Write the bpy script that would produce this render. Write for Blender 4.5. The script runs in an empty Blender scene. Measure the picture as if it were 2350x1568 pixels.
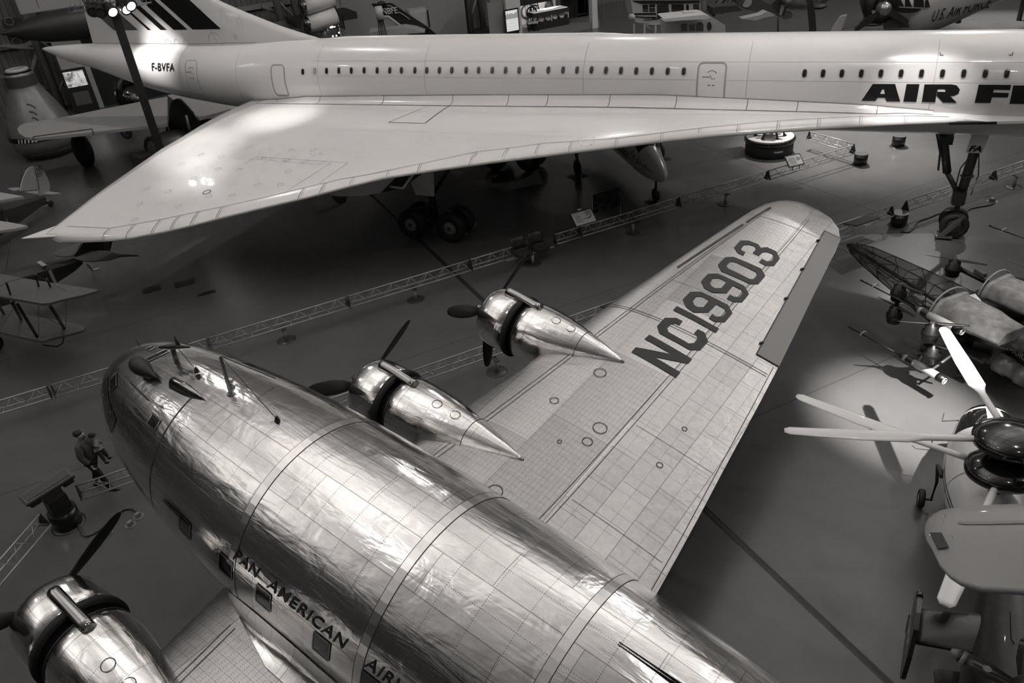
import bpy, bmesh, math, random
from mathutils import Vector as V, Matrix
PI = math.pi
SC = bpy.context.scene
COL = SC.collection
rnd = random.Random(7)
# ---------------------------------------------------------------- camera
RW = ((0.88872458, 0.30706839, -0.34040804), (-0.44946804, 0.43742872, -0.77886751), (-0.09026134, 0.84520123, 0.52677108))
CAMZ = 12.2
cd = bpy.data.cameras.new('camera'); cam = bpy.data.objects.new('camera', cd); COL.objects.link(cam)
cam.matrix_world = Matrix(((*RW[0], 0), (*RW[1], 0), (*RW[2], CAMZ), (0, 0, 0, 1)))
cd.sensor_width = 36.0; cd.lens = 1780.0/2350*36; cd.clip_start = 0.1; cd.clip_end = 400
SC.camera = cam
# ---------------------------------------------------------------- world, exposure
w = bpy.data.worlds.new('hall_ambience'); SC.world = w; w.use_nodes = True
w.node_tree.nodes['Background'].inputs[0].default_value = (0.5, 0.49, 0.485, 1)
w.node_tree.nodes['Background'].inputs[1].default_value = 0.02
SC.view_settings.view_transform = 'Standard'; SC.view_settings.look = 'None'
SC.view_settings.exposure = 0.0; SC.view_settings.gamma = 1.0; SC.view_settings.use_curve_mapping = False
# ---------------------------------------------------------------- hall lights
WARM = (1.0, 0.965, 0.94)
def area(name, loc, size, power, aim=(0, 0, -1), sy=None):
    l = bpy.data.lights.new(name, 'AREA'); l.energy = power; l.color = WARM
    l.size = size
    if sy: l.shape = 'RECTANGLE'; l.size_y = sy
    o = bpy.data.objects.new(name, l); COL.objects.link(o); o.location = loc
    o.rotation_euler = V(aim).to_track_quat('-Z', 'Y').to_euler(); return o
def spot(name, loc, to, power, ang=20, blend=0.8, r=0.12):
    l = bpy.data.lights.new(name, 'SPOT'); l.energy = power; l.color = WARM
    l.spot_size = math.radians(ang); l.spot_blend = blend; l.shadow_soft_size = r
    o = bpy.data.objects.new(name, l); COL.objects.link(o); o.location = loc
    o.rotation_euler = (V(to)-V(loc)).to_track_quat('-Z', 'Y').to_euler(); return o
# uplights that wash the barrel ceiling, and the high-bay lamps themselves
for x in (-30, 0, 30, 60):
    area('ceiling_uplight', (x, 22, 17.5), 14, 6000, (0, 0, 1), 5)
for x, y, p in ((-22, 34, 300), (2, 42, 700), (26, 42, 700), (52, 36, 2600), (-6, 12, 120), (14, 5, 350), (38, 12, 1500), (5, -6, 400), (24, -8, 400)):
    area('high_bay_lamp', (x, y, 25), 0.8, p, (0, 0, -1), 0.8)
# ---------------------------------------------------------------- survey helper: sight line from the walkway onto a height
def ray(px, py):
    d = V(((px-1175.0), -(py-784.0), -1780.0)).normalized()
    return V((sum(RW[i][k]*d[k] for k in range(3)) for i in range(3)))
def G(px, py, z=0.0):
    d = ray(px, py); t = (z-CAMZ)/d.z; return V((d.x*t, d.y*t, z))
def GV(px, py, p0, nrm):
    d = ray(px, py); o = V((0, 0, CAMZ)); t = (V(p0)-o).dot(V(nrm))/d.dot(V(nrm)); return o+d*t
# ---------------------------------------------------------------- materials
def g(v, a=1.0): return (v*1.015, v, v*0.985, 1)
MC = {}
def mat(name, v=0.5, rough=0.5, metal=0.0, var=0.0, scale=3.0, bump=0.0, coat=0.0, emit=0.0, alpha=1.0, spec=0.5, trans=0.0):
    if name in MC: return MC[name]
    m = bpy.data.materials.new(name); m.use_nodes = True; nt = m.node_tree
    b = nt.nodes['Principled BSDF']
    b.inputs['Base Color'].default_value = g(v); b.inputs['Roughness'].default_value = rough
    b.inputs['Metallic'].default_value = metal; b.inputs['Coat Weight'].default_value = coat
    b.inputs['Specular IOR Level'].default_value = spec
    if trans: b.inputs['Transmission Weight'].default_value = trans
    if emit:
        b.inputs['Emission Color'].default_value = g(1); b.inputs['Emission Strength'].default_value = emit
    if alpha < 1: b.inputs['Alpha'].default_value = alpha
    if var or bump:
        tc = nt.nodes.new('ShaderNodeTexCoord'); n = nt.nodes.new('ShaderNodeTexNoise')
        n.inputs['Scale'].default_value = scale; n.inputs['Detail'].default_value = 5
        nt.links.new(tc.outputs['Object'], n.inputs['Vector'])
        if var:
            r = nt.nodes.new('ShaderNodeValToRGB')
            r.color_ramp.elements[0].position = 0.3; r.color_ramp.elements[1].position = 0.7
            r.color_ramp.elements[0].color = g(v*(1-var)); r.color_ramp.elements[1].color = g(min(1, v*(1+var)))
            nt.links.new(n.outputs['Fac'], r.inputs['Fac']); nt.links.new(r.outputs['Color'], b.inputs['Base Color'])
        if bump:
            bp = nt.nodes.new('ShaderNodeBump'); bp.inputs['Strength'].default_value = bump; bp.inputs['Distance'].default_value = 0.02
            nt.links.new(n.outputs['Fac'], bp.inputs['Height']); nt.links.new(bp.outputs['Normal'], b.inputs['Normal'])
    MC[name] = m; return m
class NT:
    """small node-expression helper"""
    def __init__(s, m): s.nt = m.node_tree; s.b = s.nt.nodes['Principled BSDF']
    def n(s, t, **k):
        x = s.nt.nodes.new('ShaderNode'+t)
        for a, b in k.items(): setattr(x, a, b)
        return x
    def put(s, sock, val):
        if isinstance(val, bpy.types.NodeSocket): s.nt.links.new(val, sock)
        else: sock.default_value = val
    def m(s, op, a, b=0.0, c=0.0):
        x = s.n('Math', operation=op); s.put(x.inputs[0], a); s.put(x.inputs[1], b)
        if op in ('MULTIPLY_ADD', 'SMOOTH_MIN', 'COMPARE'): s.put(x.inputs[2], c)
        return x.outputs[0]
    def noise(s, vec, scale, detail=3, rough=0.5, dist=0.0):
        x = s.n('TexNoise'); s.put(x.inputs['Vector'], vec); x.inputs['Scale'].default_value = scale
        x.inputs['Detail'].default_value = detail; x.inputs['Roughness'].default_value = rough; x.inputs['Distortion'].default_value = dist
        return x.outputs['Fac']
    def sep(s, vec):
        x = s.n('SeparateXYZ'); s.put(x.inputs[0], vec); return x.outputs
    def comb(s, a, b, c):
        x = s.n('CombineXYZ'); s.put(x.inputs[0], a); s.put(x.inputs[1], b); s.put(x.inputs[2], c); return x.outputs[0]
    def obj(s): return s.n('TexCoord').outputs['Object']
    def uv(s): return s.n('TexCoord').outputs['UV']
    def line(s, u, pitch, wdt, off=0.0):
        """1 on thin lines every pitch metres of u"""
        a = s.m('ADD', u, off); f = s.m('PINGPONG', a, pitch*0.5); return s.m('LESS_THAN', f, wdt)
    def dots(s, u, v, pu, pv, r):
        a = s.m('PINGPONG', u, pu*0.5); b = s.m('PINGPONG', v, pv*0.5)
        d = s.m('ADD', s.m('MULTIPLY', a, a), s.m('MULTIPLY', b, b)); return s.m('LESS_THAN', d, r*r)
    def mixv(s, f, a, b):
        x = s.n('Mix', data_type='RGBA'); s.put(x.inputs[0], f); s.put(x.inputs[6], a); s.put(x.inputs[7], b); return x.outputs[2]
    def bump(s, h, strength=0.3, dist=0.01):
        x = s.n('Bump'); s.put(x.inputs['Height'], h); x.inputs['Strength'].default_value = strength; x.inputs['Distance'].default_value = dist
        s.nt.links.new(x.outputs[0], s.b.inputs['Normal']); return x
def newmat(name):
    m = bpy.data.materials.new(name); m.use_nodes = True; MC[name] = m; return m, NT(m)
# polished bare aluminium with riveted panels; UV is (metres along, metres round)
def alu(name, rough, base, panel_u, panel_v, rivu, rivv, wav, along=0.25, rlen=0.035, stain=0.0, cvar=0.16):
    m, t = newmat(name); b = t.b
    b.inputs['Metallic'].default_value = 1.0
    u, v, _ = t.sep(t.uv())
    jog = t.m('MULTIPLY', t.m('FLOOR', t.m('DIVIDE', v, panel_v)), panel_u*0.37)
    seam = t.m('MAXIMUM', t.line(t.m('ADD', u, jog), panel_u, 0.0045), t.line(v, panel_v, 0.0045))
    rv = t.m('MAXIMUM', t.dots(u, v, rlen, rivv, 0.0075), t.dots(v, u, rlen, rivu, 0.0075))
    su = t.comb(t.m('MULTIPLY', u, along), v, 0.0)
    n1 = t.noise(su, 5.0, 4, 0.55, 1.2)
    n2 = t.noise(t.comb(u, v, 0.0), 1.6, 3, 0.5, 0.6)
    cell = t.n('TexVoronoi'); cell.inputs['Scale'].default_value = 1.0
    t.put(cell.inputs['Vector'], t.comb(t.m('FLOOR', t.m('DIVIDE', t.m('ADD', u, jog), panel_u)), t.m('FLOOR', t.m('DIVIDE', v, panel_v)), 0.0))
    cv = t.sep(cell.outputs['Color'])[0]
    tone = t.m('MULTIPLY_ADD', cv, cvar, base-cvar*0.6)
    tone = t.m('ADD', tone, t.m('MULTIPLY', t.m('SUBTRACT', n1, 0.5), 0.16))
    if stain:
        st = t.m('GREATER_THAN', t.noise(t.comb(t.m('MULTIPLY', u, 0.5), v, 0.0), 1.1, 6, 0.62, 0.4), 0.62)
        tone = t.m('SUBTRACT', tone, t.m('MULTIPLY', st, stain))
    tone = t.m('MULTIPLY', tone, t.m('SUBTRACT', 1.0, t.m('MULTIPLY', t.m('MAXIMUM', seam, rv), 0.62)))
    c = t.comb(t.m('MULTIPLY', tone, 1.015), tone, t.m('MULTIPLY', tone, 0.985))
    t.put(b.inputs['Base Color'], c)
    t.put(b.inputs['Roughness'], t.m('MULTIPLY_ADD', n1, 0.14, rough-0.05))
    # pillowing between stringers and frames, oil-canning, brushed streaks
    pil = t.m('MULTIPLY', t.m('PINGPONG', v, rivv*0.5), t.m('PINGPONG', u, rivu*0.5))
    h = t.m('ADD', t.m('MULTIPLY', n2, wav), t.m('MULTIPLY', n1, wav*0.5))
    h = t.m('ADD', h, t.m('MULTIPLY', pil, 0.5*wav))
    h = t.m('SUBTRACT', h, t.m('MULTIPLY', t.m('MAXIMUM', seam, rv), 0.05*wav))
    t.bump(h, 0.5, 0.12)
    return m
M_FUS = alu("polished_fuselage_skin", 0.16, 0.68, 2.2, 0.62, 0.55, 0.31, 0.3, 0.16)
M_NAC = alu("polished_cowl_skin", 0.13, 0.76, 1.7, 0.55, 0.4, 0.28, 0.22, 0.16)
M_WNG = alu("satin_wing_skin", 0.36, 0.44, 2.4, 1.3, 0.16, 0.09, 0.12, 1.6, 0.04)
M_FLP = alu("patched_rear_wing_skin", 0.36, 0.42, 0.9, 0.62, 0.45, 0.31, 0.25, 1.0, 0.035, 0.0, 0.07)
def floor_mat():
    m, t = newmat('sealed_concrete'); b = t.b; o = t.obj()
    n1 = t.noise(o, 0.12, 4, 0.55); n2 = t.noise(o, 0.7, 7, 0.62, 0.6)
    x, y, _ = t.sep(o)
    jt = t.m('MAXIMUM', t.line(x, 14.85, 0.012, FX), t.line(y, 7.6, 0.010, FY))
    val = t.m('ADD', 0.070, t.m('MULTIPLY', n1, 0.03)); val = t.m('ADD', val, t.m('MULTIPLY', t.m('SUBTRACT', n2, 0.5), 0.035))
    val = t.m('MULTIPLY', val, t.m('SUBTRACT', 1.0, t.m('MULTIPLY', jt, 0.6)))
    t.put(b.inputs['Base Color'], t.comb(t.m('MULTIPLY', val, 1.015), val, t.m('MULTIPLY', val, 0.99)))
    t.put(b.inputs['Roughness'], t.m('MULTIPLY_ADD', n2, 0.06, 0.2)); b.inputs['Specular IOR Level'].default_value = 0.4
    return m
FX, FY = 0.0, 0.0
# ---------------------------------------------------------------- mesh builder
class MB:
    def __init__(s): s.v = []; s.f = []; s.uv = {}; s.sm = []; s.marks = []
    def setm(s, i): s.marks.append((len(s.f), i)); return s
    def add(s, vs, fs, smooth=True, uvs=None):
        b = len(s.v); s.v += [V(p) for p in vs]
        for i, f in enumerate(fs):
            s.f.append([b+k for k in f]); s.sm.append(smooth)
            if uvs: s.uv[len(s.f)-1] = uvs[i]
        return s
    def box(s, c, d, rot=None, bev=0.0):
        bm = bmesh.new(); bmesh.ops.create_cube(bm, size=1.0)
        for v in bm.verts: v.co = V((v.co.x*d[0], v.co.y*d[1], v.co.z*d[2]))
        if bev: bmesh.ops.bevel(bm, geom=bm.edges[:], offset=bev, segments=2, affect='EDGES')
        M = Matrix.Translation(c) @ (rot.to_4x4() if rot else Matrix())
        bm.verts.index_update()
        s.add([M @ v.co for v in bm.verts], [[v.index for v in f.verts] for f in bm.faces], False); bm.free(); return s
    def cyl(s, a, b, r0, r1=None, n=20, caps=True, smooth=True):
        a = V(a); b = V(b); r1 = r0 if r1 is None else r1; d = (b-a).normalized()
        q = d.to_track_quat('Z', 'Y').to_matrix()
        vs = [a+q @ V((r0*math.cos(2*PI*i/n), r0*math.sin(2*PI*i/n), 0)) for i in range(n)]
        vs += [b+q @ V((r1*math.cos(2*PI*i/n), r1*math.sin(2*PI*i/n), 0)) for i in range(n)]
        s.add(vs, [[i, (i+1) % n, n+(i+1) % n, n+i] for i in range(n)], smooth)
        if caps:
            k = len(s.v)-2*n; s.f.append([k+i for i in range(n)][::-1]); s.sm.append(False)
            s.f.append([k+n+i for i in range(n)]); s.sm.append(False)
        return s
    def tube(s, pts, r, n=8, closed=False):
        pts = [V(p) for p in pts]; m = len(pts); rs = r if isinstance(r, (list, tuple)) else [r]*m
        rings = []
        for i, p in enumerate(pts):
            if closed: d = pts[(i+1) % m]-pts[i-1]
            else: d = pts[min(i+1, m-1)]-pts[max(i-1, 0)]
            q = d.to_track_quat('Z', 'Y').to_matrix()
            rings.append([p+q @ V((rs[i]*math.cos(2*PI*k/n), rs[i]*math.sin(2*PI*k/n), 0)) for k in range(n)])
        return s.loft(rings, True, closed, not closed)
    def loft(s, rings, wrap=True, closed=False, caps=True, smooth=True, uvf=None):
        n = len(rings[0]); m = len(rings); vs = [p for r in rings for p in r]; fs = []; uvs = [] if uvf else None
        for i in range(m if closed else m-1):
            j = (i+1) % m
            for k in range(n if wrap else n-1):
                l = (k+1) % n; fs.append([i*n+k, i*n+l, j*n+l, j*n+k])
                if uvf: uvs.append([uvf(i, k), uvf(i, k+1), uvf(i+1, k+1), uvf(i+1, k)])
        s.add(vs, fs, smooth, uvs)
        if caps and wrap:
            b = len(s.v)-n*m
            s.f.append([b+k for k in range(n)][::-1]); s.sm.append(False)
            s.f.append([b+(m-1)*n+k for k in range(n)]); s.sm.append(False)
        return s
    def lathe(s, prof, a=(0, 0, 0), ax=(0, 0, 1), n=32, caps=False, uv=False):
        """prof: (t along axis, radius)"""
        a = V(a); d = V(ax).normalized(); q = d.to_track_quat('Z', 'Y').to_matrix()
        rings = [[a+d*t+q @ V((r*math.cos(2*PI*k/n), r*math.sin(2*PI*k/n), 0)) for k in range(n)] for t, r in prof]
        return s.loft(rings, True, False, caps, True, (lambda i, k: (prof[i][0], 2*PI*k/n*max(p[1] for p in prof))) if uv else None)
    def ball(s, c, r, n=16, m=10, rot=None):
        r = V(r) if hasattr(r, '__len__') else V((r, r, r)); c = V(c); rings = []
        for i in range(m+1):
            th = PI*i/m; rr = max(math.sin(th), 1e-3)
            ring = []
            for k in range(n):
                p = V((r.x*rr*math.cos(2*PI*k/n), r.y*rr*math.sin(2*PI*k/n), -r.z*math.cos(th)))
                ring.append(c+(rot @ p if rot else p))
            rings.append(ring)
        return s.loft(rings, True, False, True)
    def prism(s, pts, d, smooth=False):
        """closed outline pts (3d) pushed through vector d, both ends capped"""
        pts = [V(p) for p in pts]; d = V(d); n = len(pts)
        s.add(pts+[p+d for p in pts], [list(range(n))[::-1], list(range(n, 2*n))]+[[i, (i+1) % n, n+(i+1) % n, n+i] for i in range(n)], smooth)
        return s
    def ribbon(s, pts, nrm, w, closed=False):
        pts = [V(p) for p in pts]; m = len(pts); L = []; R_ = []
        for i, p in enumerate(pts):
            d = (pts[(i+1) % m]-pts[i-1]) if closed else (pts[min(i+1, m-1)]-pts[max(i-1, 0)])
            n = nrm[i] if isinstance(nrm, list) else nrm
            x = d.cross(n).normalized()*(w/2); L.append(p+x); R_.append(p-x)
        return s.loft([[L[i], R_[i]] for i in range(m)], False, closed, False, False)
    def torus(s, c, ax, R, r, n=28, m=10):
        c = V(c); q = V(ax).normalized().to_track_quat('Z', 'Y').to_matrix()
        return s.tube([c+q @ V((R*math.cos(2*PI*i/n), R*math.sin(2*PI*i/n), 0)) for i in range(n)], r, m, True)
    def xf(s, M): s.v = [M @ v for v in s.v]; return s
    def mesh(s, name, mt):
        me = bpy.data.meshes.new(name); me.from_pydata([tuple(v) for v in s.v], [], s.f); me.update()
        bm = bmesh.new(); bm.from_mesh(me); bmesh.ops.recalc_face_normals(bm, faces=bm.faces); bm.to_mesh(me); bm.free()
        for i, p in enumerate(me.polygons): p.use_smooth = s.sm[i]
        for a, i in s.marks:
            for k in range(a, len(s.f)): me.polygons[k].material_index = i
        if s.uv:
            ul = me.uv_layers.new(name='UV')
            for i, p in enumerate(me.polygons):
                if i in s.uv:
                    vi = {b: u for b, u in zip(s.f[i], s.uv[i])}
                    for li in p.loop_indices: ul.data[li].uv = vi[me.loops[li].vertex_index]
        for x in (mt if isinstance(mt, (list, tuple)) else [mt]): me.materials.append(x)
        return me
def tag(o, label=None, cat=None, group=None, kind=None):
    if label: o['label'] = label
    if cat: o['category'] = cat
    if group: o['group'] = group
    if kind: o['kind'] = kind
    return o
class Thing:
    """an Empty at the thing's base; parts are given in world (world=True) or in the thing's own frame"""
    def __init__(s, name, label, cat, M=None, group=None, kind=None):
        s.M = Matrix.Translation(M) if isinstance(M, V) else (M or Matrix()); s.Mi = s.M.inverted()
        s.o = bpy.data.objects.new(name, None); s.o.empty_display_size = 0.2; COL.objects.link(s.o); s.o.matrix_world = s.M
        tag(s.o, label, cat, group, kind)
    def part(s, name, mb, mt, label=None, parent=None, world=False, kind=None):
        if world: mb.xf(s.Mi)
        o = bpy.data.objects.new(name, mb.mesh(name, mt)); COL.objects.link(o); o.parent = parent or s.o
        if label: o['label'] = label
        if kind: o['kind'] = kind
        return o
def solo(name, mb, mt, label, cat, group=None, kind=None, at=None):
    if at is not None: mb.xf(Matrix.Translation(-V(at)))
    o = bpy.data.objects.new(name, mb.mesh(name, mt)); COL.objects.link(o)
    if at is not None: o.location = at
    return tag(o, label, cat, group, kind)
def struct(name, mb, mt):
    o = bpy.data.objects.new(name, mb.mesh(name, mt)); COL.objects.link(o); o['kind'] = 'structure'; return o
def copy_tree(o, parent=None):
    c = o.copy(); COL.objects.link(c); c.parent = parent
    for ch in list(o.children): copy_tree(ch, c)
    return c
def frameM(o, x, y, z):
    return Matrix(((x[0], y[0], z[0], o[0]), (x[1], y[1], z[1], o[1]), (x[2], y[2], z[2], o[2]), (0, 0, 0, 1)))
def rotz(p, deg): return Matrix.Translation(V(p)) @ Matrix.Rotation(math.radians(deg), 4, 'Z')
# lettering: 2d mesh of a string; fn maps (u, v) metres to a point
def letters(s, h, fn, shear=0.0, bold=0.0, wscale=1.0, space=1.0, cuts=0, align='LEFT'):
    cu = bpy.data.curves.new('lettering', 'FONT'); cu.body = s; cu.size = h/0.69; cu.offset = bold; cu.shear = shear
    cu.space_character = space; cu.resolution_u = 3; cu.align_x = align
    ob = bpy.data.objects.new('lettering', cu); COL.objects.link(ob); dg = bpy.context.evaluated_depsgraph_get()
    me = bpy.data.meshes.new_from_object(ob.evaluated_get(dg)); bpy.data.objects.remove(ob); bpy.data.curves.remove(cu)
    bm = bmesh.new(); bm.from_mesh(me); bpy.data.meshes.remove(me)
    if cuts:
        for _ in range(cuts):
            es = [e for e in bm.edges if e.calc_length() > h*0.25]
            if es: bmesh.ops.subdivide_edges(bm, edges=es, cuts=1); bmesh.ops.triangulate(bm, faces=bm.faces[:])
    bm.verts.index_update(); mb = MB()
    mb.add([fn(v.co.x*wscale, v.co.y) for v in bm.verts], [[v.index for v in f.verts] for f in bm.faces], False); bm.free(); return mb
def glyphs(polys, fn, cuts=3):
    """polygons in 2d, triangulated and draped with fn"""
    mb = MB()
    for P in polys:
        bm = bmesh.new(); vs = [bm.verts.new((x, y, 0)) for x, y in P]; bm.faces.new(vs)
        bmesh.ops.triangulate(bm, faces=bm.faces[:])
        L = max(abs(a-b) for a in [p[0] for p in P] for b in [p[0] for p in P])
        for _ in range(cuts):
            es = [e for e in bm.edges if e.calc_length() > L*0.2]
            if es: bmesh.ops.subdivide_edges(bm, edges=es, cuts=1); bmesh.ops.triangulate(bm, faces=bm.faces[:])
        bm.verts.index_update(); mb.add([fn(v.co.x, v.co.y) for v in bm.verts], [[v.index for v in f.verts] for f in bm.faces], False); bm.free()
    return mb
def lerp(a, b, t): return a+(b-a)*t
def interp(x, xs, ys):
    if xs[0] > xs[-1]: xs = xs[::-1]; ys = ys[::-1]
    if x <= xs[0]: return ys[0]
    for i in range(len(xs)-1):
        if x <= xs[i+1]: return lerp(ys[i], ys[i+1], (x-xs[i])/(xs[i+1]-xs[i]))
    return ys[-1]
def smooth(x, xs, ys):
    """monotone-ish cubic interpolation"""
    if xs[0] > xs[-1]: xs = xs[::-1]; ys = ys[::-1]
    if x <= xs[0]: return ys[0]
    if x >= xs[-1]: return ys[-1]
    n = len(xs)
    i = max(k for k in range(n-1) if xs[k] <= x)
    def sl(k):
        if k == 0 or k == n-1: j = min(max(k, 1), n-1); return (ys[j]-ys[j-1])/(xs[j]-xs[j-1])
        a = (ys[k]-ys[k-1])/(xs[k]-xs[k-1]); b = (ys[k+1]-ys[k])/(xs[k+1]-xs[k])
        return 0 if a*b <= 0 else 2*a*b/(a+b)
    h = xs[i+1]-xs[i]; t = (x-xs[i])/h
    return (2*t**3-3*t*t+1)*ys[i]+(t**3-2*t*t+t)*h*sl(i)+(3*t*t-2*t**3)*ys[i+1]+(t**3-t*t)*h*sl(i+1)
def wheel(T, c, ax, R, wd, mt_t=None, name='wheel', parent=None, world=True, hub=0.5, hubmat=None):
    """tyre with a hub as its child"""
    c = V(c); ax = V(ax).normalized(); h = wd/2
    prof = [(-h*0.75, R*hub), (-h, R*0.68), (-h*0.95, R*0.86), (-h*0.6, R*0.97), (0, R), (h*0.6, R*0.97), (h*0.95, R*0.86), (h, R*0.68), (h*0.75, R*hub)]
    t = T.part(name, MB().lathe(prof, c, ax, 32), mt_t or mat('tyre_rubber', 0.012, 0.6), world=world, parent=parent)
    hb = MB().lathe([(-h*0.8, 0.01), (-h*0.8, R*0.2), (-h*0.4, R*0.3), (-h*0.78, R*hub*0.95), (-h*0.7, R*hub), (h*0.7, R*hub), (h*0.78, R*hub*0.95), (h*0.4, R*0.3), (h*0.8, R*0.2), (h*0.8, 0.01)], c, ax, 24)
    T.part('wheel_hub', hb, hubmat or mat('hub_grey', 0.1, 0.4, 0.6), world=world, parent=t)
    return t
# ================================================================ THE HALL
FX, FY = 14.85*2-8.25, 7.6*6-19.0
def siding(name, v):
    m, t = newmat(name); o = t.sep(t.obj()); a = t.m('ADD', o[0], o[1])
    rib = t.m('PINGPONG', a, 0.2); band = t.line(o[2], 5.2, 0.12, 1.0)
    val = t.m('MULTIPLY', v, t.m('SUBTRACT', 1.0, t.m('MULTIPLY', t.m('LESS_THAN', rib, 0.035), 0.45)))
    val = t.m('MULTIPLY', val, t.m('SUBTRACT', 1.0, t.m('MULTIPLY', band, 0.35)))
    t.put(t.b.inputs['Base Color'], t.comb(val, t.m('MULTIPLY', val, 0.985), t.m('MULTIPLY', val, 0.975))); t.b.inputs['Roughness'].default_value = 0.55
    t.bump(rib, 0.8, 0.3); return m
M_SID = siding('ribbed_wall_siding', 0.13)
def ceil_mat():
    m, t = newmat('barrel_ceiling_panels'); o = t.sep(t.obj())
    a = t.m('LESS_THAN', t.m('PINGPONG', o[0], 3.0), 0.28); c = t.m('LESS_THAN', t.m('PINGPONG', t.m('ADD', o[1], 1.3), 4.1), 0.42)
    n = t.noise(t.obj(), 0.22, 4, 0.6)
    gap = t.m('MAXIMUM', a, c)
    val = t.m('MULTIPLY_ADD', n, 0.3, 0.5); val = t.m('MULTIPLY', val, t.m('SUBTRACT', 1.0, t.m('MULTIPLY', gap, 0.75)))
    t.put(t.b.inputs['Base Color'], t.comb(val, t.m('MULTIPLY', val, 0.985), t.m('MULTIPLY', val, 0.975))); t.b.inputs['Roughness'].default_value = 0.7
    return m
struct('floor', MB().add([(-60, -24, 0), (110, -24, 0), (110, 66, 0), (-60, 66, 0)], [[0, 1, 2, 3]], False), floor_mat())
struct('wall_back', MB().box((25, 66.25, 7), (170, 0.5, 14)), M_SID)
struct('wall_front', MB().box((25, -24.25, 7), (170, 0.5, 14)), M_SID)
def endwall(x):
    n = 24; pts = [(x, -24, 0), (x, 66, 0)]
    pts += [(x, 21+45*math.cos(PI*i/n), 14+17*math.sin(PI*i/n)) for i in range(n+1)]
    return MB().prism(pts, (0.4, 0, 0))
struct('wall_left', endwall(-60.4), M_SID); struct('wall_right', endwall(110), M_SID)
arc = [(21+45.3*math.cos(PI*i/40), 14+17.2*math.sin(PI*i/40)) for i in range(41)]
struct('ceiling', MB().loft([[(x, y, z) for y, z in arc] for x in (-60.5, 110.5)], False, False, False), ceil_mat())
# expansion joint with two metal edges
tr = MB()
for dx in (-0.06, 0.06): tr.box((8.25+dx, 21, 0.003), (0.022, 89, 0.008))
struct('trim_1', tr, mat('joint_edge', 0.045, 0.35, 0.7))
struct('trim_2', MB().box((8.25, 21, 0.002), (0.1, 89, 0.004)), mat('joint_rubber', 0.018, 0.6))
M_PIPE = mat('grey_painted_steel', 0.20, 0.45)
def wx(px, py, y=64.6): return GV(px, py, (0, y, 0), (0, 1, 0))
def truss_column(name, x, lab, z1=26, off=1.6, parent=None):
    T = Thing(name, lab, 'column', V((x, 63.9, 0)), 'tubular wall columns')
    T.part('inner_tube', MB().cyl((0, 0, 0), (0, 0, z1), 0.27), M_PIPE); T.part('outer_tube', MB().cyl((off, 0.9, 0), (off*0.4, 0.9, z1), 0.24), M_PIPE)
    lat = MB()
    for k in range(6):
        z = 1+k*4; lat.cyl((0, 0, z), (off*(1-0.6*(z+2)/z1), 0.9, z+2), 0.09, n=10); lat.cyl((off*(1-0.6*(z+2)/z1), 0.9, z+2), (0, 0, z+4), 0.09, n=10)
    T.part('lattice', lat, M_PIPE); T.part('base_plate', MB().box((off/2, 0.45, 0.03), (off+1.2, 1.8, 0.06)), mat('dark_steel', 0.05, 0.5, 0.3))
cx = [wx(70, 60).x, wx(636, 30).x, wx(950, 15).x, wx(1068, 30).x]
labs = ['grey tubular column on the back wall behind the pointed tail of the white airliner', 'grey tubular column just right of the tall striped fin',
        'grey tubular column behind the dark fin lettered N8FE', 'grey tubular column left of the tall lit information screen']
for x, l in zip(cx, labs): truss_column('wall_column', x, l)
def brace(p, q, r, lab):
    solo('diagonal_brace', MB().cyl(q, p, r, n=14), M_PIPE, lab, 'brace', 'diagonal wall braces', at=p)
brace(wx(955, -20), V((wx(1050, 74).x, 64.6, 4.3)), 0.17, 'long pale diagonal tube crossing the ribbed wall right of the N8FE fin')
brace(wx(600, 14), wx(632, 27), 0.16, 'short diagonal tube meeting the column beside the fin top')
brace(wx(88, 116, 65.2), wx(62, 205, 65.2), 0.17, 'diagonal tube running down from the airliner tail tip towards the capsule')
brace(wx(88, 113, 65.2), wx(-30, 104, 65.2), 0.12, 'thin near-level tube left of the airliner tail tip')
brace(wx(0, 176, 65.2), wx(120, 206, 65.2), 0.14, 'low sloping tube behind the bell shaped capsule')
brace(wx(1000, -5), wx(1063, 25), 0.13, 'upper dark diagonal tube on the ribbed wall near the lit screen')
# girts: level rails on the siding
for k, (z, l) in enumerate(((4.4, 'lowest level rail on the back wall siding'), (9.2, 'middle level rail on the back wall siding'), (13.6, 'top level rail on the back wall siding'))):
    solo('wall_rail', MB().box((0, 0, 0), (150, 0.25, 0.34)), mat('rail_grey', 0.24, 0.5), l, 'rail', 'level rails on the siding').location = (25, 65.85, z)
# pale hanging panel and dark fans high in the left corner
p = wx(150, 0, 60)
T = Thing('ceiling_unit_heater', 'pale rectangular duct with four small dark nozzles high at upper left', 'duct', V((p.x, 60, p.z)))
T.part('duct', MB().box((0, 0, 0), (5.4, 0.8, 0.9), bev=0.05), mat('duct_cream', 0.35, 0.5))
for k in range(4): T.part('nozzle', MB().cyl((-1.7+1.25*k, -0.1, -0.4), (-1.7+1.25*k, -0.3, -0.85), 0.12, 0.3, 12), mat('black_metal', 0.015, 0.4))
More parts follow.
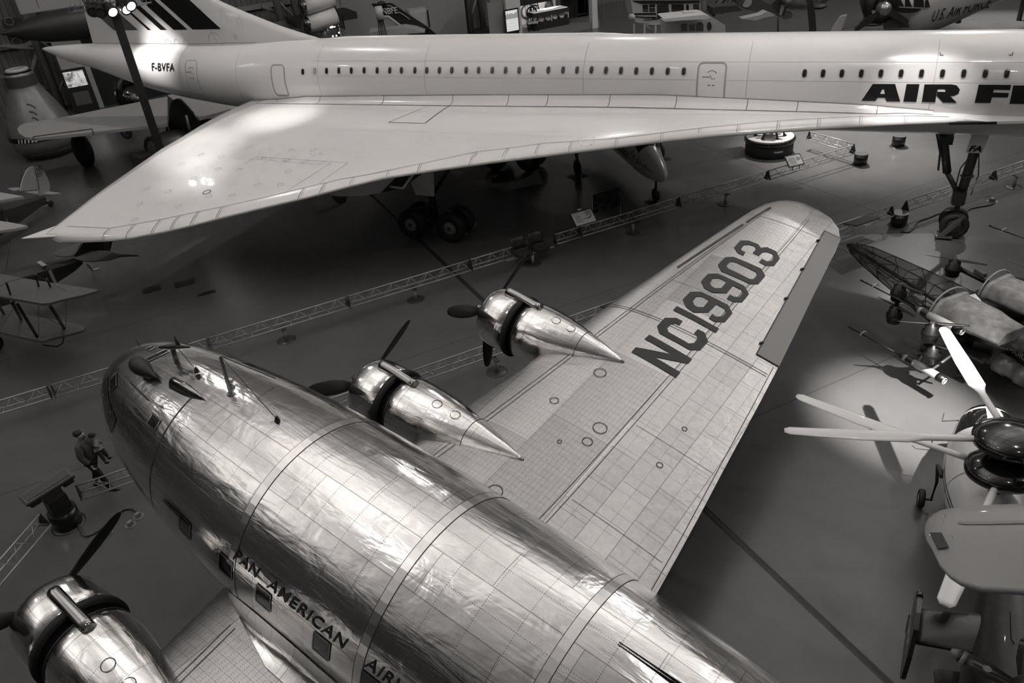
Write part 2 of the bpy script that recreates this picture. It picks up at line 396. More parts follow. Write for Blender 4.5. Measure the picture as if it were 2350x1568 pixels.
# ---- exhibit pavilions along the back wall
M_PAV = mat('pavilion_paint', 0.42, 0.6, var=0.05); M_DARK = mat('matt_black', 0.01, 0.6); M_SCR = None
def screen_mat(name, low):
    m, t = newmat(name); o = t.obj(); n = t.noise(o, 1.6, 5, 0.6, 1.5); z = t.sep(o)[2]
    r = t.n('ValToRGB'); r.color_ramp.elements[0].position = 0.38; r.color_ramp.elements[0].color = g(0.15)
    r.color_ramp.elements[1].position = 0.6; r.color_ramp.elements[1].color = g(0.8); t.put(r.inputs[0], n)
    ln = t.m('LESS_THAN', t.m('PINGPONG', z, 0.09), 0.02)
    txt = t.comb(*[t.m('SUBTRACT', 0.85, t.m('MULTIPLY', ln, 0.3))]*3)
    c = t.mixv(t.m('LESS_THAN', z, low), r.outputs[0], txt)
    t.put(t.b.inputs['Base Color'], (0, 0, 0, 1)); t.put(t.b.inputs['Emission Color'], c); t.b.inputs['Emission Strength'].default_value = 0.75
    return m
def kiosk(p, wid, hgt, z0, lab, low, ry=0, lower=True):
    T = Thing('screen_kiosk', lab, 'screen', rotz(p, ry))
    T.part('cabinet', MB().box((0, 0.12, (z0+hgt)/2), (wid+0.35, 0.2, z0+hgt+0.3), bev=0.02), M_DARK)
    T.part('display', MB().box((0, 0, z0+hgt/2), (wid, 0.05, hgt)), screen_mat('lit_screen_%d' % int(p.x*10+500), low))
    if lower: T.part('caption_panel', MB().box((0, 0, z0*0.55), (wid*0.8, 0.04, z0*0.5)), mat('caption_grey', 0.10, 0.5))
# left pavilion: pale wall with a dark opening
pa = G(178, 262); yA = pa.y
def xa(px, py, y): return GV(px, py, (0, y, 0), (0, 1, 0))
a0 = xa(150, 230, yA+0.6); a1 = xa(228, 230, yA+0.6)
T = Thing('exhibit_pavilion', 'pale box-like wall with a black opening behind the tail of the white airliner', 'pavilion', V((a0.x, yA+0.6, 0)))
wA = a1.x-a0.x
T.part('wall_panel', MB().box((wA/2+0.3, 0.25, 2.9), (wA*0.86, 0.4, 5.8)), M_PAV)
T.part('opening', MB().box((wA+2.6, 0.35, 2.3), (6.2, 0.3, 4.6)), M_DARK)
T.part('lintel', MB().box((wA+2.6, 0.2, 5.2), (6.2, 0.5, 1.2)), M_PAV)
T.part('side_wall', MB().box((wA+8, 0.3, 2.2), (4.6, 0.5, 4.4)), M_PAV)
kiosk(V((xa(195, 240, yA).x, yA, 0)), 1.25, 1.0, 1.75, 'lit screen on a dark kiosk behind the tail of the white airliner', -9, 0)
# centre pavilion, satellites behind glass lights
def at(px, py, y): return GV(px, py, (0, y, 0), (0, 1, 0))
yB = 62.0
b0 = at(692, 60, yB); b1 = at(783, 60, yB)
zt = at(740, 38, yB).z
T = Thing('space_gallery_pavilion', 'dark canopied gallery opening with small lamps behind the airliner fin', 'pavilion', V((b0.x, yB, 0)))
W = b1.x-b0.x
T.part('canopy', MB().box((W/2, -0.5, zt), (W+1.6, 3.2, 0.45)), M_DARK)
T.part('post', MB().box((0, 0, zt/2), (0.35, 0.35, zt)), mat('post_grey', 0.30, 0.5)); T.part('post', MB().box((W, 0, zt/2), (0.35, 0.35, zt)), mat('post_grey', 0.30, 0.5))
T.part('back_panel', MB().box((W/2, 1.6, zt/2), (W, 0.2, zt)), mat('gallery_grey', 0.12, 0.6))
T.part('side_panel', MB().box((-2.4, 1.2, zt/2), (4.6, 0.2, zt)), mat('gallery_grey', 0.12, 0.6))
T.part('wide_wall', MB().box((W+5.5, 1.4, zt*0.75), (10.6, 0.3, zt*1.5)), mat('gallery_wall', 0.22, 0.6, var=0.1, scale=0.3))
for k, (px, py) in enumerate(((681, 54), (757, 42), (761, 63), (768, 62), (752, 68), (778, 75), (764, 83), (772, 82), (758, 53))):
    q = at(px, py, yB+0.4); r = 0.13 if k == 2 else 0.06
    T = Thing('gallery_lamp', ['small lamp left of the gallery canopy', 'small lamp under the canopy right end', 'brightest lamp in the middle of the gallery', 'small lamp just right of the brightest one', 'small lamp low and left of the brightest one', 'small lamp beside the right gallery post', 'lamp lowest in the gallery above the white fuselage', 'lamp beside the lowest one in the gallery', 'tiny lamp over the brightest one'][k], 'lamp', q, 'small gallery lamps')
    T.part('bulb', MB().ball((0, 0, 0), r, 10, 6), mat('lamp_glow_big', 0.9, 0.4, emit=9) if k == 2 else mat('lamp_glow', 0.9, 0.4, emit=4)); T.part('cord', MB().cyl((0, 0, 0.05), (0, 0, max(0.4, zt-q.z-0.25)), 0.015, n=5), M_DARK)
q = at(733, 60, yB-0.3)
T = Thing('satellite', 'pale spindly satellite with long side arms hanging in the gallery', 'satellite', q)
ms = mat('foil_grey', 0.5, 0.35, 0.5, var=0.4, scale=6)
T.part('body', MB().box((0, 0, 0), (0.9, 0.8, 0.7), bev=0.08).cyl((0.1, 0, -0.3), (0.3, 0, -1.1), 0.22, 0.1).cyl((0.3, 0, -1.1), (0.35, 0, -1.8), 0.07), ms)
for s in (-1, 1):
    b = MB()
    for k in range(4): b.box((s*(0.75+0.5*k), 0, 0.1+s*0.06*k), (0.42, 0.1, 0.3))
    T.part('panel_arm', b, ms)
T.part('antenna', MB().lathe([(0, 0.02), (0.1, 0.3), (0.22, 0.42)], (-0.6, -0.2, -0.5), (0.2, -0.3, -1), 16), ms)
T.part('hanger', MB().cyl((0, 0, 0.3), (0, 0, zt-q.z), 0.02, n=5), M_DARK)
# hanging barrel shaped gondola in a tube frame
q = at(735, 24, 56.0)
T = Thing('instrument_gondola', 'white two-drum gondola in a black tube frame hanging above the gallery', 'gondola', q)
s = 56/1780*0.93
for k, dz in enumerate((0.52, -0.6)):
    T.part('drum', MB().lathe([(-1.05, 0.3), (-1.0, 0.55), (1.0, 0.55), (1.05, 0.3)], (0, 0, dz), (1, 0, 0.15), 24, True), mat('gondola_white', 0.62, 0.4))
    T.part('end_cap', MB().ball((-1.1, -0.1, dz-0.1), (0.35, 0.5, 0.5)), mat('dark_chrome', 0.2, 0.15, 1))
fr = MB()
for sx in (-1.2, 1.25):
    fr.tube([(sx, -0.62, -1.3), (sx, -0.7, 1.15), (sx, 0.7, 1.15), (sx, 0.7, -1.2)], 0.045, 6, True)
for sy in (-0.66, 0.7): fr.cyl((-1.2, sy, 1.15), (1.25, sy, 1.25), 0.045, n=6); fr.cyl((-1.2, sy, -1.2), (1.25, sy, -1.1), 0.045, n=6)
T.part('tube_frame', fr, mat('black_metal', 0.015, 0.4)); T.part('hanger', MB().cyl((0, 0, 1.2), (0, 0, 8), 0.02, n=5), M_DARK)
# right pavilion with the tall screen and the china display
yC = 57.0
def pc(px, py, y=yC): return at(px, py, y)
T = Thing('balloon_exhibit_pavilion', 'pale exhibit room with an open front holding furniture and a glass case', 'pavilion', V((pc(1130, 50).x, yC, 0)))
x0 = pc(1130, 50).x; rel = lambda px, py: pc(px, py).x-x0
zc = pc(1250, 3).z; xl = rel(1160, 50); xr = rel(1193, 50); xe = rel(1362, 40)
T.part('door_wall', MB().box((xl/2, 0.2, zc*0.75), (xl, 0.3, zc*1.5)), mat('door_wall_grey', 0.17, 0.6))
T.part('screen_pier', MB().box(((xl+xr)/2, 0, zc*0.75), (xr-xl, 0.6, zc*1.5)), mat('pier_pale', 0.50, 0.6))
T.part('soffit', MB().box(((xr+xe)/2, 1.6, zc+0.9), (xe-xr, 3, 1.9)), M_DARK)
T.part('room_back', MB().box(((xr+xe)/2, 4, zc/2), (xe-xr+1.5, 0.2, zc)), mat('room_pale', 0.42, 0.6))
T.part('room_floor', MB().box(((xr+xe)/2+0.2, 2.2, 0.25), (xe-xr+0.6, 4.6, 0.5)), mat('stage_grey', 0.16, 0.5))
T.part('end_pier', MB().box((xe, 0, zc/2), (0.5, 0.5, zc)), mat('pier_pale', 0.50, 0.6))
T.part('door_leaf', MB().box((xl*0.3, 0, 1.6), (1.3, 0.08, 3.2)), mat('door_leaf_grey', 0.2, 0.5))
spot('display_case_lamp', (x0+(xr+xe)/2, yC+1.5, zc-0.1), (x0+(xr+xe)/2, yC+3.5, 0.6), 420, 150)
# tall screen
q = pc(1175, 45, yC-0.5); hgt = pc(1172, 24, yC-0.5).z-pc(1180, 70, yC-0.5).z
kz = pc(1180, 70, yC-0.5).z
T = Thing('information_screen', 'tall lit screen with mountains above text, on the pale pier over the white fuselage', 'screen', V((q.x, yC-0.5, 0)))
T.part('frame', MB().box((0, 0.06, kz+hgt/2), (1.22, 0.12, hgt+0.2)), M_DARK)
def scr2():
    m, t = newmat('tall_screen'); o = t.obj(); x, y, z = t.sep(o)
    ridge = t.m('ADD', t.m('MULTIPLY', t.noise(t.comb(x, 0, 0), 3.0, 4), 1.3), kz+hgt*0.42)
    sky = t.m('SUBTRACT', 0.85, t.m('MULTIPLY', t.m('LESS_THAN', z, ridge), 0.5))
    tx = t.m('SUBTRACT', 0.8, t.m('MULTIPLY', t.m('LESS_THAN', t.m('PINGPONG', z, 0.1), 0.014), 0.2))
    top = t.m('GREATER_THAN', z, kz+hgt*0.6); v = t.m('ADD', t.m('MULTIPLY', top, sky), t.m('MULTIPLY', t.m('SUBTRACT', 1, top), tx))
    t.put(t.b.inputs['Base Color'], (0, 0, 0, 1)); t.put(t.b.inputs['Emission Color'], t.comb(v, v, v)); t.b.inputs['Emission Strength'].default_value = 0.8; return m
T.part('display', MB().box((0, -0.02, kz+hgt/2), (1.0, 0.05, hgt)), scr2()); T.part('stand', MB().box((0, 0.1, kz/2), (1.1, 0.1, kz)), M_DARK)
# glass case with plates
yd = yC+0.9; q0 = at(1222, 36, yd); q1 = at(1302, 27, yd)
ztop = q1.z+0.2; base = V(((q0.x+q1.x)/2, yd, 0.5)); Lc = q1.x-q0.x
T = Thing('display_case', 'long glass display case with a lit pale top in the exhibit room', 'display case', base)
T.part('case_top', MB().box((0, 0.4, ztop-0.5), (Lc, 1.3, 0.3)), mat('case_dark', 0.03, 0.5)); T.part('diffuser', MB().box((0, 0.4, ztop-0.33), (Lc*0.96, 1.1, 0.06)), mat('case_lit_top', 0.8, 0.5, emit=0.25))
for sx in (-0.48, 0, 0.48):
    for sy in (-0.2, 1.0): T.part('case_post', MB().box((sx*Lc, sy, (ztop-0.5)/2), (0.07, 0.07, ztop-0.6)), mat('case_post_pale', 0.5, 0.4))
T.part('plinth', MB().box((0, 0.4, 0.25), (Lc, 1.3, 0.5)), M_DARK)
pm = mat('china_white', 0.65, 0.3)
kk = 0
for row, (zz, dy, n) in enumerate(((0.95, 0.0, 4), (1.05, 0.6, 5))):
    for k in range(n):
        b = MB().lathe([(0, 0.02), (0.01, 0.16), (0.05, 0.25), (0.06, 0.26), (0.03, 0.15), (0.02, 0.02)], (0, 0, 0), (0, -1, 0.25), 18)
        o = solo('china_plate', b, pm, 'round china plate standing upright in the %s row of the glass case' % ('front', 'back')[row], 'plate', 'china plates in the %s row' % ('front', 'back')[row])
        o.location = base+V((-Lc*0.25+k*0.62+0.1*row, 0.1+dy, zz-0.2)); kk += 1
for k in range(3):
    q = at(1302+k*6.5, 22, yC+3.7); b = MB().lathe([(0, 0.02), (0.01, 0.14), (0.05, 0.24), (0.03, 0.14), (0.02, 0.02)], (0, 0, 0), (0, -1, 0), 18)
    solo('wall_plate', b, pm, ['leftmost round plate on the exhibit room back wall', 'middle round plate on the exhibit room back wall', 'rightmost round plate on the exhibit room back wall'][k], 'plate', 'plates on the back wall').location = q
def chair_proto():
    T = Thing('dining_chair', 'x', 'chair', V((0, 0, 0)), 'old chairs in the exhibit room')
    T.part('seat', MB().box((0, 0, 0.45), (0.6, 0.55, 0.08), bev=0.02), mat('seat_pale', 0.5, 0.6))
    b = MB().torus((0, 0.27, 0.98), (0, 1, 0.1), 0.28, 0.04, 18, 6)
    for a in (-0.1, 0, 0.1): b.cyl((a, 0.27, 0.45), (a, 0.27, 1.25), 0.02, n=6)
    T.part('backrest', b, mat('dark_wood', 0.02, 0.4))
    for x in (-0.26, 0.26):
        for y in (-0.23, 0.23): T.part('leg', MB().cyl((x, y, 0), (x*0.9, y, 0.44), 0.025, 0.03, 8), mat('dark_wood', 0.02, 0.4))
    return T.o
c0 = chair_proto()
for k, (px, lab) in enumerate(((1206, 'round-backed old chair nearest the tall screen'), (1222, 'second round-backed old chair from the tall screen'), (1243, 'round-backed old chair behind the left end of the glass case'), (1277, 'round-backed old chair behind the middle of the glass case'))):
    c = c0 if k == 0 else copy_tree(c0); c['label'] = lab
    c.location = (at(px, 60, yC+2.2).x, yC+(0.9 if k == 0 else 1.3 if k == 1 else 2.7), 0.5); c.rotation_euler = (0, 0, 0.3*k-0.4); c.scale = (1.35,)*3
for k, (px, w_, h_, lab) in enumerate(((1314, 2.6, 2.0, 'dark chest of drawers with a pale top in the exhibit room'), (1338, 1.5, 3.6, 'tall dark cabinet beside the right pier of the exhibit room'))):
    T = Thing('cabinet', lab, 'cabinet', V((at(px, 50, yC+3).x, yC+3.0, 0.5)))
    T.part('carcass', MB().box((0, 0, h_/2), (w_, 0.8, h_), bev=0.02), mat('dark_wood', 0.02, 0.4)); T.part('cabinet_top', MB().box((0, 0, h_+0.03), (w_+0.1, 0.9, 0.06)), mat('seat_pale', 0.5, 0.6) if k == 0 else mat('dark_wood', 0.02, 0.4))
    for s in (-1, 1): T.part('cabinet_door', MB().box((s*w_/4, -0.42, h_*0.5), (w_*0.46, 0.04, h_*0.85), bev=0.01), mat('darker_wood', 0.012, 0.35))
# ================================================================ WHITE DELTA WING AIRLINER
ca = -0.8747; CN = V((23.498, 15.395, 0)); CF = V((math.cos(ca), math.sin(ca), 0)); CR = V((CF.y, -CF.x, 0))
def CP(x, y, z): return CN+CF*x+CR*y+V((0, 0, z))
def cxyz(P): d = P-CN; return d.dot(CF), d.dot(CR), d.z
def chit(px, py, y): P = GV(px, py, CN+CR*y, CR); return cxyz(P)
M_WHT = mat('gloss_white_airliner', 0.70, 0.24, coat=0.3, var=0.02, scale=0.35)
M_SEAM = mat('panel_seam_grey', 0.30, 0.5); M_SEAM2 = mat('panel_seam_dark', 0.10, 0.5); M_INK = mat('livery_black', 0.008, 0.35)
X_ = [-41.6, -41.3, -40.9, -39.8, -37.9, -36.4, -34.6, -32.7, -31, -29, -26, -20, 3, 9, 13, 16, 18.3, 19.8]
ZT = [6.27, 6.33, 6.36, 6.42, 6.47, 6.46, 6.42, 6.40, 6.40, 6.42, 6.55, 6.6, 6.6, 6.55, 6.2, 5.5, 4.8, 4.3]
ZB = [6.2, 6.1, 5.98, 5.65, 5.28, 4.86, 4.42, 4.08, 3.85, 3.66, 3.55, 3.5, 3.5, 3.5, 3.55, 3.7, 3.9, 4.1]
WD = [0.03, 0.12, 0.2, 0.42, 0.66, 0.86, 1.06, 1.22, 1.32, 1.4, 1.44, 1.44, 1.44, 1.4, 1.1, 0.7, 0.35, 0.05]
def csec(x): return smooth(x, X_, ZT), smooth(x, X_, ZB), smooth(x, X_, WD)
def cskin(x, z, off=0.012):
    zt, zb, w_ = csec(x); zc = (zt+zb)/2; h = (zt-zb)/2; q = max(-1, min(1, (z-zc)/h)); c = math.sqrt(max(0, 1-q*q))
    return CP(x, w_*c+off*c, z+off*q)
def cnrm(x, z):
    zt, zb, w_ = csec(x); zc = (zt+zb)/2; h = (zt-zb)/2; q = (z-zc)/h; c = math.sqrt(max(0, 1-q*q)); return (CR*(c/w_)+V((0, 0, q/h))).normalized()
AL = Thing('airliner', 'long white supersonic delta wing airliner with dark stripes on its fin', 'airplane', V(CP(-18.19, 0, 0)))
def ap(name, mb, mt, **k): return AL.part(name, mb, mt, world=True, **k)
xs = [-41.6, -41.5, -41.3, -41.1, -40.9, -40.4]+[-39.8+i*0.95 for i in range(15)]+[-26+i*1.45 for i in range(21)]+[5, 7, 9, 10.5, 12, 13, 14.5, 16, 17.2, 18.3, 19.1, 19.6, 19.8]
fb = MB(); rings = []
for x in xs:
    zt, zb, w_ = csec(x); zc = (zt+zb)/2; h = (zt-zb)/2
    rings.append([CP(x, w_*math.cos(a), zc+h*math.sin(a)) for a in [2*PI*k/48 for k in range(48)]])
fb.loft(rings); fb.setm(1)
def hoop(x, z0=3.7, z1=6.58, wd=0.012):
    zs_ = [z0+(z1-z0)*k/22 for k in range(23)]; fb.ribbon([cskin(x, z, 0.006) for z in zs_], [cnrm(x, z) for z in zs_], wd)
for x in (-39.3, -31.6, -28.3, -24.0, -19.0, -12.6, -7.0, -1.6): hoop(x)
def sline(x0, x1, z, wd=0.012, n=14):
    P = [x0+(x1-x0)*k/n for k in range(n+1)]; fb.ribbon([cskin(x, z, 0.006) for x in P], [cnrm(x, z) for x in P], wd)
sline(-24.3, 1, 5.95, 0.006); sline(-24.3, 1, 5.42, 0.006)
fb.setm(2)
for px, py in ((733, 99), (775, 97), (1325, 87)): # small dark skin marks
    x, y, z = chit(px, py, 1.2); fb.ribbon([cskin(x-0.06, z), cskin(x+0.05, z+0.02)], cnrm(x, z), 0.03)
for sx, x in ((1, -1.55), (-1, 0.3)):
    z = 6.12; fb.ribbon([cskin(x, z+0.06), cskin(x, z), cskin(x+0.09*sx, z)], [cnrm(x, z)]*3, 0.03)
FUSE = ap('fuselage', fb, [M_WHT, M_SEAM, M_SEAM2])
# spine fairing on the crown
sp = MB(); rr = []
for k in range(25):
    x = -25+k*0.6; hh = 0.13*min(1, (k+0.3)/3, (24.3-k)/3)
    zt = csec(x)[0]; rr.append([CP(x, -0.16+0.32*i/8, zt-0.05+hh*math.sin(PI*i/8)) for i in range(9)])
sp.loft(rr, False, False, False); ap('spine_fairing', sp, M_WHT)
# cabin windows
def ovalpts(x, z, a, b, off=0.016, n=18):
    P = []
    for k in range(n):
        t = 2*PI*k/n; c = abs(math.cos(t))**0.7*(1 if math.cos(t) > 0 else -1); s = abs(math.sin(t))**0.7*(1 if math.sin(t) > 0 else -1)
        P.append(cskin(x+a*c, z+b*s, off))
    return P
M_WIN = mat('dark_window_glass', 0.012, 0.12, coat=0.5); M_WINL = mat('pale_window_blank', 0.36, 0.3)
wxs = [693, 719.8, 747.1, 775.2, 803.8, 833.1, 863, 892.1, 918.7, 949.6, 976.9, 1006, 1034.3, 1067.3, 1096, 1127.3, 1158, 1189, 1220.8, 1256.2, 1289.9, 1322.1, 1355.3, 1388.7, 1423, 1458.4, 1494.4, 1530.7, 1567.7, 1845.7, 1888.3, 1931.5, 1976.2, 2021.2, 2067.6, 2114.7, 2163, 2212, 2261.6, 2311]
wys = [166, 164.5, 164, 163.5, 163.5]+[163]*9+[163]*9+[163.5, 164.2, 165, 165.3, 165.6, 166, 166.3]
wys = wys[:29]+[170.4+0.11*i for i in range(11)]
while len(wys) < len(wxs): wys.insert(10, 163)
for i, (px, py) in enumerate(zip(wxs, wys)):
    x, y, z = chit(px, py, 1.42); P = ovalpts(x, z, 0.062, 0.105)
    b = MB().prism(P, -CR*0.05)
    o = ap('cabin_window', b, M_WINL if i == 1 else M_WIN, **({'label': 'pale blanked window'} if i == 1 else {}))
    rim = MB(); rim.ribbon(ovalpts(x, z, 0.076, 0.12, 0.012), cnrm(x, z), 0.02, True)
    AL.part('window_rim', rim, mat('rim_grey', 0.42, 0.4), parent=o, world=True)
# doors
def door(x0, x1, z0, z1, wd, lab, slant=0.0, mark=True, rim='door_edge_grey'):
    P = []
    r = 0.16; cs = [(x1-r, z1-r, 0), (x0+r, z1-r, 90), (x0+r, z0+r, 180), (x1-r, z0+r, 270)]
    for cx_, cz_, a0 in cs:
        for k in range(6): a = math.radians(a0+18*k); P.append((cx_+r*math.cos(a), cz_+r*math.sin(a)))
    Q = []
    for i in range(len(P)):
        a, b_ = P[i], P[(i+1) % len(P)]; m_ = 5 if abs(a[0]-b_[0])+abs(a[1]-b_[1]) > 0.3 else 1
        for k in range(m_): Q.append((lerp(a[0], b_[0], k/m_), lerp(a[1], b_[1], k/m_)))
    b = MB(); nx, nz = 6, 10
    b.loft([[cskin(lerp(x0+0.03, x1-0.03, i/nx), lerp(z0+0.05, z1-0.05, j/nz), 0.008) for i in range(nx+1)] for j in range(nz+1)], False, False, False)
    o = ap('passenger_door', b, M_WHT, label=lab)
    rb = MB(); rb.ribbon([cskin(x, z, 0.016) for x, z in Q], [cnrm(x, z) for x, z in Q], wd, True)
    AL.part('door_rim', rb, mat(rim, 0.33, 0.5), parent=o, world=True)
    if mark:
        mk = MB(); zc = z1-0.26*(z1-z0); xc = (x0+x1)/2; n = cnrm(xc, zc)
        mk.ribbon([cskin(xc+0.18*math.cos(t), zc-0.05+0.16*math.sin(t), 0.014) for t in [0.5+0.25*k for k in range(9)]], n, 0.02)
        mk.ribbon([cskin(xc-0.3, zc-0.08, 0.014), cskin(xc-0.05, zc-0.08, 0.014)], n, 0.025); mk.ribbon([cskin(xc-0.05, zc-0.02, 0.014), cskin(xc+0.03, zc-0.15, 0.014), cskin(xc+0.12, zc-0.12, 0.014)], n, 0.02)
        for k in range(2): mk.ribbon([cskin(xc-0.1+0.14*k, zc-0.33, 0.014), cskin(xc-0.02+0.14*k, zc-0.33, 0.014)], n, 0.03)
        AL.part('door_marking', mk, M_SEAM2, parent=o, world=True)
door(-8.6, -7.7, 4.62, 5.93, 0.055, 'wide outlined door ahead of the wing middle')
door(-26.36, -25.68, 4.58, 5.81, 0.05, 'narrow outlined door near the wing root rear', mark=False)
door(-31.22, -30.53, 4.5, 5.94, 0.018, 'thin-lined hatch ahead of the registration letters')
def ctext(s, px, py, h, sh=0.0, bold=0.0, ws=1.0, sp_=1.0):
    x0, _, z0 = chit(px, py, 1.35)
    return letters(s, h, lambda u, v: cskin(x0+u, z0+v, 0.014), sh, bold, ws, sp_, 1)
ap('registration_letters', ctext('F-BVFA', 341, 164.5, 0.30, 0, 0.012, 0.98, 1.12), M_INK)
# big airline lettering
def zf_(pts): return [(1650+x/3.357, y/3.357) for x, y in pts]
L_A = zf_([(1097, 773), (1185, 645), (1357, 645), (1397, 779), (1293, 778), (1278, 748), (1225, 747), (1241, 719), (1279, 719), (1272, 683), (1258, 683), (1241, 719.5), (1224, 748), (1206, 774)])
L_I = zf_([(1420, 779), (1445, 646), (1545, 646), (1520, 781)])
L_R = zf_([(1562, 781), (1583, 648), (1790, 648), (1830, 655), (1855, 685), (1845, 715), (1810, 733), (1780, 735), (1832, 786), (1725, 785), (1675, 730), (1680, 702), (1740, 704), (1748, 692), (1738, 682), (1686, 682), (1679, 702.5), (1674, 731), (1665, 783)])
L_F = zf_([(1968, 787), (2000, 650), (2250, 652), (2240, 690), (2115, 686), (2110, 708), (2232, 712), (2222, 745), (2103, 743), (2090, 788)])
def to_xz(P): return [chit(a, b, 1.38)[0::2] for a, b in P]
gl = [to_xz(p) for p in (L_A, L_I, L_R, L_F)]
r2 = gl[2]; dx = chit(2317, 233, 1.38)[0]-r2[0][0]; gl.append([(x+dx, z) for x, z in r2]); gl.append([(x+r2[0][0]+dx-gl[0][0][0]+1.12, z) for x, z in gl[0]])
ap('airline_lettering', glyphs(gl, lambda u, v: cskin(u, v, 0.014), 4), M_INK)
# fin
FIN = [(-24.2, 6.5), (-26.3, 7.06), (-28.2, 7.72), (-29.5, 8.22), (-31.5, 9.25), (-33.5, 10.6), (-35.2, 11.8), (-35.9, 12.2)]
def finx0(z): return interp(z, [p[1] for p in FIN], [p[0] for p in FIN])
def finx1(z): return -37.88+(z-6.45)*0.13
def fth(x, z):
    a, b_ = finx0(z), finx1(z); t = (x-b_)/(a-b_) if a != b_ else 0; t = max(0, min(1, t)); return 0.24*math.sqrt(max(0, min(1, (1-t)*4)))*min(1, 0.15+t*1.6)*(1-0.6*(z-6.45)/5.8)
fn = MB()
for s in (1, -1):
    fn.loft([[CP(lerp(finx1(z), finx0(z), k/24), s*fth(lerp(finx1(z), finx0(z), k/24), z), z) for k in range(25)] for z in [6.3+0.2*j for j in range(30)]+[12.2]], False, False, False)
fn.setm(1)
def fl(P, wd=0.014, s=1): fn.ribbon([CP(x, s*(fth(x, z)+0.012), z) for x, z in P], CR, wd)
fl([(-29.9, 6.5), (-30.2, 7.4), (-30.4, 8.0)]); fl([(-24.4, 6.52), (-28, 6.5), (-31, 6.47), (-37.8, 6.5)], 0.02)
for cxp, czp, a_, b_ in ((515, 40, 0.13, 0.36), (553, 57, 0.12, 0.3), (544, 85, 0.07, 0.1)):
    x, y, z = chit(cxp, czp, 0.15); fn.ribbon([CP(x+a_*math.cos(t), fth(x, z)+0.012, z+b_*math.sin(t)) for t in [2*PI*k/24 for k in range(24)]], CR, 0.012, True)
for px in (387, 408, 430, 498):
    x, y, z = chit(px, 104, 0.2); R_ = 0.2 if px < 450 else 0.42
    fl([(x+R_*math.cos(t), z+1.3*R_*math.sin(t)) for t in [PI*k/10 for k in range(11)]])
FO = ap('tail_fin', fn, [M_WHT, M_SEAM])
ST = [(-36.1, -34.5, 'stripe_grey'), (-33.87, -33.68, 'ink'), (-33.07, -32.68, 'ink'), (-32.26, -31.42, 'ink'), (-31.12, -29.49, 'ink')]
M_STG = mat('stripe_grey_paint', 0.10, 0.4)
for x0, x1, k in ST:
    b = MB(); N_ = 24
    rows = []
    for j in range(N_+1):
        z = 7.07+4.3*j/N_; dx = -(z-7.07)*1.15; a, c = max(x0+dx, finx1(z)), max(x1+dx, finx1(z)); rows.append([CP(lerp(a, c, i/6), fth(lerp(a, c, i/6), z)+0.014, z) for i in range(7)])
    b.loft(rows, False, False, False); AL.part('fin_stripe', b, M_INK if k == 'ink' else M_STG, parent=FO, world=True)
# wing
LEP = [(-0.99, 1.68), (-2.49, 2.07), (-4.3, 2.57), (-5.54, 2.91), (-8.09, 3.61), (-10.67, 4.58), (-13.3, 5.57), (-16.34, 6.99), (-17.46, 7.5), (-19.57, 9.02), (-21.61, 10.34), (-23.17, 11.32), (-24.47, 11.96), (-25.25, 12.2), (-26.29, 12.4), (-27.2, 12.5)]
def le(y): return smooth(y, [p[1] for p in LEP], [p[0] for p in LEP]) if y > 1.68 else -0.99+(1.68-y)*3.2
def zroot(x): return interp(x, [-27.9, -18, -11, -4, 2], [4.33, 4.45, 4.56, 4.56, 4.5])
def ztop(x, y):
    a = interp(y, [0, 1.4, 4.5, 6.9, 10, 12.8], [4.4, 4.36, 4.22, 4.0, 3.52, 2.95]); f = min(1, max(0, (y-1.5)/4)); f = f*f*(3-2*f)
    zr = zroot(x); zz = lerp(zr, a, f)
    d = le(y)-x; return zz-0.16*math.exp(-max(d, 0)/0.35)
def wth(x, y):
    c = le(y)+27.8; t = (le(y)-x)/max(c, 0.1); return (0.10+0.035*c*0.5)*4*max(t, 0)**0.5*(1-max(0, t))*0.62+0.02
def WP(x, y, off=0.0, side=1): return CP(x, y*side, ztop(x, y)+off)
ys = [1.25, 1.45, 1.68, 2.0, 2.4, 2.9, 3.4, 4, 4.6, 5.3, 6, 6.8, 7.5, 8.2, 9, 9.7, 10.4, 11, 11.5, 11.96, 12.2, 12.4, 12.5]
ts = [0, 0.004, 0.012, 0.025, 0.045, 0.08, 0.13, 0.2, 0.28, 0.36, 0.45, 0.54, 0.63, 0.72, 0.8, 0.87, 0.93, 0.97, 1]
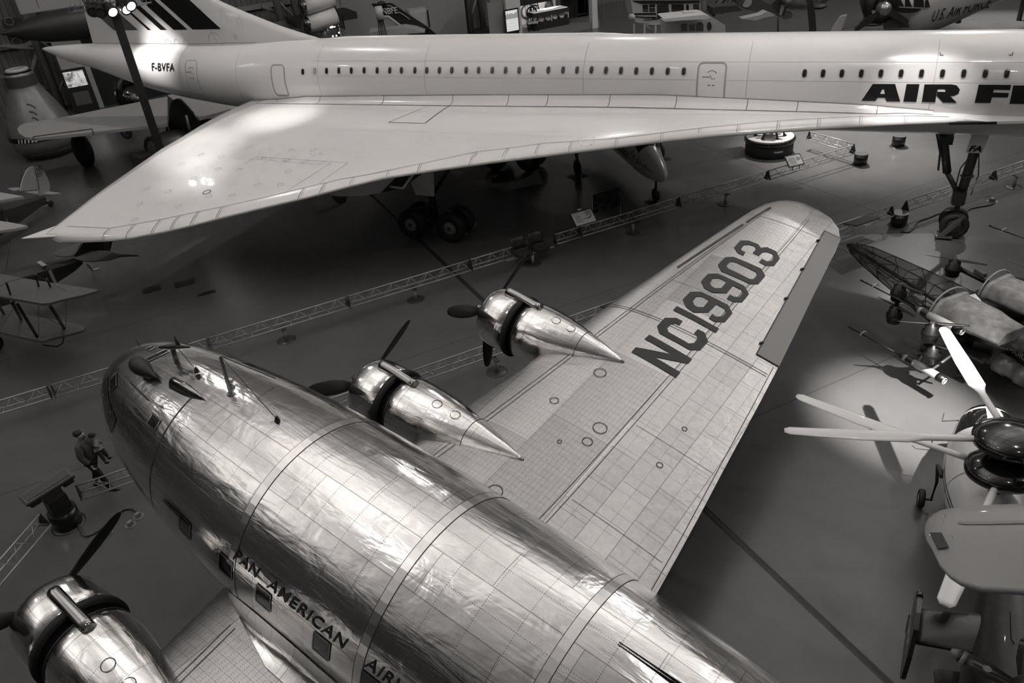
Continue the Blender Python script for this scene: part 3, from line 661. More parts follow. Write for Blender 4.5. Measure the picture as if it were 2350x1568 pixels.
for side in (1, -1):
    wg = MB(); top = []; bot = []
    for y in ys:
        a = le(y); top.append([WP(lerp(a, -27.8, t), y, 0, side) for t in ts]); bot.append([WP(lerp(a, -27.8, t), y, -wth(lerp(a, -27.8, t), y)-0.03, side) for t in ts])
    wg.loft([t_+b_[::-1] for t_, b_ in zip(top, bot)], True, False, True)
    # thin pointed tip behind the last rib
    if side == 1:
        wg.prism([WP(-27.2, 12.45, -0.01), WP(-27.8, 12.0, -0.01), CP(-28.6, 12.85, ztop(-27.8, 12.5)-0.05)], V((0, 0, -0.03)))
        wg.setm(1); UP = V((0, 0, 1))
        lej = [(-27.29, 12.0), (-25.46, 11.85), (-23.84, 11.13), (-21.93, 10.09), (-20.96, 9.49), (-18.82, 8.02), (-17.67, 7.39), (-16.46, 6.72), (-14.83, 5.62), (-12.81, 4.83), (-10.74, 4.31), (-8.1, 3.6-0.25), (-5.96, 2.66), (-3.48, 2.03), (-1.04, 1.6)]
        def wl(P, wd=0.014, n=6):
            Q = []
            for i in range(len(P)-1):
                for k in range(n): Q.append((lerp(P[i][0], P[i+1][0], k/n), lerp(P[i][1], P[i+1][1], k/n)))
            Q.append(P[-1]); wg.ribbon([WP(x, y, 0.012) for x, y in Q], UP, wd)
        wl(lej, 0.02)
        for px, py in ((190, 535), (242, 535), (303, 530), (358, 520), (413, 510), (487, 494), (626, 460), (694, 442), (785, 418), (877, 402), (965, 384), (1050, 376), (1131, 365), (1212, 355), (1296, 345), (1404, 337), (1511, 327), (1600, 318), (1690, 312), (1783, 304), (1876, 297), (1972, 289), (2073, 282)):
            x, y, z = cxyz(G(px, py, 3.4 if px < 500 else 3.9 if px < 1000 else 4.2))
            y0 = interp(x, [p[0] for p in lej][::-1] if lej[0][0] > lej[-1][0] else [p[0] for p in lej], [p[1] for p in lej][::-1] if lej[0][0] > lej[-1][0] else [p[1] for p in lej])
            yl = y0; 
            while le(yl) > x+0.02 and yl < 12.5: yl += 0.02
            if yl-y0 > 0.05: wl([(x-0.02, y0), (x, yl)], 0.022); wl([(x+0.05, y0), (x+0.07, yl)], 0.012)
        wl([(-23.05, 6.97), (-19.14, 7.0)]); wl([(-23.3, 7.15), (-19.7, 7.2)], 0.01); wl([(-19.78, 7.07), (-20.3, 9.1)]); wl([(-19.14, 7.0), (-19.4, 8.4)])
        for k in range(5): wl([(-23+0.75*k, 6.6), (-23.2+0.75*k, 7.5)], 0.01)
        wl([(-26.9, 2.2), (-14.0, 2.6), (-4, 2.0)], 0.008); wl([(-24, 4.5), (-12, 4.3)], 0.006)
        for k in range(4): wl([(-24.5+2.2*k, 2.0), (-26.4+2.3*k, 6.4)], 0.006)
        wg.setm(2); wl([(-19.47, 3.65), (-18.67, 1.75), (-17.85, 1.78)], 0.022); wl([(-17.85, 1.78), (-17.88, 2.1), (-17.92, 3.64)], 0.04); wl([(-17.92, 3.64), (-19.47, 3.65)], 0.035)
        wg.setm(1)
        rr_ = random.Random(3)
        def ringw(x, y, a_, b_, wd=0.012, dotted=False):
            n = 22
            P = [WP(x+a_*math.cos(2*PI*k/n), y+b_*math.sin(2*PI*k/n), 0.012) for k in range(n)]
            if dotted:
                for k in range(0, n, 2): wg.ribbon([P[k], P[(k+1) % n]], UP, wd)
            else: wg.ribbon(P, UP, wd, True)
        for i in range(6):
            for j in range(7):
                x = -25.9+0.95*i+0.35*(j % 2)+rr_.uniform(-.12, .12); y = 6.2+0.85*j+rr_.uniform(-.1, .1)
                if le(y)-0.9 > x > -27.2 and y < 11.6: ringw(x, y, 0.10, 0.10, 0.014, (i+j) % 3 == 0)
        for i in range(26):
            x = -24+i*0.72+rr_.uniform(-.3, .3); y = rr_.uniform(3.8, 6.6)
            if le(y)-1.0 > x: s_ = rr_.choice((0.09, 0.12, 0.24, 0.28)); ringw(x, y, s_, s_, 0.014, True)
        for x, y in ((-9.3, 3.0), (-8.0, 2.9), (-5.2, 2.4), (-3.3, 1.95), (-2.9, 1.95)): ringw(x, y, 0.16, 0.12, 0.012, True)
        wg.setm(2); ringw(-23.3, 9.45, 0.13, 0.13, 0.03)
    ap('wing', wg, [M_WHT, M_SEAM, M_SEAM2])
# wing root fillet with its riveted butt straps
fr = MB(); R1 = []; xs_ = [-27.2+i*0.78 for i in range(34)]
zup = lambda x: interp(x, [-27.2, -26.2, -25, -16.7, -10, -6.3, -4.9, -3.2, -1.1], [4.36, 4.42, 4.57, 4.8, 4.93, 4.83, 4.78, 4.72, 4.57])
for x in xs_:
    a = cskin(x, zup(x), 0.01); b_ = WP(x, 1.78 if x < -3 else 1.6, 0.012); m_ = (a+b_)/2-CR*0.05-V((0, 0, 0.06)); R1.append([a, lerp(a, m_, 0.5)-V((0, 0, .02)), m_, lerp(m_, b_, 0.5)-V((0, 0, .01)), b_])
fr.loft(R1, False, False, False); fr.setm(1)
fr.ribbon([r[0]+CR*0.01 for r in R1], V((0, 0, 1))+CR, 0.016); fr.ribbon([r[-1]+V((0, 0, 0.006)) for r in R1], V((0, 0, 1)), 0.016)
for x in (-26.4, -23.6, -20.6, -17.5, -15.1, -13.6, -11.3, -9.0, -6.9, -5.2, -3.0):
    i = min(len(xs_)-2, max(0, int((x+27.2)/0.78))); fr.ribbon([p+V((0, 0, 0.008))+CR*0.008 for p in R1[i]], V((0, 0, 1))+CR, 0.022)
ap('wing_root_fairing', fr, [M_WHT, M_SEAM2])
# leading edge strake with black rubber
sk = MB().prism([CP(-1.0, 1.5, 4.42), CP(0.0, 1.62, 4.36), CP(1.2, 1.5, 4.4), CP(1.2, 1.3, 4.45), CP(-1.0, 1.3, 4.5)], V((0, 0, -0.08)))
ap('strake', sk, M_WHT)
ap('strake_edge_strip', MB().prism([CP(-1.0, 1.70, 4.32), CP(0.24, 1.66, 4.36), CP(0.24, 1.60, 4.37), CP(-1.0, 1.6, 4.34)], V((0, 0, -0.06))), M_INK)
# underwing engine nacelle, nozzle bucket, gear door
yN = 6.1
def cq(px, py, y): return GV(px, py, CN+CR*y, CR)
pts = [cq(740, 443, yN), cq(774, 451, yN), cq(831, 450, yN), cq(873, 443, yN), cq(912, 404, yN)]
xr, xf = cxyz(pts[0])[0], cxyz(pts[4])[0]
pts += [CP(xf, yN, 3.9), CP(xr-1.5, yN, 3.9), CP(xr-1.5, yN, 3.0)]
nc = MB().prism(pts, -CR*2.7); M_NA = mat('nacelle_pale', 0.72, 0.4)
NO = ap('engine_nacelle', nc, M_NA)
AL.part('intake_mouth', MB().prism([cq(873, 443, yN+0.02), cq(912, 404, yN+0.02), cq(960, 392, yN+0.02), cq(925, 431, yN+0.02)], -CR*2.6), [mat('intake_dark', 0.02, 0.5)], parent=NO, world=True)
AL.part('intake_lip', MB().tube([cq(896, 428, yN+0.05), cq(925, 432, yN+0.05), cq(948, 400, yN+0.05)], 0.05), M_NA, parent=NO, world=True)
p0, p1 = cq(728, 476, 5.6), cq(775, 446, 5.6)
ap('nozzle_bucket', MB().lathe([(0, 0.16), (0.02, 0.27), (0.25, 0.32), (1.3, 0.4)], p0, p1-p0, 20), mat('nozzle_grey', 0.6, 0.4, 0.5))
q = [cq(939.5, 410, 4.3), cq(953.6, 447.5, 4.3), cq(995, 451, 4.3), cq(993, 385, 4.3), cq(939, 385, 4.3)]
ap('main_gear_door', MB().prism(q, -CR*0.08), M_WHT)
for s in (1, -1):
    for x in (-18.8, -17.1):
        for y in (4.22, 3.5): wheel(AL, CP(x, s*y, 0.6), CR, 0.6, 0.42, hub=0.42, hubmat=mat('wheel_hub_grey', 0.25, 0.4, 0.3))
    g_ = MB().cyl(CP(-17.95, s*3.86, 0.6), CP(-18.0, s*3.86, 3.9), 0.13, 0.16).cyl(CP(-18.8, s*3.86, 0.6), CP(-17.1, s*3.86, 0.6), 0.12)
    for x in (-18.8, -17.1): g_.cyl(CP(x, s*4.4, 0.6), CP(x, s*3.3, 0.6), 0.07)
    g_.cyl(CP(-18.0, s*3.86, 1.3), CP(-18.9, s*3.86, 1.0), 0.05).cyl(CP(-18.0, s*3.86, 1.3), CP(-17.1, s*3.86, 1.0), 0.05).cyl(CP(-18.0, s*3.86, 1.6), CP(-16.3, s*3.6, 3.8), 0.07)
    ap('main_gear_leg', g_, mat('gear_steel', 0.08, 0.4, 0.5))
a, b_ = G(1060, 541, 0.12), G(1091, 514, 0.12)
ap('scraper_bar', MB().box((a+b_)/2, ((b_-a).length, 0.12, 0.12), (b_-a).to_track_quat('X', 'Z').to_matrix()).cyl((a+b_)/2, CP(-17.1, 4.2, 0.5), 0.04), mat('bar_grey', 0.3, 0.4, 0.3))
for y in (-0.28, 0.28): wheel(AL, CP(-0.1, y, 0.45), CR, 0.45, 0.26, hub=0.5)
ng = MB().cyl(CP(-0.12, 0, 0.45), CP(-0.05, 0, 2.0), 0.085).cyl(CP(-0.08, 0, 1.35), CP(0.08, 0, 3.7), 0.15).cyl(CP(-0.1, 0.45, 0.45), CP(-0.1, -0.45, 0.45), 0.06)
ng.box(CP(-0.12, 0, 1.35), (0.4, 0.36, 0.5), Matrix.Rotation(ca, 3, 'Z'), 0.04).torus(CP(-0.02, 0, 2.1), (0, 0, 1), 0.17, 0.04, 16, 6)
ng.tube([CP(-0.15, 0.1, 0.95), CP(-0.5, 0.1, 0.85), CP(-0.4, 0.1, 0.6)], 0.035).tube([CP(0.15, 0.15, 2.9), CP(0.28, 0.1, 2.2), CP(0.2, 0.12, 1.5)], 0.02).tube([CP(0.1, -0.15, 3.0), CP(-0.25, -0.1, 2.3), CP(-0.3, 0.1, 1.5)], 0.02)
ap('nose_gear_leg', ng, mat('gear_steel', 0.08, 0.4, 0.5))
db = MB().cyl(CP(-1.0, 0.1, 3.6), CP(-0.62, 0.05, 2.2), 0.13).cyl(CP(-0.62, 0.05, 2.2), CP(-0.15, 0, 1.45), 0.08).tube([CP(-1.15, 0.2, 3.5), CP(-0.95, 0.2, 2.9), CP(-0.9, 0.18, 2.3)], 0.035).box(CP(-0.85, 0.1, 3.3), (0.4, 0.3, 0.25), Matrix.Rotation(ca, 3, 'Z'))
ap('drag_brace', db, mat('gear_steel', 0.08, 0.4, 0.5))
ap('mudguard', MB().prism([CP(-0.15, 0.48, 0.72), CP(0.12, 0.5, 0.9), CP(0.0, 0.5, 0.6), CP(-0.38, 0.5, 0.1), CP(-0.55, 0.5, 0.12)], CR*0.04).box(CP(-0.35, 0.3, 0.1), (0.5, 0.5, 0.06), Matrix.Rotation(ca, 3, 'Z')), mat('guard_grey', 0.16, 0.35, 0.6))
q0 = chit(2217, 349, 0.42); q1 = chit(2254, 349, 0.42)
DO = ap('placard_door', MB().prism([CP(q0[0], 0.42, 3.0), CP(q1[0], 0.42, 3.0), CP(q1[0]+0.1, 0.42, 3.6), CP(q0[0]+0.04, 0.42, 3.6)], -CR*0.05), M_WHT)
AL.part('placard_letters', letters('FA', 0.17, lambda u, v: CP(q0[0]+0.05+u, 0.43, 3.06+v), 0.25, 0.012, 1.25), M_INK, parent=DO, world=True)
# ================================================================ POLISHED FOUR ENGINE AIRLINER
BM = ((-0.43979126196718066, 0.8835576725409717, 0.1609642357522157), (0.895231273736335, 0.4456018026494272, 0.0), (0.07172595361327558, -0.14410021779845353, 0.9869602397304079))
BO = V((1.86484442, 7.73703013, 2.8602062)); BX, BY, BZ = V(BM[0]), V(BM[1]), V(BM[2])
def BP(x, y, z): return BO+BX*x+BY*y+BZ*z
def bdir(d): return V((d.dot(BX), d.dot(BY), d.dot(BZ)))
CB = bdir(V((0, 0, CAMZ))-BO)
FXS = [-13.6, -12.5, -11, -8, -6, -4.5, -3.6, -2.6, -1.1, 0.6, 2.8, 3.5, 4.5, 5.5, 6.5, 7, 7.5, 7.8, 8, 8.15, 8.24, 8.29, 8.32]
FRS = [0.12, 0.42, 0.75, 1.2, 1.43, 1.61, 1.68, 1.74, 1.78, 1.80, 1.77, 1.733, 1.647, 1.518, 1.334, 1.207, 1.035, 0.89, 0.757, 0.61, 0.46, 0.31, 0.02]
def FR(x): return smooth(x, FXS, FRS)
def fuspt(x, deg, off=0.0):
    """deg measured from the port beam upwards"""
    a = math.radians(deg); r = FR(x)+off; u = max(0, (x-2.5)/5.82)**2; return BP(x, -r*math.cos(a)+0.12*u, r*math.sin(a)+0.06*u)
def fusn(deg): a = math.radians(deg); return (BY*(-math.cos(a))+BZ*math.sin(a))
def bhit(px, py):
    d = bdir(ray(px, py)); t = 3.0
    while t < 40:
        P = CB+d*t
        u = max(0, (P.x-2.5)/5.82)**2
        if math.hypot(P.y-0.12*u, P.z-0.06*u) < FR(P.x): break
        t += 0.01
    return P.x, math.degrees(math.atan2(P.z-0.06*u, -(P.y-0.12*u)))
PL = Thing('airliner', 'polished bare metal four engine propeller airliner with NC19903 painted on its wing', 'airplane', V((BP(-1, 0, 0).x, BP(-1, 0, 0).y, 0)))
def bp(name, mb, mt, **k): return PL.part(name, mb, mt, world=True, **k)
M_FRM = mat('bare_frame_metal', 0.2, 0.3, 0.9); M_BLK = mat('black_rubber', 0.008, 0.45); M_LINE = mat('dark_joint', 0.02, 0.5); M_PAINT = mat('registration_black', 0.012, 0.55)
xs = [-13.6+0.45*i for i in range(47)]; xs = [x for x in xs if x < 7.3]+[7.4, 7.6, 7.8, 7.95, 8.05, 8.13, 8.19, 8.24, 8.28, 8.3, 8.315, 8.32]
fb = MB(); NR = 72
fb.loft([[fuspt(x, 360*k/NR) for k in range(NR)] for x in xs], True, False, True, True, lambda i, k: (xs[min(i, len(xs)-1)], 1.78*2*PI*k/NR))
M_BAND = mat('band_aluminium', 0.62, 0.24, 1.0, var=0.06, scale=4)
def hoopb(x, wd, m_, a0=-30, a1=210, off=0.004): fb.setm(m_); fb.ribbon([fuspt(x, a0+(a1-a0)*k/48, off) for k in range(49)], [fusn(a0+(a1-a0)*k/48) for k in range(49)], wd)
for x in (2.62, 0.0, -2.27, -5.2, -8): hoopb(x+0.06, 0.15, 2, off=0.003); hoopb(x-0.02, 0.012, 1, off=0.005); hoopb(x+0.13, 0.006, 1, off=0.005)
fb.setm(1); A_ = [0, 10, 20, 30, 40, 50, 58, 66, 73, 77]
fb.ribbon([fuspt(5.0+0.12*(a/77.0), a, 0.008) for a in A_], [fusn(a) for a in A_], 0.022)
for k in range(7):
    a = 35+16*k
    P = [2.7-0.2*i for i in range(1)]
FZ = bp('fuselage', fb, [M_FUS, M_LINE, M_BAND])
# windows
M_GL = mat('cabin_glass', 0.01, 0.08, coat=0.6)
def win(x0, x1, a0, a1, name='cabin_window', sk=0.0, lab=None, side=1):
    b = MB(); n = 6
    b.loft([[fuspt(lerp(x0, x1, i/n)+sk*(j/n), lerp(a0, a1, j/n), 0.006) for i in range(n+1)] for j in range(n+1)], False, False, False)
    if side < 0: b = MB(); b.loft([[fuspt(lerp(x0, x1, i/n)+sk*(j/n), 180-lerp(a0, a1, j/n), 0.006) for i in range(n+1)] for j in range(n+1)], False, False, False)
    o = bp(name, b, M_GL, **({'label': lab} if lab else {}))
    f = MB(); c = []
    for i in range(n): c.append((lerp(x0, x1, i/n), a0))
    for i in range(n): c.append((x1+sk*i/n, lerp(a0, a1, i/n)))
    for i in range(n): c.append((lerp(x1, x0, i/n)+sk, a1))
    for i in range(n): c.append((x0+sk*(1-i/n), lerp(a1, a0, i/n)))
    if side < 0: c = [(x, 180-a) for x, a in c]
    f.ribbon([fuspt(x, a, 0.012) for x, a in c], [fusn(a) for x, a in c], 0.02, True)
    PL.part('window_frame', f, M_FRM, parent=o, world=True)
for x in (4.06, 2.97, 2.10, 0.89, -0.02, -1.2, -2.4):
    for s in (1, -1): win(x, x-0.32, 8.5, 19, side=s)
def qwin(Q, name, lab=None):
    n = 5; H_ = [[bhit(lerp(lerp(Q[0][0], Q[1][0], i/n), lerp(Q[3][0], Q[2][0], i/n), j/n), lerp(lerp(Q[0][1], Q[1][1], i/n), lerp(Q[3][1], Q[2][1], i/n), j/n)) for i in range(n+1)] for j in range(n+1)]
    o = bp(name, MB().loft([[fuspt(x, a, 0.008) for x, a in r] for r in H_], False, False, False), M_GL, **({'label': lab} if lab else {}))
    c = H_[0][:-1]+[r[-1] for r in H_[:-1]]+H_[-1][:0:-1]+[r[0] for r in H_[:0:-1]]
    PL.part('window_frame', MB().ribbon([fuspt(x, a, 0.013) for x, a in c], [fusn(a) for x, a in c], 0.022, True), M_FRM, parent=o, world=True)
for Q in ([(267.5, 855.5), (268, 886), (254.5, 899.5), (252, 874)], [(247.5, 862.5), (247, 887), (235, 906), (237, 880)], [(246.5, 893), (250, 917), (241, 946), (236, 914)], [(250, 919), (256, 940), (250, 978), (243, 950)], [(257.5, 943), (266, 962), (257, 994), (252, 982)], [(332.5, 825), (342, 830), (388, 808), (380, 803)], [(335, 801), (350, 796), (357, 797.5), (342, 806)]): qwin(Q, 'cockpit_window')
qwin([(352, 949), (370, 965), (356, 988), (338, 972)], 'overhead_window', 'small square window near the top of the cockpit')
win(5.52, 5.23, 49.3, 55.5, 'overhead_window', side=-1)
for x0, x1, a0, a1, s in ((7.5, 7.1, 28, 46, -1), (7.0, 6.4, 20, 38, -1)):
    win(x0, x1, a0, a1, 'cockpit_window', side=s)
# antennas and roof fittings
def roofthing(name, mb, mt, **k): return bp(name, mb, mt, **k)
q = V((6.46, -0.40, 1.44))
bl = MB(); rr = []
for t in [0, 0.03, 0.1, 0.2, 0.35, 0.5, 0.65, 0.8, 0.92, 1.0]:
    r = 0.155*math.sin(PI*min(1, t*1.05)**0.62)**0.85 if 0 < t < 1 else 0.01; r = max(r, 0.01); x = q.x+0.36-t*0.72
    rr.append([BP(x, q.y+r*math.cos(2*PI*k/24), q.z+r*math.sin(2*PI*k/24)) for k in range(24)])
bl.loft(rr); DF = bp('direction_finder_pod', bl, mat('pod_black', 0.012, 0.55))
PL.part('pod_strut', MB().prism([BP(6.6, -0.44, 1.2), BP(6.3, -0.44, 1.22), BP(6.36, -0.42, 1.4), BP(6.56, -0.42, 1.4)], BY*0.06), M_FRM, parent=DF, world=True)
rr = []
for t in [0, 0.05, 0.15, 0.3, 0.36, 0.5, 0.7, 0.85, 1.0]:
    x = 5.76-t*0.95; wd = 0.105*(1 if t < 0.36 else math.cos((t-0.36)/0.64*PI/2)**0.9)*(0.8 if t == 0 else 1); wd = max(wd, 0.005)
    z0 = math.sqrt(FR(x)**2-0.1); rr.append([BP(x, -0.32+wd*math.cos(PI*k/12), z0-0.06+(0.06+1.5*wd)*math.sin(PI*k/12)) for k in range(13)])
sc = MB().loft(rr, True); sc.setm(1); 
SCO = bp('air_scoop', sc, [M_NAC, M_LINE])
def mast(p, h, lean, tip=True, r=0.03):
    top = p+BZ*h+BX*lean; return MB().prism([p-BX*0.06, p+BX*0.06, top+BX*0.035, top-BX*0.03], BY*0.035)
b1 = BP(4.58, 0, 1.66); T1 = b1+BZ*0.76+BX*0.04
bp('antenna_mast', MB().prism([b1-BX*0.035-BY*0.015-BZ*0.03, b1+BX*0.045-BY*0.015-BZ*0.03, T1+BX*0.022-BY*0.015, T1-BX*0.015-BY*0.015], BY*0.032).lathe([(-0.03, 0.07), (0.01, 0.06)], b1, BZ, 16, True), M_FRM)
b2 = BP(6.28, 0.1, 1.42); T2 = b2+BZ*0.28
bp('pitot_mast', MB().cyl(b2, T2, 0.05, 0.035, 10).tube([T2+BX*0.22-BY*0.12-BZ*0.03, T2+BY*0.0+BZ*0.03, T2-BX*0.22+BY*0.2], [0.02, 0.06, 0.015], 8).prism([T2+BY*0.05-BX*0.04, T2+BY*0.12-BX*0.1, T2+BY*0.04-BX*0.1+BZ*0.28], BX*0.02), mat('mast_dark', 0.05, 0.4, 0.4))
def wire(name, a, b, r=0.006): bp(name, MB().cyl(a, b, r, n=5), M_LINE)
wire('antenna_wire', T1, BP(3.42, 0, 1.76)); wire('antenna_wire', T2+BX*0.3+BZ*0.4, BP(5.58, 0.05, 1.58)); wire('antenna_wire', T1, BP(4.4, 0.75, 1.58), 0.008)
bp('wire_anchor', MB().lathe([(0, 0.05), (0.06, 0.03), (0.1, 0.01)], BP(3.42, 0, 1.74), BZ, 12, True), M_LINE); bp('wire_anchor', MB().lathe([(0, 0.05), (0.06, 0.03), (0.1, 0.01)], BP(5.58, 0.05, 1.56), BZ, 12, True), M_LINE)
bp('beacon', MB().ball(BP(4.83, 0.17, 1.68), (0.07, 0.07, 0.06), 12, 8), mat('beacon_glass', 0.5, 0.1, 0.6))
wire('aerial_stub', BP(5.75, -0.78, 1.38), BP(5.95, -0.9, 1.75), 0.01); bp('whip_bracket', MB().cyl(BP(7.9, 0.3, 0.75), BP(8.1, 0.34, 0.9), 0.025, n=8), M_LINE)
# dorsal fin and tail (beyond the frame edge)
dr = MB()
for s in (1, -1):
    rows = []
    for k in range(26):
        x = -2.72-k*0.42; hh = 0.03+0.9*(k/25)**1.5*1.2+(2.0*max(0, (k-15)/10)); r = FR(x)
        rows.append([BP(x, s*(0.02+0.22*min(1, k/4)*(1-j/5)**1.6), math.sqrt(max(0.01, r*r-0.05))+hh*(j/5)-0.03*(1-j/5)) for j in range(6)])
    dr.loft(rows, False, False, False)
bp('dorsal_fin', dr, M_NAC)
# side lettering
X0, A0 = bhit(534.5, 1281.7)
def sidetext(s, x0, h, ws):
    return letters(s, h, lambda u, v: fuspt(x0-u, 21.4+math.degrees(v/1.78), 0.009), 0.28, 0.002, ws, 1.12, 2)
bp('airline_lettering', sidetext('PAN', 2.68, 0.185, 1.0), M_PAINT); bp('airline_lettering', sidetext('AMERICAN', 1.90, 0.185, 1.08), M_PAINT); bp('airline_lettering', sidetext('AIRWAYS', -0.03, 0.185, 1.05), M_PAINT)
# ---- wing
def wz(y): return -0.81+math.tan(math.radians(4.5))*(abs(y)-3.46)
WY = [1.2, 2.0, 2.87, 3.6, 4.39, 5.61, 7.0, 8.01, 8.91, 10.57, 12.0, 13.37, 14.3, 14.9, 15.44, 15.82, 16.02, 16.12, 16.16]
WLE = [3.55, 3.4, 3.25, 3.14, 3.03, 2.85, 2.67, 2.53, 2.42, 2.15, 1.92, 1.69, 1.53, 1.42, 1.27, 1.05, 0.85, 0.6, 0.35]
def wle(y): return smooth(y, WY, WLE)
def wte(y): return smooth(y, [1.2, 2.73, 4.78, 5.57, 6.85, 9.08, 12.8, 14.99, 15.69, 16.02, 16.12, 16.16], [-2.3, -2.22, -2.07, -2.0, -1.9, -1.71, -1.31, -1.08, -0.67, -0.15, 0.2, 0.34])
TS = [0, 0.004, 0.012, 0.03, 0.06, 0.1, 0.15, 0.22, 0.3, 0.4, 0.5, 0.6, 0.7, 0.76, 0.82, 0.88, 0.94, 1.0]
def foil(t, th): return 5*th*(0.2969*math.sqrt(t)-0.126*t-0.3516*t*t+0.2843*t**3-0.1036*t**4)
def wtop(x, y, off=0.0):
    a, b_ = wle(y), wte(y); c = max(a-b_, 0.01); t = min(1, max(0, (a-x)/c)); th = interp(y, [0, 9, 15, 16.2], [0.15, 0.12, 0.10, 0.07])
    return wz(y)+c*foil(t, th)*0.95+0.035*c*math.sin(PI*t)*0.3+off
def wbot(x, y):
    a, b_ = wle(y), wte(y); c = max(a-b_, 0.01); t = min(1, max(0, (a-x)/c)); th = interp(y, [0, 9, 15, 16.2], [0.15, 0.12, 0.10, 0.07]); return wz(y)-c*foil(t, th)*0.8-0.004
def WQ(x, y, off=0.006, s=1): return BP(x, y*s, wtop(x, y)+off)
AIL_IN = 9.14
def hinge(y): return lerp(-1.16, -0.62, (y-9.27)/(15.0-9.27))
for s in (1, -1):
    wg = MB(); yy = sorted(set(WY+[5.0, 6.31, 9.6, 11.2, 13.8])); top = []; bot = []
    for y in yy: a, b_ = wle(y), wte(y); top.append([BP(lerp(a, b_, t), s*y, wtop(lerp(a, b_, t), y)) for t in TS]); bot.append([BP(lerp(a, b_, t), s*y, wbot(lerp(a, b_, t), y)) for t in TS])
    n = len(TS)
    wg.loft(top, False, False, False, True, lambda i, k: (yy[i], lerp(wle(yy[i]), wte(yy[i]), TS[k]))); wg.loft(bot, False, False, False, True, lambda i, k: (yy[i], lerp(wle(yy[i]), wte(yy[i]), TS[k])))
    # rear skin panels use the patched material
    m0 = (len(yy)-1)*(n-1); wg.rear = [i*(n-1)+k for i in range(len(yy)-1) for k in range(n-1) if TS[k] >= 0.6]
    wg.setm(1)
    U = BZ
    def wl(P, wd, nn=10, off=0.008):
        Q = []
        for i in range(len(P)-1):
            for k in range(nn): Q.append((lerp(P[i][0], P[i+1][0], k/nn), lerp(P[i][1], P[i+1][1], k/nn)))
        Q.append(P[-1]); wg.ribbon([WQ(x, y, off, s) for x, y in Q], U, wd)
    tfrac = lambda y, t: (lerp(wle(y), wte(y), t), y)
    for t in (0.14, 0.16, 0.585, 0.61): wl([tfrac(y, t) for y in (2.0, 4, 6, 8, 10, 12, 14, 15.2)], 0.012)
    for y in (8.72, 8.80, 14.55): wl([tfrac(y, t) for t in (0.03, 0.3, 0.6, 0.78 if y > 9 else 0.97)], 0.014)
    for y in (3.3, 5.6): wl([tfrac(y, t) for t in (0.62, 0.97)], 0.008)
    for y in (10.4, 12.6): wl([tfrac(y, t) for t in (0.16, 0.3, 0.6)], 0.006)
    wl([(wte(y)+0.09, y) for y in (1.9, 4, 6, 7.6, 9.1)], 0.016)
    wg.setm(1)
    sl = [((lerp(wle(y), wte(y), 0.17)), y) for y in (11.2, 12.2, 13.2)]
    wl([(wle(y)-0.34, y) for y in (11.0, 12.0, 13.0, 13.9)], 0.06, 6, 0.014); wl([(wle(y)-0.34, y) for y in (14.05, 14.6, 15.2)], 0.05, 6, 0.014)
    if s == 1:
        for px, py, r in ((1377, 856, 0.13), (1272, 920, 0.09), (1377, 983, 0.14), (1348, 1014, 0.1), (1284, 1014, 0.04), (1514, 1068, 0.06), (1571, 985, 0.05), (1136, 1128, 0.14)):
            d = bdir(ray(px, py)); t = (wz(6)+0.35-CB.z)/d.z
            for _ in range(6): P = CB+d*t; t = (wtop(P.x, P.y)-CB.z)/d.z
            P = CB+d*t; wg.ribbon([WQ(P.x+r*math.cos(2*PI*k/22), P.y+r*math.sin(2*PI*k/22), 0.012) for k in range(22)], U, 0.016, True)
    o = bp('wing', wg, [M_WNG, M_LINE, M_FLP])
    for i in wg.rear: o.data.polygons[i].material_index = 2
    # aileron: matt fabric covered
    al = MB(); ya = [9.2, 10.5, 12, 13.5, 14.97]
    al.loft([[BP(lerp(hinge(y), wte(y)-0.01, k/6), s*y, wtop(lerp(hinge(y), wte(y)-0.01, k/6), y)+0.015) for k in range(7)] for y in ya], False, False, False)
    al.setm(1); al.ribbon([BP(hinge(y), s*y, wtop(hinge(y), y)+0.02) for y in ya], BZ, 0.03); al.ribbon([BP(lerp(hinge(9.2), wte(9.2), k/4), s*9.2, wtop(lerp(hinge(9.2), wte(9.2), k/4), 9.2)+0.02) for k in range(5)], BZ, 0.022)
    al.ribbon([BP(lerp(hinge(14.97), wte(14.97), k/4), s*14.97, wtop(lerp(hinge(14.97), wte(14.97), k/4), 14.97)+0.02) for k in range(5)], BZ, 0.022)
    for y in (9.6, 11.5, 12.9, 14.4): al.box(BP(hinge(y)+0.02, s*y, wtop(hinge(y), y)+0.02), (0.09, 0.05, 0.05))
    bp('aileron', al, [mat('fabric_grey_paint', 0.215, 0.55), M_LINE], label='flat grey aileron')
    for y in (13.9, 14.5): bp('static_wick', MB().tube([BP(wte(y), s*y, wz(y)), BP(wte(y)-0.12, s*y+0.02, wz(y)+0.02), BP(wte(y)-0.28, s*y+0.0, wz(y)-0.03)], 0.007, 5), M_LINE)
    # fillet between wing and fuselage
    fr_ = MB(); rows = []
    for k in range(20):
        x = 3.0-k*0.28; y0 = lerp(1.72, 2.15, min(1, k/5)); P0 = BP(x, s*y0, wtop(min(x, wle(2.15)-0.02), y0)+0.01); a = math.asin(max(-0.9, min(0.9, (wtop(min(x, 3.3), 1.75)+0.42)/FR(x)))); P1 = BP(x, s*(FR(x)+0.01)*math.cos(a), (FR(x)+0.01)*math.sin(a))
        Pm = BP(x, s*lerp(1.7, 1.86, min(1, k/5)), wtop(min(x, 3.3), 1.86)+0.08); rows.append([lerp(lerp(P0, Pm, t), lerp(Pm, P1, t), t) for t in [i/6 for i in range(7)]])
    fr_.loft(rows, False, False, False, True, lambda i, k: (i*0.28, k*0.09)); bp('wing_fillet', fr_, M_NAC)
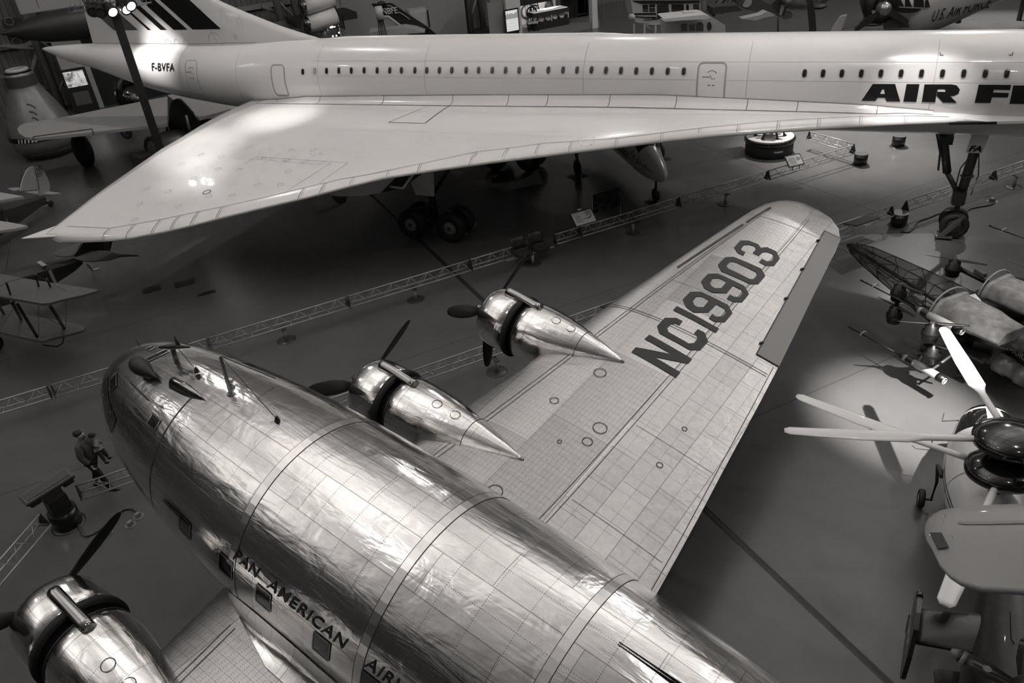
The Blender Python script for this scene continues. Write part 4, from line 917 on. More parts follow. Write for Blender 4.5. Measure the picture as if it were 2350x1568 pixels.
# painted registration on the starboard wing
def wpx(x, y):
    px, py = 1300+x/3.336, 430+y/3.336; d = bdir(ray(px, py)); t = (0-CB.z)/d.z
    for _ in range(8): P = CB+d*t; t = (wtop(P.x, P.y)-CB.z)/d.z
    P = CB+d*t; return (P.y, P.x)
GLY = [[(597, 1163), (635, 1131), (962, 1318), (932, 1354), (670, 1301), (872, 1420), (838, 1462), (497, 1263), (530, 1227), (805, 1281)],
 [(890, 1027), (865, 1058), (835, 1045), (800, 1050), (770, 1080), (782, 1112), (935, 1198), (975, 1195), (1003, 1160), (998, 1130), (975, 1120), (1005, 1088), (1058, 1115), (1084, 1183), (1025, 1249), (943, 1247), (712, 1122), (693, 1065), (752, 1002), (840, 1002)],
 [(815, 942), (845, 912), (1168, 1085), (1143, 1117)],
 [(890, 862), (965, 873), (980, 905), (1003, 918), (1048, 920), (1090, 868), (1040, 840), (995, 838), (965, 873.5), (890, 861), (947, 803), (1025, 800), (1237, 903), (1270, 967), (1213, 1034), (1130, 1031), (1090, 1005), (1115, 972), (1145, 992), (1190, 992), (1222, 962), (1210, 932), (1148, 898), (1085, 960), (975, 960), (915, 920)],
 [(1030, 722), (1097, 735), (1110, 760), (1140, 775), (1185, 773), (1225, 725), (1165, 698), (1120, 700), (1097, 735.5), (1030, 721), (1083, 665), (1157, 662), (1362, 758), (1397, 820), (1345, 881), (1275, 880), (1227, 855), (1250, 823), (1282, 840), (1322, 843), (1350, 812), (1338, 785), (1275, 755), (1225, 813), (1115, 808), (1055, 775)],
 [(1158, 595), (1222, 603), (1240, 625), (1405, 705), (1437, 705), (1462, 675), (1450, 650), (1285, 572), (1250, 572), (1222, 603.5), (1158, 594), (1215, 537), (1280, 535), (1490, 625), (1522, 680), (1470, 742), (1405, 742), (1185, 645)],
 [(1283, 463), (1330, 410), (1395, 410), (1467, 438), (1488, 465), (1535, 460), (1605, 492), (1633, 548), (1590, 603), (1525, 602), (1473, 575), (1497, 550), (1530, 568), (1568, 568), (1588, 540), (1575, 512), (1535, 497), (1500, 500), (1472, 527), (1425, 503), (1450, 478), (1440, 455), (1400, 440), (1360, 443), (1335, 470), (1345, 488), (1370, 498), (1355, 525), (1310, 505)]]
for P in GLY: bp('registration_letter', glyphs([[wpx(*q) for q in P]], lambda u, v: BP(v, u, wtop(v, u)+0.011), 3), M_PAINT)
# ---- engines
def engine(yc, zc, xh, tipx, s):
    yc *= s
    def E(x, y, z): return BP(x, yc+y, zc+z)
    def rings(prof, zsh=lambda x: 0.0, sy=1.0, n=40): return [[E(x, sy*r*math.cos(2*PI*k/n), zsh(x)+r*math.sin(2*PI*k/n)) for k in range(n)] for x, r in prof]
    xr = xh-1.26
    uvn = lambda prof: (lambda i, k: (prof[min(i, len(prof)-1)][0], 0.7*2*PI*k/40))
    cp = [(xr-0.02, 0.66), (xr, 0.715), (xr+0.2, 0.725), (xr+0.45, 0.72), (xr+0.62, 0.69), (xr+0.74, 0.64), (xr+0.80, 0.57), (xr+0.80, 0.50), (xr+0.7, 0.44), (xr+0.3, 0.42)]
    b = MB().loft(rings(cp), True, False, False, True, uvn(cp)); C_ = bp('engine_cowling', b, M_NAC)
    inn = MB().loft(rings([(xr+0.45, 0.02), (xr+0.45, 0.5)]), True, False, False); inn.setm(0)
    for k in range(9):
        a = 2*PI*k/9; inn.cyl(E(xr+0.5, 0.14*math.cos(a), 0.14*math.sin(a)), E(xr+0.5, 0.46*math.cos(a), 0.46*math.sin(a)), 0.09, n=10)
    inn.cyl(E(xr+0.4, 0, 0), E(xr+0.8, 0, 0), 0.16, 0.1); PL.part('radial_engine', inn, mat('engine_dark', 0.05, 0.4, 0.6), parent=C_, world=True)
    gp_ = [(xr+0.02, 0.70), (xr-0.02, 0.742), (xr-0.12, 0.752), (xr-0.14, 0.70), (xr-0.10, 0.62)]
    PL.part('cowl_flap_gap', MB().loft(rings(gp_), True, False, False), mat('gap_black', 0.004, 0.7), parent=C_, world=True)
    xt = tipx; L = (xr-0.1)-xt
    def zs(x): t = (xr-0.1-x)/L; return lerp(0, wtop(xt, abs(yc))-zc+0.02, t**1.5)
    pr = [(xr-0.10-L*t, r) for t, r in ((0, 0.62), (0.005, 0.66), (0.06, 0.675), (0.065, 0.69), (0.12, 0.70), (0.2, 0.69), (0.3, 0.655), (0.4, 0.60), (0.5, 0.53), (0.6, 0.445), (0.7, 0.35), (0.8, 0.245), (0.88, 0.155), (0.95, 0.07), (1.0, 0.012))]
    b = MB().loft(rings(pr, zs, 1.0), True, False, True, True, uvn(pr)); b.setm(1)
    for xx, wd in ((xr-0.1-L*0.062, 0.02), (xr-0.1-L*0.62, 0.014)):
        r = interp(xx, [p[0] for p in pr][::-1], [p[1] for p in pr][::-1])+0.006
        b.ribbon([E(xx, r*math.cos(2*PI*k/40), zs(xx)+r*math.sin(2*PI*k/40)) for k in range(40)], [BY*math.cos(2*PI*k/40)+BZ*math.sin(2*PI*k/40) for k in range(40)], wd, True)
    for xo in (0.36, 0.5):
        xx = xr-0.1-L*xo; r = interp(xx, [p[0] for p in pr][::-1], [p[1] for p in pr][::-1])+0.008; a0 = math.radians(98)
        n_ = BY*math.cos(a0)+BZ*math.sin(a0)
        b.ribbon([E(xx+0.1*math.cos(t), r*math.cos(a0+0.1*math.sin(t)/r), zs(xx)+r*math.sin(a0+0.1*math.sin(t)/r)+0.0) for t in [2*PI*k/18 for k in range(18)]], n_, 0.012, True)
    bp('engine_nacelle', b, [M_NAC, M_LINE])
    # carburettor scoop arching from cowl to nacelle
    rr = []
    for t in [0, 0.04, 0.12, 0.3, 0.5, 0.7, 0.85, 1.0]:
        x = xr+0.42-t*0.98; hz = (0.5 if t == 0 else 1)*lerp(0.18, 0.13, max(0, t-0.3)/0.7); zb = 0.70-0.04*t; wd = 0.11*(0.7 if t == 0 else 1)
        rr.append([E(x, 0.06+wd*math.cos(PI*k/10), zb+hz*math.sin(PI*k/10)**0.7) for k in range(11)])
    bp('carburettor_scoop', MB().loft(rr), M_NAC)
    # propeller
    xp = xh-0.38
    hb = MB().lathe([(0, 0.13), (0.1, 0.12), (0.15, 0.085), (0.30, 0.085), (0.36, 0.06), (0.38, 0.01)], E(xp-0.02, 0, 0), BX, 20, True)
    H_ = bp('propeller_hub', hb, M_NAC)
    for k in range(3):
        a = math.radians(31+120*k); rad = BY*math.cos(a)+BZ*math.sin(a); tan = -BY*math.sin(a)+BZ*math.cos(a)
        rows = []
        for t, ch, tw in ((0.12, 0.05, 50), (0.25, 0.07, 48), (0.36, 0.12, 42), (0.5, 0.155, 36), (0.65, 0.165, 30), (0.8, 0.15, 26), (0.92, 0.115, 23), (0.98, 0.07, 22), (1.0, 0.02, 22)):
            an = math.radians(tw*0.5); cd_ = tan*math.cos(an)-BX*math.sin(an); nd = tan*math.sin(an)+BX*math.cos(an); th = lerp(0.045, 0.008, t)
            o_ = E(xp, 0, 0)+rad*(1.72*t); rows.append([o_+cd_*(ch*math.cos(u))+nd*(th*math.sin(u)) for u in [2*PI*i/12 for i in range(12)]])
        PL.part('propeller_blade', MB().loft(rows), mat('blade_black', 0.01, 0.5), parent=H_, world=True)
for s in (1, -1):
    engine(3.464, -0.814, 5.64, 1.05, s); engine(6.997, -0.545, 5.03, 0.95, s)
# landing gear under the inner nacelles
for s in (1, -1):
    w0 = BP(3.3, s*3.46, -1.2); c = V((w0.x, w0.y, 0.6)); wheel(PL, c, BY, 0.6, 0.4)
    bp('landing_gear_leg', MB().cyl(c+BY*0.35, V((w0.x, w0.y, 2.4))+BY*0.35, 0.09).cyl(c-BY*0.35, V((w0.x, w0.y, 2.4))-BY*0.35, 0.09).cyl(c+BY*0.35, c-BY*0.35, 0.05), mat('gear_steel', 0.08, 0.4, 0.5))
w0 = BP(-11.5, 0, -0.6); wheel(PL, V((w0.x, w0.y, 0.28)), BY, 0.28, 0.2); bp('tail_wheel_leg', MB().cyl(V((w0.x, w0.y, 0.28)), BP(-11.3, 0, -0.4), 0.06), mat('gear_steel', 0.08, 0.4, 0.5))
# ================================================================ BARRIERS, SIGNS, SEATS
M_RAIL = mat('barrier_steel', 0.34, 0.4, 0.3); M_PLATE = mat('barrier_plate', 0.022, 0.5); M_BASE = mat('post_base', 0.05, 0.35, 0.4)
def truss(lab, p, q, zt=0.80, zb=0.48, plates=(True, True), group='triangular barrier trusses'):
    p = V((p[0], p[1], 0)); q = V((q[0], q[1], 0)); L = (q-p).length; d = (q-p).normalized(); n = V((-d.y, d.x, 0))
    T = Thing('barrier_truss', lab, 'barrier', frameM(p, d, n, V((0, 0, 1))), group)
    h = 0.14
    T.part('rail', MB().cyl((0, 0, zt), (L, 0, zt), 0.021, n=8), M_RAIL)
    for s in (-1, 1): T.part('rail', MB().cyl((0, s*h, zb), (L, s*h, zb), 0.019, n=8), M_RAIL)
    b = MB(); m = max(2, int(round(L/0.62))); st = L/m
    for k in range(m):
        for s in (-1, 1): b.cyl((k*st, s*h, zb), ((k+0.5)*st, 0, zt), 0.008, n=5).cyl(((k+0.5)*st, 0, zt), ((k+1)*st, s*h, zb), 0.008, n=5)
        b.cyl((k*st, -h, zb), (k*st, h, zb), 0.008, n=5)
    T.part('lattice', b, M_RAIL)
    for k, x in enumerate((0, L)):
        if plates[k]: T.part('end_plate', MB().prism([(x-0.012, -h*1.15, zb-0.03), (x-0.012, h*1.15, zb-0.03), (x-0.012, 0.02, zt+0.02), (x-0.012, -0.02, zt+0.02)], (0.024, 0, 0)), M_PLATE)
def post(lab, p, zb=0.46, group='barrier posts'):
    T = Thing('barrier_post', lab, 'post', V((p[0], p[1], 0)), group)
    T.part('base_disc', MB().lathe([(0, 0.30), (0.012, 0.30), (0.02, 0.28), (0.02, 0.04)], (0, 0, 0), (0, 0, 1), 28, True), M_BASE)
    T.part('stem', MB().cyl((0, 0, 0.015), (0, 0, zb-0.045), 0.055, n=16), M_RAIL); T.part('bracket', MB().box((0, 0, zb-0.03), (0.14, 0.34, 0.02)), M_PLATE)
NUM = ['first', 'second', 'third', 'fourth', 'fifth', 'sixth', 'seventh', 'eighth']
yA = 22.36; k = 0
mods = [(-8.85, -4.6), (-4.5, -0.2), (-0.15, 4.15), (4.22, 8.5), (8.55, 10.15)]
for a, b in mods:
    truss('barrier truss before the white delta wing, %s from the left frame edge' % NUM[k], (a, yA), (b, yA)); k += 1
for i, (a, b) in enumerate([(11.85, 12.85), (12.9, 17.2), (17.25, 21.55), (21.6, 26.15)]):
    truss(['short barrier truss right of the two linked seats', 'barrier truss in front of the dark poster panel', 'barrier truss behind the silver wing tip, in the long run', 'barrier truss ending at the round black pillar'][i], (a, yA), (b, yA))
for i, x in enumerate((-2.3, 2.02, 6.4, 15.1, 19.42)):
    post(['short post under the long barrier behind the silver nose', 'short post of the long barrier above the round silver nose', 'short post of the long barrier left of the two linked seats', 'short post of the long barrier right of the dark poster', 'short post of the long barrier nearest the silver wing tip'][i], (x, yA-0.1))
yB_ = 17.1
for i, (a, b, l) in enumerate([(-3.9, -0.1, 'barrier truss by the walking man, running under the silver nose'), (0.0, 4.3, 'barrier truss hidden mostly below the silver fuselage'), (4.4, 8.7, 'barrier truss seen between the two silver engines'), (8.75, 13.1, 'barrier truss running under the silver wing'), (13.2, 17.8, 'barrier truss crossing under the outer silver wing'), (17.85, 22.35, 'barrier truss from the silver wing tip to the black pillar'), (23.05, 27.6, 'barrier truss right of the black pillar, behind the nose wheel'), (27.65, 32, 'barrier truss leaving the frame at the right edge')]):
    truss(l, (a, yB_), (b, yB_))
for i, (x, l) in enumerate(((6.8, 'short post between the two silver engines'), (11.3, 'short post hidden below the silver wing'), (28.6, 'short post near the right frame edge'))): post(l, (x, yB_-0.25))
pc0 = V((-4.35, 16.8, 0)); pq = G(-60, 1400, 0.46); truss('barrier truss running down-left from the reader desk', (pc0.x-0.3, pc0.y-0.3), (pq.x, pq.y))
q = G(1856, 317, 0.5); truss('barrier truss going away from the round black pillar toward the airliner', (26.3, yA+0.1), (26.3+(q.x-26.3)*1.0, q.y), group='triangular barrier trusses'); truss('barrier truss beyond it on the far side of the walkway', (31.0, 26.5), (27.5, 31.0))
def pillar(p, lab, r=0.27, h=0.48):
    T = Thing('power_pillar', lab, 'pillar', V((p[0], p[1], 0)), 'round black barrier pillars')
    T.part('drum', MB().cyl((0, 0, 0.02), (0, 0, h), r, n=32), mat('drum_black', 0.008, 0.3, coat=0.3)); T.part('drum_top', MB().cyl((0, 0, h), (0, 0, h+0.015), r+0.01, n=32), mat('drum_top_grey', 0.09, 0.35, 0.4))
    T.part('floor_ring', MB().lathe([(0, r+0.07), (0.015, r+0.07), (0.02, r)], (0, 0, 0), (0, 0, 1), 32, True), M_BASE)
pillar((26.35, 22.05), 'round black pillar where two barrier trusses meet below the delta wing'); pillar((22.7, 17.0), 'round black pillar with a cable beside the nose wheels'); pillar((29.2, 22.6), 'round black pillar just under the white airliner belly')
# cable with floor plug right of the pillar
def cable(pts, r, lab, z=0.03):
    P = [G(x, y, z) for x, y in pts]; Q = []
    for i in range(len(P)-1):
        p0 = P[max(i-1, 0)]; p1, p2 = P[i], P[i+1]; p3 = P[min(i+2, len(P)-1)]
        for k in range(6):
            t = k/6; Q.append(0.5*((2*p1)+(p2-p0)*t+(2*p0-5*p1+4*p2-p3)*t*t+(3*p1-p0-3*p2+p3)*t**3))
    Q.append(P[-1]); solo('cable', MB().tube(Q, r, 7), mat('cable_grey', 0.05, 0.5), lab, 'cable', at=P[0])
cable([(2068, 531), (2085, 532), (2098, 522), (2108, 508), (2130, 500), (2160, 489), (2185, 489), (2210, 493), (2225, 480), (2250, 474), (2272, 470), (2284, 463), (2280, 458)], 0.03, 'grey cable snaking past the nose wheels to a floor socket')
T = Thing('floor_socket', 'metal floor socket at the end of the cable right of the nose gear', 'socket', G(2276, 463))
T.part('plate', MB().cyl((0, 0, 0), (0, 0, 0.015), 0.2, n=20), mat('socket_plate', 0.25, 0.3, 0.6)); T.part('plug', MB().box((0, 0, 0.08), (0.18, 0.14, 0.12), bev=0.02), mat('socket_plate', 0.25, 0.3, 0.6))
# linked seats
def seat(p, rz, lab, armr):
    T = Thing('airline_seat', lab, 'chair', rotz(p, rz), 'two linked barrier seats'); m_ = mat('seat_leather', 0.028, 0.45); ms_ = mat('seat_shell', 0.02, 0.4)
    T.part('cushion', MB().box((0, 0, 0.44), (0.56, 0.5, 0.09), bev=0.03), m_)
    b = MB(); b.loft([[V((x, 0.24+0.05*math.cos(x/0.28*PI/2)+0.1*t, 0.47+0.45*t)) for x in [-0.27+0.09*i for i in range(7)]]+[V((x, 0.29+0.05*math.cos(x/0.28*PI/2)+0.1*t, 0.47+0.45*t)) for x in [0.27-0.09*i for i in range(7)]] for t in (0.12, 0.4, 0.7, 1.0)])
    T.part('backrest', b, m_); T.part('armrest', MB().box((armr*0.3, 0.05, 0.62), (0.05, 0.34, 0.04), bev=0.015), ms_); T.part('arm_support', MB().box((armr*0.3, 0.1, 0.5), (0.03, 0.05, 0.22)), ms_)
    T.part('seat_bracket', MB().box((0, 0, 0.38), (0.2, 0.4, 0.05)), M_PLATE)
seat(V((10.55, yA, 0)), 0, 'left one of the two dark linked seats in the barrier line', 1); seat(V((11.25, yA, 0)), 0, 'right one of the two dark linked seats in the barrier line', -1)
T = Thing('seat_beam', 'steel beam and single post carrying the two linked seats', 'post', V((10.85, yA, 0)))
T.part('base_disc', MB().lathe([(0, 0.32), (0.012, 0.32), (0.02, 0.3), (0.02, 0.04)], (0, -0.1, 0), (0, 0, 1), 28, True), M_BASE); T.part('stem', MB().cyl((0, -0.1, 0.01), (0, -0.1, 0.33), 0.06), M_RAIL); T.part('beam', MB().box((0, 0, 0.345), (1.9, 0.06, 0.04)), M_RAIL)
# information panel with the drawing of the airliner
def panel(p, rz, wd, ht, z, tilt, lab, content=None, frame_m=None, face_v=0.5, brackets=True, gap=0.0):
    T = Thing('information_sign', lab, 'sign', rotz(p, rz)); R = Matrix.Rotation(math.radians(tilt), 3, 'X')
    W_ = lambda u, v, o=0.0: V((0, 0, z))+R @ V((u, v, o))
    def slab(mb, u0, u1, v0, v1, o0, o1): return mb.prism([W_(u0, v0, o0), W_(u1, v0, o0), W_(u1, v1, o0), W_(u0, v1, o0)], R @ V((0, 0, o1-o0)))
    T.part('panel_frame', slab(MB(), -wd/2-0.05, wd/2+0.05, -0.05, ht+0.05, -0.04, 0), frame_m or M_PLATE)
    if face_v: T.part('panel_face', slab(MB(), -wd/2, wd/2, 0, ht, 0.0, 0.006), mat('panel_face_%d' % int(face_v*100), face_v, 0.4))
    if brackets:
        for s in (-1, 1): T.part('bracket', MB().tube([W_(s*wd*0.25, ht*0.35, -0.03), W_(s*wd*0.25, ht*0.1, -0.1), V((s*wd*0.25, 0.0, z-0.1)), V((s*wd*0.25, 0.02, z-0.2))], 0.022, 8), M_PLATE)
    return T, W_, slab
T, W_, slab = panel(V((13.2+0.0, yA+0.05, 0)), 0, 0.82, 0.5, 0.84, 42, 'white information panel with a small airliner drawing on the barrier', face_v=0.55)
ink = mat('panel_ink', 0.05, 0.6); gk = mat('panel_text_grey', 0.28, 0.6)
T.part('panel_title', letters('Concorde', 0.035, lambda u, v: W_(-0.36+u, 0.43+v, 0.008), 0, 0.001), ink)
b = MB()
for i in range(9): slab(b, -0.33, -0.08-0.02*(i % 3), 0.10+0.032*i, 0.118+0.032*i, 0.006, 0.009)
for i in range(6): slab(b, 0.12, 0.34, 0.28+0.03*i, 0.3+0.03*i, 0.006, 0.009)
T.part('panel_text', b, gk)
b = glyphs([[(-0.1, 0.16), (-0.04, 0.2), (0.2, 0.205), (0.27, 0.23), (0.3, 0.28), (0.325, 0.28), (0.31, 0.21), (0.24, 0.18), (0.2, 0.145), (0.15, 0.175), (0, 0.18)]], lambda u, v: W_(u, v, 0.009), 0); T.part('airliner_drawing', b, ink)
T.part('top_tab', slab(MB(), -0.1, 0.06, 0.56, 0.62, 0, 0.01), mat('panel_face_55', 0.55, 0.4))
panel(G(1962, 505, 0.9)-V((0, 0, 0.9)), 180, 0.95, 0.5, 0.92, 12, 'dark tilted panel seen from behind on the barrier beyond the silver wing tip', face_v=0.0, frame_m=mat('panel_back', 0.03, 0.4))
panel(G(1415, 692, 0.9)-V((0, 0, 0.9)), 180, 1.0, 0.5, 0.92, 12, 'dark tilted panel half hidden by the silver wing leading edge', face_v=0.0, frame_m=mat('panel_back', 0.03, 0.4))
# upright dark poster
def poster_mat():
    m, t = newmat('night_poster'); o = t.obj(); n = t.noise(o, 5, 6, 0.7, 1.0); s = t.n('TexVoronoi'); s.inputs['Scale'].default_value = 14; t.put(s.inputs['Vector'], o)
    d = t.m('LESS_THAN', s.outputs['Distance'], 0.13); v = t.m('ADD', t.m('MULTIPLY', t.m('GREATER_THAN', n, 0.56), 0.06), t.m('MULTIPLY', d, 0.25)); v = t.m('ADD', v, 0.004)
    t.put(t.b.inputs['Base Color'], t.comb(v, v, v)); t.b.inputs['Roughness'].default_value = 0.35; return m
q = G(1412, 535)
T = Thing('poster_stand', 'dark photographic poster on thin legs behind the barrier', 'poster', V((14.75, 23.5, 0)))
T.part('poster', MB().box((0, 0, 0.98), (1.22, 0.04, 0.78)), poster_mat()); 
for s in (-0.61, 0.61): T.part('leg', MB().cyl((s, 0, 0), (s, 0, 1.37), 0.014, n=8), M_RAIL)
T.part('caption', MB().box((0.05, -0.022, 0.62), (0.2, 0.005, 0.03)), mat('caption_dim', 0.06, 0.5))
# reader desk on a black pillar, lower left
cp = G(158, 1203); T = Thing('reader_desk', 'dark reader desk with a wide sloped top on a round black pillar', 'desk', rotz(V((cp.x, cp.y, 0)), 28))
T.part('drum', MB().cyl((0, 0, 0.02), (0, 0, 0.47), 0.31, n=32), mat('drum_black', 0.008, 0.3, coat=0.3)); T.part('floor_ring', MB().lathe([(0, 0.38), (0.015, 0.38), (0.02, 0.3)], (0, 0, 0), (0, 0, 1), 32, True), M_BASE)
T.part('column', MB().box((0, 0.02, 0.62), (0.42, 0.34, 0.5), bev=0.01), mat('desk_dark', 0.016, 0.45)); T.part('upper_column', MB().box((0, 0.06, 0.93), (0.4, 0.22, 0.34), bev=0.01), mat('desk_mid', 0.035, 0.45))
Rx_ = Matrix.Rotation(math.radians(22), 3, 'X')
T.part('desk_top', MB().box((0, 0.1, 1.12), (1.12, 0.34, 0.12), Rx_, 0.02), mat('desk_edge', 0.04, 0.45)); T.part('desk_face', MB().box((0, 0.1-0.024, 1.12+0.064), (0.98, 0.2, 0.012), Rx_), mat('desk_dark', 0.016, 0.45))
for s in (-1, 1): T.part('speaker', MB().box((s*0.38, 0.05, 1.0), (0.24, 0.24, 0.12), bev=0.02), M_DARK)
cable([(180, 1205), (186, 1220), (190, 1228), (205, 1229), (235, 1212), (262, 1190), (280, 1172), (300, 1168), (315, 1175)], 0.024, 'dark cable curling from the reader desk to two floor sockets')
for px, py, l in ((318, 1186, 'floor socket nearer the silver nose'), (300, 1205, 'floor socket nearer the propeller blade')):
    T = Thing('floor_socket', l, 'socket', G(px, py), 'paired floor sockets'); T.part('plate', MB().cyl((0, 0, 0), (0, 0, 0.012), 0.13, n=24), mat('socket_plate', 0.25, 0.3, 0.6)); T.part('plug', MB().box((0, 0, 0.06), (0.12, 0.09, 0.1), Matrix.Rotation(0.6, 3, 'Z'), 0.01), mat('plug_grey', 0.2, 0.4))
solo('paper_tag', MB().box((0, 0, 0.05), (0.1, 0.12, 0.1)), mat('tag_white', 0.4, 0.6), 'small pale tag on the floor behind the propeller blade', 'tag').location = G(254, 1224)
# floor plates
for px, py, w_, d_, l in ((348, 664, 0.62, 0.5, 'left one of the three black floor plates'), (424, 650, 0.72, 0.5, 'middle one of the three black floor plates'), (474, 673, 0.62, 0.22, 'narrow right one of the three black floor plates')):
    q = G(px, py); solo('floor_plate', MB().box((0, 0, 0.006), (w_, d_, 0.012)), mat('plate_black', 0.006, 0.5), l, 'floor plate', 'three black floor plates').location = q
# round display with engine under the delta wing
q = G(1780, 358); T = Thing('round_display', 'low round dark display stand with an engine on top beside a barrier', 'display stand', V((q.x+0.1, q.y+0.55, 0)))
T.part('plinth', MB().lathe([(0.0, 1.0), (0.04, 1.03), (0.5, 1.03), (0.52, 1.0)], (0, 0, 0), (0, 0, 1), 48, True), M_DARK); T.part('rim_band', MB().lathe([(0.52, 1.03), (0.56, 1.08), (0.72, 1.08), (0.76, 1.02)], (0, 0, 0), (0, 0, 1), 48), mat('drum_black', 0.008, 0.3, coat=0.3))
T.part('deck', MB().cyl((0, 0, 0.70), (0, 0, 0.77), 1.02, n=48), mat('deck_pale', 0.32, 0.4))
for k in range(24): 
    a = 2*PI*k/24
    if k % 3 == 0: T.part('rim_divider', MB().box((1.085*math.cos(a), 1.085*math.sin(a), 0.64), (0.02, 0.02, 0.16), Matrix.Rotation(a, 3, 'Z')), mat('divider_grey', 0.12, 0.5))
eb = MB().cyl((0, 0, 1.15), (0, 0, 1.9), 0.35, 0.3, 20)
for k in range(9): a = 2*PI*k/9; eb.cyl((0.3*math.cos(a), 0.3*math.sin(a), 1.2), (0.62*math.cos(a), 0.62*math.sin(a), 1.15+0.1*(k % 2)), 0.09, 0.07, 10)
T.part('engine', eb, mat('engine_dark2', 0.03, 0.35, 0.6))
for k in range(6): a = 2*PI*k/6+0.3; T.part('engine_foot', MB().cyl((0.62*math.cos(a), 0.62*math.sin(a), 0.77), (0.45*math.cos(a), 0.45*math.sin(a), 1.15), 0.04).cyl((0.62*math.cos(a), 0.62*math.sin(a), 0.77), (0.62*math.cos(a), 0.62*math.sin(a), 0.81), 0.08), mat('engine_dark2', 0.03, 0.35, 0.6))
T.part('stand_lettering', letters('Aviation', 0.085, lambda u, v: V((0.9*0+1.04*math.sin(-0.55+u/1.04)-0.0, -1.04*math.cos(-0.55+u/1.04), 0.3+v)), 0, 0.004), mat('letter_white', 0.6, 0.5))
T, W_, slab = panel(G(1828, 380, 0.85)-V((0, 0, 0.85)), -8, 0.62, 0.42, 0.88, 42, 'small white information panel beside the round display', face_v=0.55)
b = MB()
for i in range(8): slab(b, -0.25, 0.05, 0.05+0.04*i, 0.07+0.04*i, 0.006, 0.009)
T.part('panel_text', b, gk); T.part('panel_picture', glyphs([[(0.18+0.09*math.cos(t), 0.26+0.09*math.sin(t)) for t in [2*PI*k/14 for k in range(14)]]], lambda u, v: W_(u, v, 0.009), 0), gk)
# ================================================================ MAN CARRYING A CHILD
def skin(T, name, J, E_, mt, root=0, sub=2, world=False, label=None, parent=None):
    me = bpy.data.meshes.new(name); me.from_pydata([tuple(p) for p, r in J], E_, []); me.update()
    o = bpy.data.objects.new(name, me); COL.objects.link(o); o.parent = parent or T.o; me.materials.append(mt)
    md = o.modifiers.new('skin', 'SKIN'); md.use_smooth_shade = True; md.branch_smoothing = 0.4
    for i, (p, r) in enumerate(J):
        sv = me.skin_vertices[0].data[i]; sv.radius = r if isinstance(r, tuple) else (r, r); sv.use_root = (i == root)
    s = o.modifiers.new('subsurf', 'SUBSURF'); s.levels = sub; s.render_levels = sub
    if label: o['label'] = label
    return o
fa, fb_ = G(216, 1122), G(262, 1119); mid = (fa+fb_)/2; dirw = (fb_-fa); yaw = math.degrees(math.atan2(dirw.y, dirw.x))
T = Thing('person', 'man in a grey jacket and black trousers walking with a child on his arm', 'person', rotz(mid, yaw)); MAN = T
hs = dirw.length/2; SK = mat('skin_tone', 0.26, 0.55); JK = mat('jacket_grey', 0.06, 0.8, var=0.12, scale=12); TR = mat('trousers_black', 0.008, 0.8); HR = mat('hair_dark', 0.008, 0.7)
hip = 0.93
J = [((0, 0, hip), 0.10), ((0, 0.09, hip-0.03), 0.085), ((-hs*0.35, 0.10, 0.50), 0.058), ((-hs*0.9, 0.10, 0.11), 0.04), ((0, -0.09, hip-0.03), 0.085), ((hs*0.6, -0.10, 0.49), 0.058), ((hs*0.85, -0.10, 0.09), 0.04),
     ((0.0, 0, 1.15), 0.12), ((0.01, 0, 1.38), 0.13), ((0.02, 0, 1.47), 0.065), ((0.035, 0, 1.53), 0.06), ((0.05, 0, 1.645), 0.095), ((0.05, 0, 1.71), 0.085)]
skin(T, 'body', J, [(0, 1), (1, 2), (2, 3), (0, 4), (4, 5), (5, 6), (0, 7), (7, 8), (8, 9), (9, 10), (10, 11), (11, 12)], SK)
fc = MB().ball((0.15, 0, 1.655), (0.025, 0.018, 0.03), 10, 6).ball((0.065, 0.085, 1.66), (0.02, 0.012, 0.03), 8, 6).ball((0.065, -0.085, 1.66), (0.02, 0.012, 0.03), 8, 6).ball((0.125, 0.03, 1.69), (0.012, 0.014, 0.009), 8, 6).ball((0.125, -0.03, 1.69), (0.012, 0.014, 0.009), 8, 6)
T.part('face_features', fc, SK); T.part('beard', MB().ball((0.095, 0, 1.60), (0.06, 0.062, 0.04), 14, 8), mat('beard_dark', 0.03, 0.8))
T.part('hair', MB().ball((0.0, 0, 1.715), (0.105, 0.095, 0.085), 18, 12), HR)
skin(T, 'trousers', [((0, 0, hip+0.02), 0.125), ((0, 0.09, hip-0.06), 0.10), ((-hs*0.35, 0.10, 0.50), 0.075), ((-hs*0.9, 0.10, 0.09), 0.062), ((0, -0.09, hip-0.06), 0.10), ((hs*0.6, -0.10, 0.49), 0.075), ((hs*0.88, -0.10, 0.09), 0.062)], [(0, 1), (1, 2), (2, 3), (0, 4), (4, 5), (5, 6)], TR)
skin(T, 'jacket', [((0, 0, 0.88), (0.18, 0.17)), ((0, 0, 1.12), (0.18, 0.17)), ((0.0, 0, 1.36), (0.19, 0.17)), ((0.015, 0, 1.52), 0.10), ((0.0, -0.17, 1.43), 0.11), ((-0.02, -0.24, 1.16), 0.085), ((0.10, -0.22, 0.94), 0.065), ((0.0, 0.17, 1.43), 0.11), ((0.02, 0.25, 1.18), 0.085), ((0.22, 0.16, 1.12), 0.065)],
     [(0, 1), (1, 2), (2, 3), (2, 4), (4, 5), (5, 6), (2, 7), (7, 8), (8, 9)], JK)
